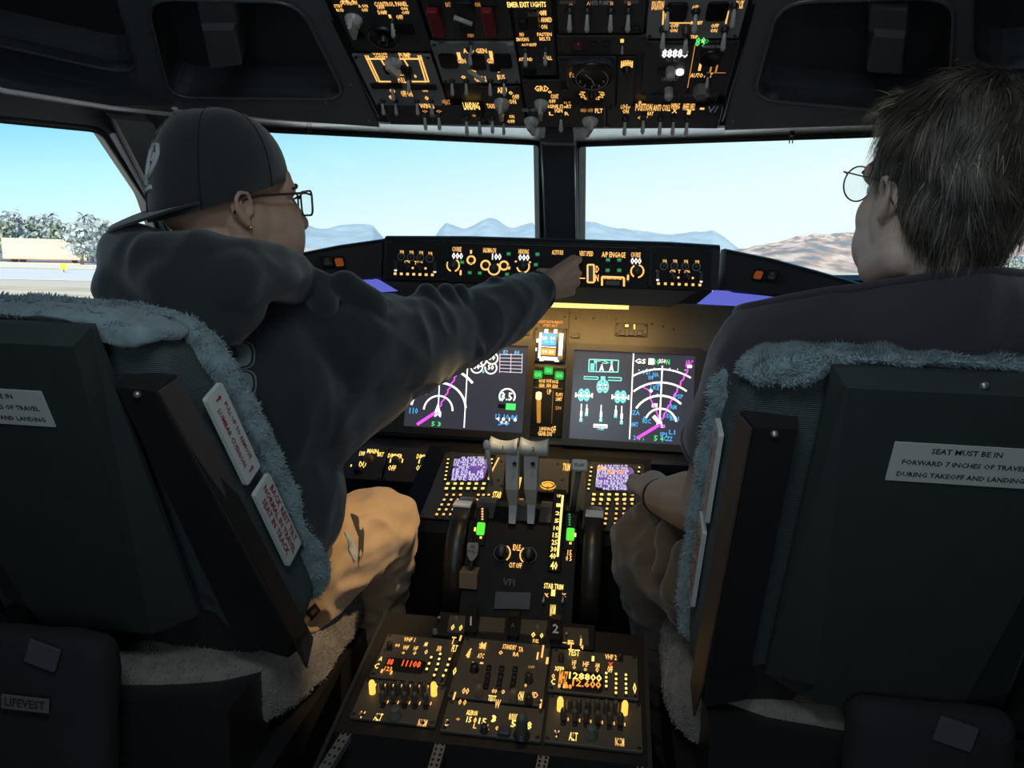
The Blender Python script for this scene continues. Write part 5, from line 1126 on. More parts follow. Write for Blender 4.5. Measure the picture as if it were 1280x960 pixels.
m = om('engine_start_panel', 'overhead strip in the middle of the front edge with pale pointer knobs for engine start', [(657, 96), (757, 100), (757, 157), (657, 157)])
m.knob(UB(75), VA(590), 7.5, .028, LEVER, 'pointer'); m.knob(UB(20), VA(690), 8, .024, LEVER, 'pointer', rot=.35); m.knob(UB(355), VA(690), 8.5, .026, LEVER, 'pointer', rot=-.35); m.tog(UB(190), VA(665), sc=1.1)
for x, y, t, w, h, c in ((78, 505, 'GRD', 16, 6, AMBER), (125, 525, 'o', 5, 3, AMBER), (152, 550, 'CONT', 9, 5, AMBER), (138, 578, 'OFF', 8, 4, AMBER), (170, 607, 'ENGINE START', 32, 4, AMBER), (225, 588, 'FLT', 8, 3, AMBD), (175, 630, 'IGN', 9, 5, AMBER), (132, 648, 'L', 5, 4, AMBER), (222, 648, 'R', 5, 4, AMBER), (5, 628, 'GRD OFF', 17, 4, WHTD), (335, 630, 'GRD OFF', 15, 4, AMBD), (405, 632, 'FLT', 9, 5, AMBER)): m.txt(UB(x), VA(y), t, w, h, c)
m.line([(UB(438), VA(612)), (UB(438), VA(722))], 1.5, mat('strip_tan', (.25, .17, .11), .5)); m.done()
m = om('exterior_light_panel', 'long dark overhead strip at the front right edge with a row of five hanging toggles', [(758, 132), (902, 132), (900, 158), (759, 158)])
for x, y in ((555, 680), (660, 670), (757, 680), (832, 680), (910, 682)): m.tog(UB(x), VA(y), sc=1.15)
for x, y, t, w, h in ((558, 608, 'LOGO', 11, 5), (558, 635, 'ON', 7, 5), (662, 612, 'POSITION', 19, 8), (700, 648, 'BAT', 7, 4), (655, 672, 'OFF', 12, 3), (765, 615, 'ANTI COLL', 20, 7), (842, 605, 'WING', 10, 6), (920, 610, 'WHEEL WELL', 14, 7), (838, 632, 'X', 6, 5), (920, 640, 'I', 4, 5), (640, 585, 'o', 4, 4), (995, 620, '-', 5, 2)): m.txt(UB(x), VA(y), t, w, h)
m.btn(UB(1062), VA(620), 20, 13, mat('small_frame_dark', (.012, .012, .012), .4), .004, 'small_window'); m.txt(UB(1055), VA(612), 'V/', 12, 7, WHTD, .004); m.done()

# grey hinged boxes hanging in the ceiling recesses
for sd, q1, q2, lb in ((-1, [(243, -8), (293, -8), (298, 34), (250, 36)], [(251, 36), (293, 35), (302, 83), (262, 88)], 'grey two-piece box bracket hanging in the ceiling recess on the hooded man\'s side'),
                   (1, [(1088, 8), (1136, 12), (1135, 46), (1086, 42)], [(1093, 43), (1132, 46), (1128, 95), (1084, 92)], 'grey two-piece box bracket hanging in the ceiling recess above the bareheaded man')):
    fr = CEIL[sd] @ Matrix.Translation((0, 0, .012)); n = fr.col[2].to_3d(); p0 = fr @ V((0, 0, 0))
    c = at(sum(p[0] for p in q2)/4, sum(p[1] for p in q2)/4, pl=(p0, n)); t = thing('visor_bracket', lb, 'bracket', c, 'box brackets in the ceiling recesses'); WM[t.name] = Matrix.Translation(c)
    BR = mat('bracket_grey_paint', (.075, .08, .085), .5)
    for nm, q, dz in (('upper_block', q1, .01), ('lower_block', q2, 0)):
        P = [at(u, v, pl=(p0-n*dz, n)) for u, v in q]; c0 = sum(P, V())/4; mb = MB()
        mb.loft([[p-n*.065 for p in P], [p-n*.006 for p in P], [c0+(p-c0)*.90 for p in P]], True, True, True, False); mb.build(nm, BR, t)
# little clips on the header, ceiling fasteners
for u, v, pn, lb in ((386, 156, PW1L, 'small black clip on the header bar over the windscreen, between cap and centre post'), (990, 166, PW1R, 'small black clip on the header bar over the windscreen on the bareheaded man\'s side')):
    c = at(u, v, pl=pn)+V((0, -.06, .0)); c = at(u, v, y=c.y); t = thing('header_clip', lb, 'clip', c); WM[t.name] = Matrix.Translation(c)
    mb = MB(); mb.box(c, (.008, .010, .012)); mb.build('clip_body', BLACK, t); mb = MB()
    for o in (-.003, .003): mb.tube([c+V((o, 0, -.004)), c+V((o, .002, -.020))], .0012, 6)
    mb.build('prong', BLACK, t)
SCR2 = mat('ceiling_screw_brass', (.35, .22, .12), .35, .7)
for sd, pts in ((-1, ((132, 114), (439, 106), (462, 151), (408, 128))), (1, ((915, 152), (1196, 75), (1207, 94)))):
    fr = CEIL[sd]
    for u, v in pts:
        x, y = loc2(fr, at(u, v, pl=(fr.translation, fr.col[2].to_3d())))
        t = link('ceiling_screw', proto('ceiling_screw', lambda b: b.lathe([(.004, 0), (.004, .001), (.002, .002), (0, .002)], 10)), None, fr @ Matrix.Translation((x, y, 0)), SCR2); t['kind'] = 'structure'
# ------------------------------------------------------------------ pilot seats
SEATP = mat('seat_shell_grey_green', (.042, .052, .050), .45, bump=.12, bscale=700)
SEATD = mat('seat_channel_dark', (.022, .020, .021), .4, bump=.1, bscale=500)
SEATB = mat('seat_flank_brown', (.075, .058, .054), .45)
POUCH = mat('pouch_black_cloth', (.020, .021, .023), .9, bump=.5, bscale=900)
PLAC = mat('placard_white', (.62, .64, .62), .5, var=.04)
PRED = mat('placard_print_red', (.38, .012, .02), .6)
PBLK = mat('placard_print_black', (.03, .03, .035), .6)
def woven(name, c):
    m = mat(name, c, .9, var=.3, scale=300)
    nt = m.node_tree; w = nt.nodes.new('ShaderNodeTexWave'); w.inputs['Scale'].default_value = 130; w.inputs['Distortion'].default_value = 1.2; w.bands_direction = 'Z'
    bp = nt.nodes.new('ShaderNodeBump'); bp.inputs['Strength'].default_value = .6; bp.inputs['Distance'].default_value = .002
    t = [n for n in nt.nodes if n.type == 'TEX_COORD'][0]; nt.links.new(t.outputs['Object'], w.inputs[0]); nt.links.new(w.outputs[1], bp.inputs['Height']); nt.links.new(bp.outputs[0], nt.nodes['Principled BSDF'].inputs['Normal']); return m
MESHF = woven('seat_woven_fabric', (.075, .10, .105))
FLEECE = mat('sheepskin_grey_blue', (.23, .315, .345), .95, var=.35, scale=45, sheen=.4)
FLEECEW = mat('sheepskin_cushion_beige', (.24, .215, .19), .95, var=.35, scale=45, sheen=.4)

def fuzz(me, n, ln, seed, wd=.0008):
    """adds short wool tufts over a mesh, as geometry"""
    bm = bmesh.new(); bm.from_mesh(me); bmesh.ops.triangulate(bm, faces=bm.faces[:]); rnd = random.Random(seed)
    fs = [(f.calc_area(), [v.co.copy() for v in f.verts], f.normal.copy()) for f in bm.faces]; bm.free()
    tot = sum(a for a, _, _ in fs); vs, out = [], []
    for a, c, nn in fs:
        k = n*a/tot; k = int(k)+(rnd.random() < k-int(k))
        for _ in range(k):
            r1, r2 = rnd.random(), rnd.random()
            if r1+r2 > 1: r1, r2 = 1-r1, 1-r2
            p = c[0]+(c[1]-c[0])*r1+(c[2]-c[0])*r2
            bend = V((noise.noise(p*38), noise.noise(p*38+V((9, 3, 1))), noise.noise(p*38+V((2, 7, 5)))))
            d = (nn*.8+bend*1.1+V((rnd.gauss(0, .3), rnd.gauss(0, .3), rnd.gauss(0, .3)))).normalized()*ln*rnd.uniform(.5, 1.3)
            s = d.orthogonal().normalized()*wd; m = p+d*.55+bend*ln*.25; i = len(vs)
            vs += [p-s, p+s, m+s*.7, p+d+bend*ln*.4, m-s*.7]; out.append((i, i+1, i+2, i+3, i+4))
    return vs, out
def soft(mb, name, m, parent, amp=.004, freq=30, sub=2, tufts=0, ln=.008, seed=1, smooth=True, seed2=0):
    """build a part from a coarse shape: subdivide, wrinkle, and cover with wool"""
    off = wmat(parent).translation; me = mb.mesh(name, off)
    bm = bmesh.new(); bm.from_mesh(me); bmesh.ops.remove_doubles(bm, verts=bm.verts, dist=1e-5); bmesh.ops.recalc_face_normals(bm, faces=bm.faces); bm.to_mesh(me); bm.free()
    o = link(name, me, parent, Matrix.Translation(off)); me.materials.append(m)
    md = o.modifiers.new('s', 'SUBSURF'); md.levels = md.render_levels = sub
    dg = bpy.context.evaluated_depsgraph_get(); me2 = bpy.data.meshes.new_from_object(o.evaluated_get(dg)); o.modifiers.clear(); o.data = me2
    me2.update(); vn = [v.normal.copy() for v in me2.vertices]
    for v, n in zip(me2.vertices, vn):
        p = v.co*freq; v.co += n*amp*(noise.noise(p+V((seed, 0, 0)))+.5*noise.noise(p*2.3))
    if smooth: me2.polygons.foreach_set('use_smooth', [True]*len(me2.polygons))
    if tufts:
        vs, fs = fuzz(me2, tufts, ln, seed); base = MB(); base.v = [v.co.copy() for v in me2.vertices]; base.f = [list(p.vertices) for p in me2.polygons]; base.m = [0]*len(base.f); base.sm = [True]*len(base.f)
        base.add(vs, fs, False); me3 = base.mesh(name); me3.materials.append(m); o.data = me3
    return o

def seat(O, k, sd, label, flare, hw=.25, bx=.014):
    """sd = side of the cockpit; inner flank faces the pedestal"""
    O = V(O); B = V((0, -k, 1)).normalized(); N = V((0, -1, -k)).normalized(); A = V((1, 0, 0))
    L = V((O.x, 1.1, 0)); t = thing('pilot_seat', label, 'seat', L, 'pilot seats'); WM[t.name] = Matrix.Translation(L)
    Q = lambda a, b, c: O+A*a+B*b+N*c
    ZB = lambda zo, c: (zo-c*N.z)/B.z
    # hard back shell with bevelled flanks
    H = .50
    mb = MB(); r3 = [Q(-.146, 0, -.02), Q(.146, 0, -.02), Q(.152, -H*.93, -.02), Q(.10, -H, -.02), Q(-.10, -H, -.02), Q(-.152, -H*.93, -.02)]
    r2 = [Q(-.146, .0, -.012), Q(.146, .0, -.012), Q(.152, -H*.93, -.012), Q(.10, -H, -.012), Q(-.10, -H, -.012), Q(-.152, -H*.93, -.012)]
    r1 = [Q(-.136, -.012, .012), Q(.136, -.012, .012), Q(.092, -H*.9, .012), Q(.085, -H*.97, .012), Q(-.085, -H*.97, .012), Q(-.092, -H*.9, .012)]
    mb.loft([r3, r2, r1], True, True, True, False); mb.build('back_panel', SEATP, t)
    mb = MB(); mb.lathe([(.0045, 0), (.0045, .002), (.003, .004), (0, .004)], 10, Q(0, -.005, .004), frame((0, 0, 0), A, N).to_3x3()); mb.build('screw', ALU, t)
    mb = MB(); mb.loft([[Q(-.225, -.40, -.035), Q(.225, -.40, -.035), Q(.225, -.40, -.055), Q(-.225, -.40, -.055)], [Q(-.24, -.52, -.030), Q(.24, -.52, -.030), Q(.24, -.52, -.06), Q(-.24, -.52, -.06)], [Q(-.24, -.63, -.03), Q(.24, -.63, -.03), Q(.24, -.63, -.06), Q(-.24, -.63, -.06)]], True, True, True, False); soft(mb, 'lower_skirt', POUCH, t, .002, 12, 2, seed=31)
    # placard on the shell
    fr = frame(Q(0, -.098, .0125), A, N); mb = MB(); mb.rbox((0, 0, .0004), (.150, .050, .0008), .001)
    pl = link('warning_placard', mb.mesh('warning_placard'), t, fr.copy(), PLAC); tag(pl, 'white placard with dark capitals about forward seat travel')
    mb = MB()
    for yy, s, ww in ((.0155, 'SEAT MUST BE IN', .071), (0, 'FORWARD 7 INCHES OF TRAVEL', .126), (-.0155, 'DURING TAKEOFF AND LANDING', .130)):
        vs, _ = text_mesh(s, 1.0); bw = max(p.x for p in vs)-min(p.x for p in vs); put_text(mb, s, ww/bw, fr, 0, yy, .0011)
    mb.build('lettering', PBLK, pl, recalc=False)
    # backrest core in woven fabric
    mb = MB(); W0, W1 = hw-.006, hw-.006+flare
    def oval(z, i, topw, botw, b0, b1):
        T = ZB(b1, z); R = [(topw-.062, T+.003), (topw-.016, T-.022), (topw+.002, T-.085), (topw*.66+botw*.34, T*.66+b0*.34), (topw*.33+botw*.67, T*.33+b0*.67), (botw, b0+.03), (botw-.05, b0)]
        return [Q(-a, b, z) for a, b in reversed(R)][::-1][::-1]+[Q(a, b, z) for a, b in R]
    mb.loft([oval(-.034, 0, W0-.012, W1-.012, -.56, .000), oval(-.046, 0, W0, W1, -.56, .010), oval(-.13, 0, W0, W1, -.56, .010), oval(-.15, 0, W0-.03, W1-.03, -.56, .01)], True, True, True, False)
    soft(mb, 'backrest', MESHF, t, .002, 22, 2, seed=3)
    # sheepskin over the front, the top and the rims
    mb = MB(); W0, W1 = hw+.004, hw+.004+flare
    mb.loft([oval(-.110, 0, W0-.01, W1-.01, -.54, .014), oval(-.117, 0, W0+.004, W1+.004, -.55, .022), oval(-.15, 0, W0+.006, W1+.006, -.55, .024), oval(-.185, 0, W0-.03, W1-.03, -.54, .01)], True, True, True, False)
    soft(mb, 'sheepskin', FLEECE, t, .006, 34, 3, 36000, .0058, 5)
    mb = MB(); rows = []
    for i in range(13):
        a = -1+i/6; x = a*(hw-.012); dip = .020*abs(a)**6; dr = -.004+.005*math.sin(i*1.9)+.034*(abs(a) > .66)
        rows.append([Q(x, ZB(zz-dip, c), c) for zz, c in ((.012, -.125), (.021, -.10), (.023, -.055), (.016, -.030))]+[Q(x, -dr, -.024), Q(x, -.004-dr, -.032), Q(x, ZB(.0-dip, -.045), -.045), Q(x, ZB(.0-dip, -.12), -.12)])
    mb.loft(rows, True, True, True, False); soft(mb, 'sheepskin_top_flap', FLEECE, t, .005, 34, 3, 20000, .0058, 8)
    # side channels
    for s in (-1, 1):
        mb = MB(); a0, a1 = s*(hw-bx-.056), s*(hw-bx); fl = flare*s
        for b0, b1, ins in ((-.075, -.55, 0),):
            r0 = [Q(a0, b0, -.04), Q(a1+s*.008, b0, -.04), Q(a1+s*.008+fl, b1+.04, -.04), Q(a1+fl*.9, b1, -.04), Q(a0+fl*.6, b1+.02, -.04)]
            r1 = [Q(a0+s*.004, b0-.004, -.012), Q(a1-s*.006, b0-.006, -.012), Q(a1-s*.006+fl, b1+.05, -.012), Q(a1-s*.01+fl*.9, b1+.01, -.012), Q(a0+fl*.6, b1+.03, -.012)]
        mb.loft([r0, r1], True, True, True, False); ch = mb.build('side_channel', SEATD, t)
        mb = MB(); mb.prism([Q(a1+s*.0085, b0-.004, -.042), Q(a1-s*.0035, b0-.008, -.014), Q(a1-s*.0035+fl, b1+.048, -.014), Q(a1+s*.0005+fl*.95, b1-.030, -.026), Q(a1+s*.0085+fl, b1+.02, -.042)], A*s*.0025); mb.build('flank_plate', SEATB, ch)
        mb = MB(); mb.lathe([(.0045, 0), (.0045, .002), (.003, .0035), (0, .0035)], 10, Q((a0+a1)/2, b0-.012, -.012), frame((0, 0, 0), A, N).to_3x3()); mb.build('screw', ALU, ch)
        # red-lettered placards on the flank of the backrest
        for b_0, b_1, c0, c1, lines, arrow in ((-.115, -.250, -.050, -.092, ('PULL UP TO REMOVE', 'LUMBAR CUSHION'), True), (-.268, -.40, -.056, -.104, ('BACK REST TILT', 'NORMAL IN TRAVEL', 'SEAT IN TRACK'), False)):
            bm_, cm = (b_0+b_1)/2, (c0+c1)/2; xa = s*(hw-.0035)+fl*(-bm_+.0)/.5
            ey = (B+A*(-fl/.5)).normalized(); n = A*s
            fr = Matrix((ey*-1, n.cross(ey*-1), n)).transposed().to_4x4(); fr.translation = Q(xa, bm_, cm)+n*.0035
            h, w = abs(b_1-b_0), abs(c1-c0)
            mb = MB(); q = rounded([(-h/2, -w/2), (h/2, -w/2), (h/2, w/2), (-h/2, w/2)], .004, 3); mb.prism([fr @ V((x, y, -.006)) for x, y in q], n*.006)
            pl = mb.build('flank_placard', PLAC, t); mb = MB(); nl = len(lines)
            for i, s_ in enumerate(lines):
                vs, _ = text_mesh(s_, 1.0); bw = max(p.x for p in vs)-min(p.x for p in vs); put_text(mb, s_, min(h*(.66 if arrow else .92)/bw, .014), fr, 0, (i-(nl-1)/2)*-w/(nl+.4), .0006, 0)
            if arrow:
                for x in (-h*.41, h*.41): mb.add([fr @ V((x+dx*.001, dy*.001, .0008)) for dx, dy in ((-1.2, -6), (1.2, -6), (1.2, 2), (4, 2), (0, 7), (-4, 2), (-1.2, 2))], [(0, 1, 2, 3, 4, 5, 6)])
            mb.build('lettering', PRED, pl, recalc=False)
    # seat cushion, base, pouch
    y0, y1, zc = O.y+.16, 1.46, .50
    yb = O.y+.16+.0
    def cush(z, gr): return [V((O.x+sx_*(.262+gr), yy, z+zo)) for sx_, yy, zo in ((-1, yb, .02), (-1, (yb+y1)/2, .0), (-1, y1-.06, .0), (-.8, y1+gr, -.004), (.8, y1+gr, -.004), (1, y1-.06, 0), (1, (yb+y1)/2, 0), (1, yb, .02))]
    mb = MB(); mb.loft([cush(.40, -.01), cush(.44, 0), cush(.515, .004), cush(.545, -.02)], True, True, True, False)
    soft(mb, 'seat_cushion', FLEECEW, t, .006, 26, 3, 22000, .0055, 12)
    mb = MB(); mb.box((O.x, (yb+y1)/2-.02, .35), (.50, y1-yb, .10)); mb.box((O.x, 1.15, .15), (.34, .36, .30), None, .8); mb.build('seat_base', SEATD, t)
    mb = MB(); mb.box((O.x-.14, 1.15, .012), (.04, .62, .024)); mb.box((O.x+.14, 1.15, .012), (.04, .62, .024)); mb.build('floor_track', ALU, t)
    mb = MB(); mb.box((O.x, yb+.04, .46), (.44, .12, .14)); mb.build('pan_bracket', SEATD, t)
    px, py, pz = O.x+(.043 if sd > 0 else -.022), O.y+.095, (.522 if sd > 0 else .545)
    mb = MB(); q = rounded([(-.105, -.115), (.105, -.115), (.100, .10), (-.100, .10)], .03, 4)
    fr = frame((px, py-.012, pz), (1, 0, 0), (0, -1, .12)); mb.loft([[fr @ V((x, y, -.055)) for x, y in q], [fr @ V((x, y, -.01)) for x, y in q], [fr @ V((x*.9, y*.92, .012)) for x, y in q]], True, True, True, True)
    po = soft(mb, 'life_vest_pouch', POUCH, t, .004, 18, 2, seed=21)
    mb = MB(); fr2 = fr @ Matrix.Translation((0, .012, .0195)); mb.rbox((0, 0, 0), (.068, .019, .002), .001)
    lbp = link('pouch_label', mb.mesh('pouch_label'), po, fr2.copy(), mat('pouch_label_grey', (.16, .13, .13), .7)); mb = MB(); vs, _ = text_mesh('LIFEVEST', 1.0); put_text(mb, 'LIFEVEST', .058/(max(p.x for p in vs)-min(p.x for p in vs)), fr2, 0, 0, .0014); mb.build('lettering', PBLK, t, recalc=False)
    mb = MB(); fr3 = fr @ Matrix.Translation((.018, .075, .012)) @ Matrix.Rotation(-.25, 4, 'Z'); mb.rbox((0, 0, 0), (.046, .032, .003), .002); link('pouch_strap', mb.mesh('pouch_strap'), po, fr3, mat('strap_grey_web', (.07, .075, .085), .8))
    return t
seat((.535, .83, 1.048), .33, 1, 'pilot seat with grey fleece rim, occupied by the bareheaded man in the plum T-shirt', .010, .246, .024)
seat((-.562, .757, 1.062), .42, -1, 'pilot seat with grey fleece rim, occupied by the man in the cap and dark hoodie', .088, .212, .010)
# ------------------------------------------------------------------ people
def cap_mesh(mb, p0, p1, r0, r1, n=14):
    p0, p1 = V(p0), V(p1); d = p1-p0; L = d.length
    z = d.normalized() if L > 1e-6 else V((0, 0, 1)); x = z.orthogonal().normalized(); y = z.cross(x); rings = []
    for k in range(1, 5):
        a = math.pi/2*k/4-math.pi/2; rings.append((p0+z*r0*math.sin(a), r0*math.cos(a)))
    for k in range(0, 4):
        a = math.pi/2*k/4; rings.append((p1+z*r1*math.sin(a), r1*math.cos(a)))
    mb.loft([[c+(x*math.cos(2*math.pi*j/n)+y*math.sin(2*math.pi*j/n))*r for j in range(n)] for c, r in rings])
def blob(name, prims, m, parent, voxel=.006, smooth=6, mx=None, wr=0.0, wfreq=14, wst=(1, 1, .35), seed=0, post=None, keep=None):
    """one continuous surface grown round overlapping volumes"""
    mb = MB()
    for p in prims:
        if p[0] == 'c': cap_mesh(mb, *p[1:])
        elif p[0] == 'p':
            for i in range(len(p[1])-1): cap_mesh(mb, p[1][i], p[1][i+1], p[2][i], p[2][i+1])
        else: mb.sphere(p[1], p[2], 20, 14, p[3] if len(p) > 3 else None)
    if mx is not None: mb.v = [tuple(mx @ V(p)) for p in mb.v]
    off = wmat(parent).translation; me = mb.mesh(name, off); o = link(name, me, parent, Matrix.Translation(off)); me.materials.append(m)
    r = o.modifiers.new('r', 'REMESH'); r.mode = 'VOXEL'; r.voxel_size = voxel; r.use_smooth_shade = True
    if smooth: s = o.modifiers.new('s', 'SMOOTH'); s.iterations = smooth; s.factor = .5
    dg = bpy.context.evaluated_depsgraph_get(); me2 = bpy.data.meshes.new_from_object(o.evaluated_get(dg)); o.modifiers.clear(); o.data = me2
    if wr or post:
        nn = [v.normal.copy() for v in me2.vertices]
        for v, n in zip(me2.vertices, nn):
            if wr:
                p = V((v.co.x*wst[0], v.co.y*wst[1], v.co.z*wst[2]))*wfreq+V((seed, seed*.7, 0))
                q = V((noise.noise(p*.6+V((7, 0, 0))), noise.noise(p*.6+V((0, 5, 0))), 0))*.8
                f = 1-abs(noise.noise(p+q))*2.2; v.co += n*wr*(f*.8+.5*noise.noise(p*2.1))
            if post: v.co = post(v.co+off, n)-off
    if not me2.materials: me2.materials.append(m)
    me2.polygons.foreach_set('use_smooth', [True]*len(me2.polygons)); me2.update()
    return o
def cut(o, planes):
    """trim a garment along planes (world point, outward normal): everything beyond is removed"""
    off = o.matrix_world.translation if False else WM[o.name].translation; bm = bmesh.new(); bm.from_mesh(o.data)
    for p, n in planes:
        bmesh.ops.bisect_plane(bm, geom=bm.verts[:]+bm.edges[:]+bm.faces[:], plane_co=V(p)-off, plane_no=V(n), clear_outer=True)
    bm.to_mesh(o.data); bm.free()

def skin(name, c):
    m = mat(name, c, .5, var=.10, scale=60, bump=.12, bscale=700); b = m.node_tree.nodes['Principled BSDF']
    b.inputs['Subsurface Weight'].default_value = .15; b.inputs['Subsurface Radius'].default_value = (.012, .005, .003); b.inputs['Subsurface Scale'].default_value = .5; return m
def cloth(name, c, sc=900, rough=.92):
    return mat(name, c, rough, var=.2, scale=12, bump=.35, bscale=sc, sheen=.4)
HEAD = [('e', (0, -.012, .045), (.074, .096, .088)), ('e', (0, -.03, .02), (.070, .080, .075)), ('e', (0, .035, -.02), (.060, .062, .080)), ('e', (0, .030, -.078), (.053, .055, .038)), ('e', (0, .070, -.100), (.022, .018, .017)),
        ('e', (.040, .050, -.030), (.026, .032, .034)), ('e', (-.040, .050, -.030), (.026, .032, .034)), ('c', (-.034, .078, .024), (.034, .078, .024), .016, .016),
        ('p', [(0, .090, .016), (0, .106, -.012), (0, .114, -.028)], [.010, .011, .013]), ('c', (-.012, .098, -.032), (.012, .098, -.032), .009, .009),
        ('e', (0, .088, -.060), (.026, .014, .007)), ('e', (0, .085, -.071), (.024, .014, .008)), ('e', (0, .078, -.050), (.034, .020, .024)),
        ('p', [(.050, -.012, -.070), (.040, .030, -.088), (.0, .062, -.094)], [.026, .027, .027]), ('p', [(-.050, -.012, -.070), (-.040, .030, -.088), (0, .062, -.094)], [.026, .027, .027]), ('e', (0, .045, -.045), (.052, .046, .055)), ('e', (.040, .042, -.062), (.027, .040, .042)), ('e', (-.040, .042, -.062), (.027, .040, .042)), ('e', (.05, .01, -.03), (.022, .035, .05)), ('e', (-.05, .01, -.03), (.022, .035, .05))]
def ear_prims(s):
    x = s*.076; P = []
    path = [(x-s*.004, .014, -.012), (x+s*.006, .012, .012), (x+s*.013, .002, .027), (x+s*.017, -.014, .028), (x+s*.018, -.024, .014), (x+s*.016, -.022, -.006), (x+s*.010, -.010, -.024), (x+s*.004, .002, -.034)]
    P.append(('p', path, [.0045, .0045, .0045, .0048, .0048, .0045, .0055, .007]))
    P.append(('p', [(x+s*.002, -.006, .014), (x+s*.010, -.012, .006), (x+s*.008, -.008, -.012), (x+s*.003, .002, -.022)], [.004, .004, .004, .005]))
    P.append(('e', (x-s*.002, -.008, -.002), (.006, .020, .028))); P.append(('c', (x+s*.001, .012, -.006), (x+s*.003, .010, -.012), .005, .005))
    K = lambda p: (s*.072+(p[0]-s*.072)*.78, -.008+(p[1]+.006)*.74, -.006+(p[2]+.003)*.74)
    return [('p', [K(q) for q in p[1]], [r*.8 for r in p[2]]) if p[0] == 'p' else ('c', K(p[1]), K(p[2]), p[3]*.8, p[4]*.8) if p[0] == 'c' else ('e', K(p[1]), tuple(r*.76 for r in p[2])) for p in P]
def face_parts(t, mx, body, iris=(.05, .03, .02), brow=(.03, .02, .015), lip=(.30, .14, .12)):
    for s in (-1, 1):
        mb = MB(); mb.sphere((s*.029, .077, .003), .0125, 16, 12); mb.v = [tuple(mx @ V(p)) for p in mb.v]; e = mb.build('eyeball', mat('eye_white', (.7, .68, .66), .25), t)
        mb = MB(); mb.lathe([(.0062, 0), (.0045, .0012), (0, .0016)], 14, (s*.029, .0885, .003), Matrix.Rotation(-math.pi/2, 3, 'X')); mb.v = [tuple(mx @ V(p)) for p in mb.v]; mb.build('iris', mat('iris_brown', iris, .2), e)
        mb = MB(); mb.tube([(s*.014, .097, .022), (s*.032, .096, .029), (s*.050, .083, .024)], [.003, .0042, .002], 8); mb.v = [tuple(mx @ V(p)) for p in mb.v]; mb.build('eyebrow', mat('brow_hair_'+t.name, brow, .9), t)
    mb = MB(); mb.sphere((0, .0955, -.0655), (.021, .006, .0065), 16, 8); mb.v = [tuple(mx @ V(p)) for p in mb.v]; mb.build('lips', mat('lips_'+t.name, lip, .5), t)
def headmx(c, yaw, pitch=0, roll=0): return Matrix.Translation(V(c)) @ Matrix.Rotation(-yaw, 4, 'Z') @ Matrix.Rotation(pitch, 4, 'X') @ Matrix.Rotation(roll, 4, 'Y')

# ---- man in the cap and hoodie
LT = V((-.46, 1.15, 0)); man = thing('person', 'man in black backwards cap, glasses and dark hoodie, arm stretched to the glareshield', 'person', LT); WM[man.name] = Matrix.Translation(LT)
SK1 = skin('skin_tan', (.46, .29, .21)); HOOD = cloth('hoodie_dark_teal_black', (.012, .019, .024)); PANT1 = cloth('trousers_tan_cotton', (.58, .38, .21), 1200)
hm = headmx((-.407, 1.066, 1.216), math.radians(43), math.radians(4)) @ Matrix.Scale(.95, 4)
H = lambda p: hm @ V(p)
Sr, El, Wr = V((-.275, 1.165, 1.005)), V((-.158, 1.435, 1.005)), V((-.010, 1.672, 1.082))
body = [(p[0], [H(q) for q in p[1]], p[2]) if p[0] == 'p' else ('c', H(p[1]), H(p[2]), p[3], p[4]) if p[0] == 'c' else ('e', H(p[1]), p[2], hm.to_3x3()) for p in HEAD+ear_prims(1)+ear_prims(-1)]
body += [('e', H((.030, .072, -.045)), (.034, .032, .055), hm.to_3x3()), ('e', H((-.030, .072, -.045)), (.034, .032, .055), hm.to_3x3()), ('e', H((0, .084, -.098)), (.032, .022, .022), hm.to_3x3()), ('e', H((0, .075, .035)), (.05, .022, .03), hm.to_3x3())]
NB = V((-.43, 1.045, 1.05))
body += [('c', H((0, -.03, -.06)), NB, .056, .062), ('c', NB, (-.43, 1.10, .92), .07, .10), ('c', (-.43, 1.10, .92), (-.46, 1.16, .62), .10, .10), ('c', NB, Sr, .055, .055), ('c', NB, (-.585, 1.03, .99), .055, .055),
         ('p', [Sr, El, Wr], [.05, .042, .029]), ('p', [(-.585, 1.03, .99), (-.66, 1.12, .76), (-.60, 1.34, .68), (-.575, 1.42, .665)], [.05, .042, .03, .03]),
         ('p', [(-.41, 1.13, .60), (-.262, 1.36, .645), (-.345, 1.56, .16), (-.345, 1.68, .06)], [.085, .055, .042, .04]), ('p', [(-.53, 1.14, .60), (-.60, 1.50, .60), (-.60, 1.66, .16), (-.60, 1.78, .06)], [.085, .055, .042, .04])]
# reaching right hand: thumb up, back of the hand outward
kn = [at(716, 330, y=1.752), at(719, 341, y=1.756), at(717, 353, y=1.752), at(711, 364, y=1.744)]
body += [('c', Wr, k, .024, .0125) for k in kn]+[('c', kn[i], kn[i+1], .012, .012) for i in range(3)]
body += [('e', (Wr+(kn[1]+kn[2])/2)/2+V((-.006, .004, 0)), (.022, .038, .034))]
tip = at(722, 326, y=1.797)
body += [('p', [kn[0], kn[0]+V((.012, .026, .010)), tip], [.0105, .0092, .0072])]
for i, (dx, L) in enumerate(((0, .036), (0, .034), (0, .028))):
    k = kn[i+1]; a = k+V((.006, L*.85, -.002)); b = a+V((-.020, .006, -.004)); c = b+V((-.014, -.018, -.002)); body.append(('p', [k, a, b, c], [.0105, .0095, .0088, .0078]))
th0 = Wr+V((-.004, .012, .018)); body += [('p', [th0, th0+V((.004, .028, .020)), th0+V((.026, .062, .020)), at(717, 322, y=1.775)], [.016, .0125, .0105, .0082])]
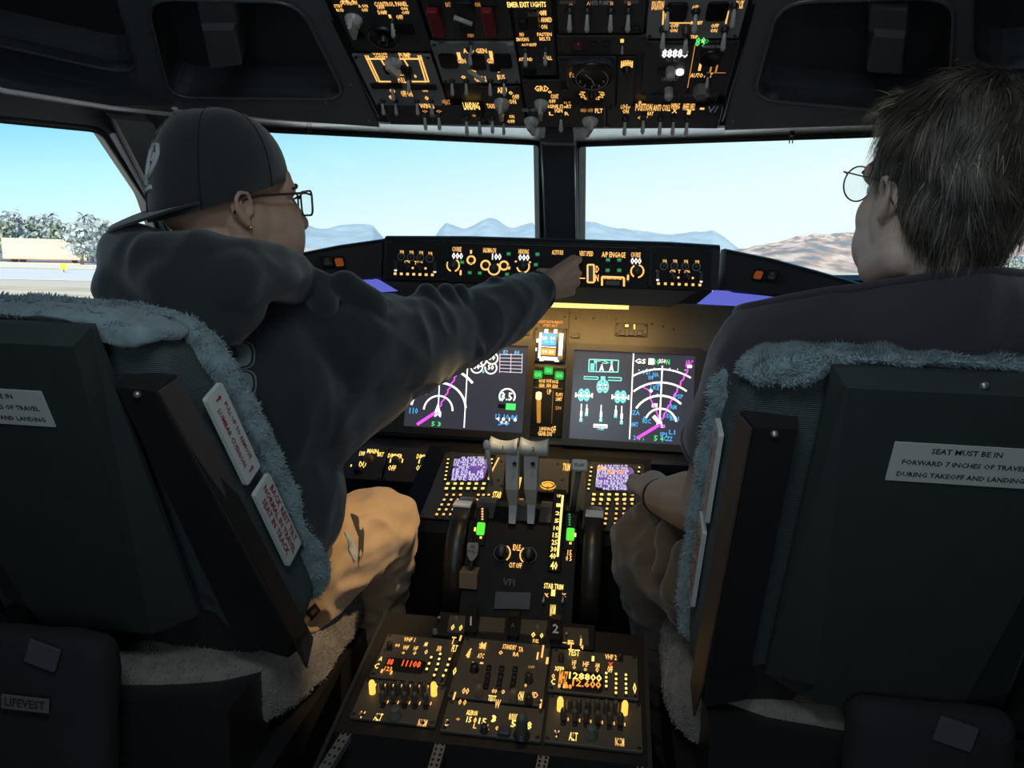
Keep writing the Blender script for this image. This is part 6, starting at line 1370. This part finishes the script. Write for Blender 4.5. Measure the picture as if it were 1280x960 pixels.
# resting left hand on the thigh
lh = V((-.575, 1.42, .668)); body += [('e', lh+V((.005, .045, 0)), (.036, .045, .014))]+[('p', [lh+V((o, .08, .0)), lh+V((o*1.1, .115, -.004)), lh+V((o*1.1, .14, -.016))], [.010, .0092, .008]) for o in (-.026, -.009, .008, .025)]+[('p', [lh+V((.034, .03, 0)), lh+V((.052, .065, -.006)), lh+V((.05, .09, -.014))], [.012, .0105, .009])]
bo = blob('body', body, SK1, man, .0032, 5)
face_parts(man, hm, bo)
nl = MB(); f = (tip-kn[0]).normalized(); nl.sphere(tip-f*.004+V((.004, -.002, .004)), (.004, .005, .003), 10, 6); nl.build('fingernail', mat('nail_pink', (.5, .33, .27), .35), man)
# hoodie
hd = [('e', (-.425, 1.095, .93), (.182, .125, .17)), ('e', (-.43, 1.10, .77), (.178, .135, .16)), ('e', (-.455, 1.105, .665), (.172, .145, .075)), ('c', (-.43, 1.06, 1.03), Sr+V((0, 0, .0)), .075, .076), ('c', (-.43, 1.05, 1.03), (-.585, 1.03, .985), .075, .074),
      ('p', [Sr, Sr*.5+El*.5+V((0, 0, -.014)), El, El*.45+Wr*.55+V((0, 0, -.008)), El*.14+Wr*.86], [.084, .090, .077, .069, .050]), ('c', El*.2+Wr*.8, Wr*1.02-El*.02, .047, .043),
      ('p', [(-.585, 1.03, .985), (-.665, 1.11, .77), (-.605, 1.33, .69)], [.074, .07, .045]), ('c', (-.33, 1.14, .90), Sr*.4+El*.6+V((0, -.02, -.05)), .11, .05)]
import itertools
ring = []
for k in range(13):
    a = math.radians(-100+k*28); rr = (.098, .098)
    ring.append(V((-.420, 1.04, 1.140))+V((math.cos(a)*.100+.0, math.sin(a)*.094, .010*math.sin(a+.2)-.016*math.cos(a)*0-.040*max(0, math.sin(a))-.014*max(0, math.cos(a)))))
hd += [('p', ring, [.043+.008*math.sin(i*1.3) for i in range(13)])]
hd += [('e', (-.468, .968, 1.098), (.080, .055, .050)), ('e', (-.42, .958, 1.085), (.12, .05, .065)), ('p', [at(166, 304, y=1.0), at(170, 338, y=.955), at(215, 354, y=.925), at(300, 352, y=.94), at(345, 345, y=1.01)], [.026, .034, .038, .036, .03]), ('c', at(152, 308, y=.985), at(157, 340, y=.99), .018, .022),
       ('p', [at(290, 300, y=1.05), at(322, 324, y=1.09), at(344, 352, y=1.11)], [.02, .022, .026])]
# folds of the sleeve and side
for (u0, v0, y0), (u1, v1, y1), r in (((470, 372, 1.17), (500, 470, 1.16), .020), ((535, 366, 1.30), (560, 430, 1.28), .022), ((556, 362, 1.34), (600, 440, 1.36), .018), ((618, 352, 1.50), (640, 410, 1.50), .018), ((645, 346, 1.58), (662, 398, 1.58), .014), ((430, 352, 1.08), (470, 380, 1.12), .024), ((395, 350, 1.07), (405, 380, 1.05), .022), ((575, 362, 1.38), (590, 400, 1.37), .016)):
    hd.append(('c', at(u0, v0, y=y0+.045)+V((0, 0, -.004)), at(u1, v1, y=y1+.045), r*.9, r*.8))
ho = blob('hoodie', hd, HOOD, man, .0062, 5, wr=.0075, wfreq=12, wst=(1, .8, .8), seed=2)
wd = (Wr-El).normalized(); cut(ho, [(Wr+wd*.004, wd)])
mb = MB(); x = wd.orthogonal().normalized(); y = wd.cross(x)
mb.lathe([(.034, -.050), (.0445, -.050), (.046, -.03), (.0455, .002), (.043, .006), (.034, .004)], 24, Wr, Matrix((x, y, wd)).transposed(), cap1=False); mb.build('ribbed_cuff', woven('hoodie_rib', (.018, .026, .031)), man)
# grey lobed letters printed across the back, peeping out beside the seat
bv = BVHTree.FromObject(ho, bpy.context.evaluated_depsgraph_get()) if False else None
me = ho.data; bvh = BVHTree.FromPolygons([v.co+WM[ho.name].translation for v in me.vertices], [p.vertices[:] for p in me.polygons])
def decal(name, pts, m, parent, lift, dens=5):
    """a thin patch lying on the cloth, outline given by photograph points cast onto it"""
    cu, cv_ = sum(p[0] for p in pts)/len(pts), sum(p[1] for p in pts)/len(pts); rings = []
    for k in range(dens+1):
        f = k/dens; rg = []
        for (u, v) in pts:
            d = ray(cu+(u-cu)*max(f, .02), cv_+(v-cv_)*max(f, .02)).normalized(); h = bvh.ray_cast(EYE+d*.3, d)
            rg.append(h[0]+h[1].normalized()*lift if h[0] is not None else None)
        rings.append(rg)
    ok = all(p is not None for rg in rings for p in rg)
    if not ok: return None
    mb = MB(); mb.loft(rings, True, True, False, True); return mb.build(name, m, parent, recalc=False)
def lobe(cx, cy, w, h, n=18): return rounded([(cx-w, cy-h), (cx+w, cy-h), (cx+w, cy+h), (cx-w, cy+h)], [2, h*.9, h*.9, 2], 6)
LETT = mat('print_grey_cloth', (.16, .185, .185), .85, bump=.2); LEDG = mat('print_outline_black', (.006, .007, .008), .8)
for cx, cy, w, h in ((284, 444, 31, 15), (287, 480, 30, 15), (292, 514, 29, 14)):
    decal('letter_outline', lobe(cx+1.5, cy, w+2.6, h+2.6), LETT, man, .0016); decal('letter_gap', lobe(cx+1.0, cy, w+1.2, h+1.2), LEDG, man, .0026); decal('print_letter', lobe(cx, cy, w-.6, h-.6), LETT, man, .0036)
# trousers
tr = [('p', [(-.41, 1.125, .585), (-.328, 1.24, .625), (-.262, 1.350, .645)], [.108, .090, .066]), ('p', [(-.262, 1.350, .64), (-.295, 1.43, .47), (-.345, 1.56, .14)], [.068, .060, .052]),
      ('p', [(-.53, 1.14, .585), (-.58, 1.34, .605), (-.60, 1.505, .60)], [.11, .095, .074]), ('p', [(-.60, 1.505, .60), (-.60, 1.58, .45), (-.60, 1.66, .14)], [.072, .06, .055]), ('e', (-.465, 1.15, .60), (.165, .125, .09))]
tro = blob('trousers', tr, PANT1, man, .006, 5, wr=.0095, wfreq=19, wst=(1, .6, 1), seed=5)
bvh = BVHTree.FromPolygons([v.co+WM[tro.name].translation for v in tro.data.vertices], [p.vertices[:] for p in tro.data.polygons])
decal('maker_tag', [(381, 764), (393, 753), (400, 763), (388, 776)], mat('tag_black', (.012, .012, .012), .6), man, .002)
decal('maker_tag_print', [(386, 765), (392, 760), (395, 763), (389, 769)], mat('tag_print_grey', (.10, .09, .07), .7), man, .003)
decal('pocket_opening', rounded([(437, 641), (447, 645), (455, 664), (454, 690), (447, 712), (450, 686), (448, 664)], 3, 3), mat('pocket_shadow_lining', (.06, .045, .03), .95), man, .0009)  # dark patch paints the shade in the pocket's crease
decal('pocket_lining', rounded([(430, 664), (438, 668), (447, 694), (443, 703), (436, 688)], 3, 3), mat('shirt_tail_white', (.45, .46, .46), .9), man, .0022)
for x, nm in ((-.345, 0), (-.60, 1)):
    mb = MB(); mb.sphere((x, 1.70 if nm else 1.64, .05), (.045, .125, .05), 14, 8); mb.build('shoe', mat('shoe_dark', (.02, .018, .016), .6), man)
# cap, worn backwards
CAPM = cloth('cap_black_cotton', (.015, .018, .021), 1500)
capp = [('e', (0, -.012, .060), (.0835, .104, .094), hm.to_3x3())]
def capshape():
    mb = MB(); rings = []
    n = 40
    for k in range(12):
        f = k/11; rg = []
        for j in range(n):
            a = 2*math.pi*j/n; ca, sa = math.cos(a), math.sin(a)
            zb = .010+.032*sa   # band: higher on the brow, lower at the nape
            zt = .137; el_ = f*math.pi/2; rad = math.cos(el_)**.72
            x = .0825*ca*max(rad, .01); y = -.012+.1025*sa*max(rad, .01); z = zb+(zt-zb)*math.sin(el_)**.92
            seam = 1-.006*math.exp(-((a*3/math.pi) % 1-.5)**2*0) ; rg.append(H((x*seam, y*seam, z+(.004*math.sin(a*3+1)*math.sin(el_*2)))))
        rings.append(rg)
    mb.loft(rings, True, False, True); return mb
cp = capshape(); capo = cp.build('cap', CAPM, man); sol = capo.modifiers.new('t', 'SOLIDIFY'); sol.thickness = .003; sol.offset = 1
mb = MB(); mb.sphere(H((0, -.012, .139)), (.006, .006, .004), 10, 6); mb.build('cap_button', CAPM, capo)
mb = MB()
for a0 in range(6):
    a = math.radians(30+a0*60); pts = []
    for k in range(9):
        e = k/8*math.pi/2; rad = math.cos(e)**.72; zb = .010+.032*math.sin(a); pts.append(H((.0858*math.cos(a)*max(rad, .01), -.012+.1058*math.sin(a)*max(rad, .01), zb+(.1395-zb)*math.sin(e)**.92+.004*math.sin(a*3+1)*math.sin(e*2))))
    mb.tube(pts, .0011, 5)
mb.build('cap_seam', mat('cap_seam_black', (.010, .012, .014), .9), capo)
mb = MB(); rows = []
for i in range(15):
    a = math.radians(-90-62+i*124/14); ca, sa = math.cos(a), math.sin(a); w = 1-((i-7)/7)**2; row = []
    for k in range(5):
        f = k/4; r_ = f*.056*(w**.6); row.append(H((.082*ca+ca*r_*.35, -.012+.102*sa-r_*1.0, .029+.036*sa-f*.022*w-.006*(1-w))))
    rows.append(row)
th_ = hm.to_3x3() @ V((0, 0, -.004)); top_, bot_ = rows, [[p+th_ for p in r] for r in rows]
mb.loft([t_+list(reversed(b_)) for t_, b_ in zip(top_, bot_)], True, True, True); mb.build('cap_bill', CAPM, capo)
# raised embroidered letter outline on the crown above the bill
EMB = mat('embroidery_grey', (.48, .52, .54), .8, bump=.3)
def capsurf(a, e, r=1.0):
    zb = .010+.032*math.sin(a); rad = math.cos(e)**.72; return H((.0865*math.cos(a)*rad*r, -.012+.1065*math.sin(a)*rad*r, zb+(.137-zb)*math.sin(e)**.92))
loopp = [(-88, 17), (-88, 27), (-89, 36), (-84, 41), (-76, 40), (-72, 34), (-74, 29), (-79, 25), (-83, 21)]
mb = MB(); mb.tube([capsurf(math.radians(a), math.radians(e)) for a, e in loopp], .0032, 6); mb.tube([capsurf(math.radians(a), math.radians(e)) for a, e in ((-92, 13), (-86, 15), (-78, 16))], .0032, 6)
mb.tube([capsurf(math.radians(a), math.radians(e)) for a, e in ((-83, 30), (-79, 30), (-79, 35), (-83, 36))], .0016, 6, True); mb.build('cap_emblem', EMB, capo)
# glasses
rnd = random.Random(3)
def eyewear(t, mx, col, kind, thick, lname, up=0):
    fm = mat(lname, col, .25); g = None; mb = MB()
    T = lambda p: mx @ V((p[0], p[1], p[2]+up*min(1, max(0, (p[1]+.02)/.1))))
    for s in (-1, 1):
        c = (s*.033, .112, -.004)
        if kind == 'round': lp = [(c[0]+.0225*math.cos(a*math.pi/12), c[1]-.10*(.0225*math.cos(a*math.pi/12)*s)**1*.6, c[2]+.0225*math.sin(a*math.pi/12)) for a in range(24)]
        else:
            q = rounded([(-.026, -.019), (.026, -.019), (.028, .018), (-.028, .018)], .011, 4); lp = [(c[0]+p[0], c[1]-.12*p[0]*s, c[2]+p[1]) for p in q]
        mb.tube([T(p) for p in lp], thick, 6, True)
        g_ = MB(); g_.prism([T(p) for p in lp], mx.to_3x3() @ V((0, .001, 0))); lens = lp
        e = .061 if kind != 'round' else .0555
        mb.tube([T((s*e, .106, .008)), T((s*.070, .094, .010)), T((s*.079, .02, .010)), T((s*.082, -.006, .006)), T((s*.080, -.022, -.012))], thick*(1.15 if kind != 'round' else 1), 6)
        g_.build('lens', WINM, t)
    mb.tube([T((-.010, .111, .004)), T((0, .116, .008)), T((.010, .111, .004))], thick, 6); mb.build('spectacle_frame', fm, t)
eyewear(man, hm, (.045, .020, .022), 'square', .0016, 'frame_dark_plum', .007)
mb = MB(); mb.sphere(H((.082, .0, -.033)), .0028, 8, 6); mb.build('ear_stud', mat('ear_stud_gold', (.8, .55, .15), .3, 1.0), man)
for s in (1,):
    mb = MB(); 
    for k in range(60):
        a = rnd.uniform(-1, 1); p = V((a*.024, .094-abs(a)*.012+.004, -.047-abs(a)*.008+rnd.uniform(-.004, .004))); d = V((a*.004, .003, -.007)); w = V((.0008, 0, 0)); mb.add([H(p-w), H(p+w), H(p+d)], [(0, 1, 2)])
    mb.build('moustache', mat('hair_black_short', (.012, .010, .009), .8), man, 'stuff')

# ---- bareheaded man in the plum T-shirt
RT0 = V((.54, 1.1, 0)); man2 = thing('person', 'bareheaded man with tousled brown hair, round glasses and plum T-shirt', 'person', RT0); WM[man2.name] = Matrix.Translation(RT0)
SK2 = skin('skin_fair', (.56, .42, .35)); SHIRT = cloth('t_shirt_plum_black', (.040, .032, .045), 1300); PANT2 = cloth('trousers_brown_cotton', (.115, .082, .052), 1200)
hm2 = headmx((.516, .945, 1.240), math.radians(-20), math.radians(6)) @ Matrix.Scale(.95, 4); H2 = lambda p: hm2 @ V(p)
def xf(P, Hf, mx): return [(p[0], [Hf(q) for q in p[1]], p[2]) if p[0] == 'p' else ('c', Hf(p[1]), Hf(p[2]), p[3], p[4]) if p[0] == 'c' else ('e', Hf(p[1]), p[2], mx.to_3x3()) for p in P]
Sl, El2, Wl = V((.356, 1.005, 1.034)), V((.322, 1.125, .800)), V((.250, 1.325, .742)); NB2 = V((.535, .985, 1.08))
Sr2 = V((.735, .975, 1.035))
b2 = xf(HEAD+ear_prims(1)+ear_prims(-1), H2, hm2)
b2 += [('c', H2((0, -.018, -.06)), NB2, .055, .058), ('c', NB2, (.545, 1.05, .95), .065, .085), ('c', (.545, 1.05, .95), (.545, 1.15, .62), .09, .11), ('c', NB2, Sl, .055, .055), ('c', NB2, Sr2, .055, .055),
       ('p', [Sl, Sl*.4+El2*.6, El2, El2*.55+Wl*.45, Wl], [.058, .058, .052, .048, .030]), ('p', [Sr2, (.81, 1.08, .79), (.74, 1.30, .72), (.71, 1.36, .715)], [.055, .047, .034, .028]),
       ('p', [(.46, 1.13, .60), (.245, 1.345, .645), (.345, 1.52, .16), (.345, 1.64, .06)], [.085, .055, .042, .04]), ('p', [(.61, 1.10, .60), (.68, 1.42, .61), (.68, 1.60, .16), (.68, 1.72, .06)], [.085, .055, .042, .04])]
hb = Wl+V((-.004, .05, .004)); b2 += [('c', Wl, hb, .026, .03), ('e', hb, (.034, .042, .017))]
for i, o in enumerate((-.030, -.011, .008, .026)):
    k = hb+V((o, .034-.004*abs(i-1), .002)); b2.append(('p', [k, k+V((o*.1-.003, .030, -.006)), k+V((o*.1-.005, .044, -.022)), k+V((o*.1-.004, .046, -.040))], [.0102, .0094, .0086, .0076]))
b2.append(('p', [Wl+V((-.018, .02, 0)), Wl+V((-.040, .048, .004)), Wl+V((-.046, .078, -.004))], [.014, .0118, .0095]))
rh = V((.71, 1.36, .715)); b2 += [('e', rh+V((0, .045, 0)), (.035, .045, .015))]+[('p', [rh+V((o, .08, .0)), rh+V((o*1.1, .112, -.006)), rh+V((o*1.1, .132, -.02))], [.010, .0092, .008]) for o in (-.026, -.009, .008, .025)]+[('p', [rh+V((-.034, .03, 0)), rh+V((-.052, .062, -.006))], [.012, .0095])]
bo2 = blob('body', b2, SK2, man2, .0032, 7)
face_parts(man2, hm2, bo2, (.10, .14, .16), (.10, .07, .045), (.34, .18, .16))
mb = MB(); d = (Wl-El2).normalized(); x = d.orthogonal().normalized(); y = d.cross(x); mb.lathe([(.030, -.006), (.0325, -.005), (.0325, .005), (.030, .006)], 20, Wl+d*-.012, Matrix((x, y, d)).transposed(), cap1=False); mb.build('wristband', BLACK, man2)
# T-shirt
sh = [('e', (.545, 1.075, .93), (.185, .105, .17)), ('e', (.545, 1.125, .77), (.18, .125, .17)), ('e', (.545, 1.16, .65), (.175, .135, .08)), ('p', [(.50, .965, 1.092), (.43, .985, 1.097), Sl+V((.004, 0, .012))], [.072, .070, .070]), ('p', [(.57, .965, 1.075), (.65, .97, 1.058), Sr2], [.072, .07, .074]),
      ('p', [Sl, Sl*.5+El2*.5+V((-.008, 0, 0)), Sl*.2+El2*.8+V((-.004, 0, .0))], [.072, .068, .064]), ('p', [Sr2, Sr2*.3+V((.81, 1.08, .79))*.7], [.076, .07]), ('e', (.54, .965, 1.035), (.16, .06, .08)), ('c', (.485, .955, 1.105), (.585, .955, 1.105), .072, .072), ('e', (.532, .93, 1.11), (.085, .062, .075))]
for (u0, v0, y0), (u1, v1, y1), r in (((960, 370, .98), (1000, 378, .94), .016), ((1010, 360, .96), (1090, 346, .90), .016), ((1190, 352, .88), (1235, 372, .87), .016)):
    sh.append(('c', at(u0, v0, y=y0+.03), at(u1, v1, y=y1+.03), r, r*.8))
so = blob('t_shirt', sh, SHIRT, man2, .0062, 5, wr=.0075, wfreq=11, wst=(1, .8, .7), seed=9)
ax = (El2-Sl).normalized(); cut(so, [(Sl*.34+El2*.66, ax+V((-.25, 0, .0))), (H2((0, -.05, -.092)), (hm2.to_3x3() @ V((0, .42, 1))).normalized())])
# neckband
def ringcut(o, co, no, name, m, parent, r):
    off = WM[o.name].translation; bm = bmesh.new(); bm.from_mesh(o.data); es = [e for e in bm.edges if e.is_boundary and abs((e.verts[0].co+off-V(co)).dot(V(no).normalized())) < .004]
    adj = {}
    for e in es:
        a, b = e.verts[0].index, e.verts[1].index; adj.setdefault(a, []).append(b); adj.setdefault(b, []).append(a)
    bm.verts.ensure_lookup_table(); seen = set(); best = []
    for s0 in adj:
        if s0 in seen: continue
        lp = [s0]; seen.add(s0); cur = s0
        while True:
            nx = [q for q in adj[cur] if q not in seen]
            if not nx: break
            cur = nx[0]; seen.add(cur); lp.append(cur)
        if len(lp) > len(best): best = lp
    pts = [bm.verts[i].co+off for i in best]; bm.free()
    if len(pts) > 20:
        pts = [sum((pts[(i+j) % len(pts)] for j in range(-3, 4)), V())/7 for i in range(0, len(pts), 3)]
        MB().tube(pts, r, 7, True).build(name, m, parent)
ringcut(so, H2((0, -.05, -.092)), hm2.to_3x3() @ V((0, .42, 1)), 'neckband', SHIRT, man2, .005)
ringcut(so, Sl*.34+El2*.66, ax+V((-.25, 0, 0)), 'sleeve_hem', SHIRT, man2, .004)
mb = MB(); mb.box(at(1221, 336, y=.885), (.006, .004, .008)); mb.build('collar_tag', BLACK, man2)
t2 = [('p', [(.46, 1.13, .59), (.345, 1.24, .625), (.246, 1.345, .645)], [.112, .096, .072]), ('p', [(.246, 1.345, .64), (.29, 1.41, .45), (.345, 1.52, .14)], [.075, .062, .055]), ('p', [(.61, 1.13, .59), (.66, 1.26, .61), (.68, 1.42, .61)], [.112, .096, .075]), ('p', [(.68, 1.42, .605), (.68, 1.5, .45), (.68, 1.6, .14)], [.072, .06, .055]), ('e', (.54, 1.14, .60), (.17, .13, .09))]
for (a, b, r) in (((838, 660, 1.22), (826, 712, 1.18), .016), ((855, 690, 1.14), (842, 745, 1.10), .016), ((806, 640, 1.30), (812, 690, 1.26), .014)):
    t2.append(('c', at(*a[:2], y=a[2]+.02), at(*b[:2], y=b[2]+.02), r, r))
blob('trousers', t2, PANT2, man2, .006, 5, wr=.009, wfreq=16, wst=(.6, 1, 1), seed=15)
for x, yy in ((.345, 1.60), (.68, 1.68)):
    mb = MB(); mb.sphere((x, yy, .05), (.045, .125, .05), 14, 8); mb.build('shoe', mat('shoe_dark', (.02, .018, .016), .6), man2)
eyewear(man2, hm2, (.05, .06, .06), 'round', .0010, 'frame_thin_wire', .014)
# hair: a shaped mass under long loose strands
def hairmat(name, ca, cb):
    m = bpy.data.materials.new(name); m.use_nodes = True; nt = m.node_tree; b = nt.nodes['Principled BSDF']; b.inputs['Roughness'].default_value = .5
    t = nt.nodes.new('ShaderNodeTexCoord'); n = nt.nodes.new('ShaderNodeTexNoise'); n.inputs['Scale'].default_value = 26; n.inputs['Detail'].default_value = 5; r = nt.nodes.new('ShaderNodeValToRGB')
    r.color_ramp.elements[0].position = .40; r.color_ramp.elements[0].color = tuple(ca)+(1,); r.color_ramp.elements[1].position = .68; r.color_ramp.elements[1].color = tuple(cb)+(1,)
    nt.links.new(t.outputs['Object'], n.inputs[0]); nt.links.new(n.outputs[0], r.inputs[0]); nt.links.new(r.outputs[0], b.inputs['Base Color']); return m
HAIR = hairmat('hair_ash_brown', (.035, .030, .025), (.12, .10, .078)); HAIRB = hairmat('hair_blond_ends', (.20, .165, .115), (.42, .36, .26))
hr = [('e', (0, -.014, .052), (.082, .097, .088)), ('e', (0, -.042, .015), (.078, .068, .088)), ('e', (0, -.050, -.035), (.058, .036, .050)), ('e', (-.025, .040, .090), (.042, .04, .028)), ('e', (.050, -.022, .02), (.034, .065, .06)), ('e', (-.054, -.035, .05), (.034, .050, .045)), ('e', (0, .005, .095), (.06, .07, .034)), ('e', (-.058, -.045, .0), (.024, .032, .05))]
ha = blob('hair_mass', xf(hr, H2, hm2), HAIR, man2, .006, 4, wr=.004, wfreq=40, wst=(1, 1, .3), seed=4)
bvh = BVHTree.FromPolygons([v.co+WM[ha.name].translation for v in ha.data.vertices], [p.vertices[:] for p in ha.data.polygons])
hbm = bmesh.new(); hbm.from_mesh(ha.data); hbm.faces.ensure_lookup_table(); fcs = [(f.calc_center_median()+WM[ha.name].translation, f.normal.copy()) for f in hbm.faces]; hbm.free()
inv = hm2.inverted(); rnd = random.Random(11); A_, B_ = MB(), MB()
whorl = V((.012, -.055, .125))
for k in range(9000):
    p, n = rnd.choice(fcs); q = inv @ p; nn = inv.to_3x3() @ n
    if n.z < -.5 and q.z < -.07: continue
    if abs(q.x) > .055 and -.032 < q.y < .035 and -.05 < q.z < .028: continue
    d = q-whorl; d -= nn*d.dot(nn); 
    if d.length < 1e-4: continue
    d.normalize(); down = V((0, -.25, -1)); down -= nn*down.dot(nn)
    fl = (d*(1.0 if q.z > .06 else .25)+down*(.15 if q.z > .09 else .9)+V((rnd.gauss(0, .22), rnd.gauss(0, .22), rnd.gauss(0, .2)))); fl.normalize()
    swirl = nn.cross(fl)*noise.noise(q*22)*.9; fl = (fl+swirl).normalized()
    front = q.y > .045 and q.z > .07
    L = rnd.uniform(.018, .042)*(.6 if front else 1); w0 = rnd.uniform(.0004, .0010)
    if front: fl = (fl+V((-.35, -.05, .55))*rnd.random()).normalized()
    side = nn.cross(fl).normalized(); vs = []; lift = rnd.uniform(.0, .5)
    for i in range(5):
        f = i/4; c = q+nn*(.001+.012*f*(1-f*.8)*(.5+lift)+(.004*f*f if front else 0))+fl*L*f+V((0, 0, -.012*f*f*L/.04)); w = w0*(1-f*.85); vs += [H2(c-side*w), H2(c+side*w)]
    (B_ if (q.y > .025 and q.z > .055 and rnd.random() < .8) or (q.z < -.05 and rnd.random() < .5) or rnd.random() < .05 else A_).add(vs, [(2*i, 2*i+1, 2*i+3, 2*i+2) for i in range(4)], True)
# long locks at the nape and over the ear
for k in range(420):
    a = rnd.uniform(-2.5, -.55); r_ = rnd.uniform(.94, 1.05); q = V((.056*math.cos(a)*r_, -.036+.050*math.sin(a)*r_, rnd.uniform(-.055, -.015))); L = rnd.uniform(.025, .05); n = V((math.cos(a), math.sin(a), 0)); side = V((-n.y, n.x, 0)); w0 = rnd.uniform(.0005, .0010); vs = []
    for i in range(6):
        f = i/5; c = q+V((n.x*.010*f*(1-f), n.y*.010*f*(1-f)-.0*f, -L*f))-n*.014*f*f*(1 if q.z < -.03 else .3)+side*.010*f*noise.noise(q*40); w = w0*(1-f*.8); vs += [H2(c-side*w), H2(c+side*w)]
    (B_ if rnd.random() < .5 else A_).add(vs, [(2*i, 2*i+1, 2*i+3, 2*i+2) for i in range(5)], True)
A_.build('hair_strands', HAIR, man2, 'stuff', recalc=False); B_.build('hair_strands', HAIRB, man2, 'stuff', recalc=False)
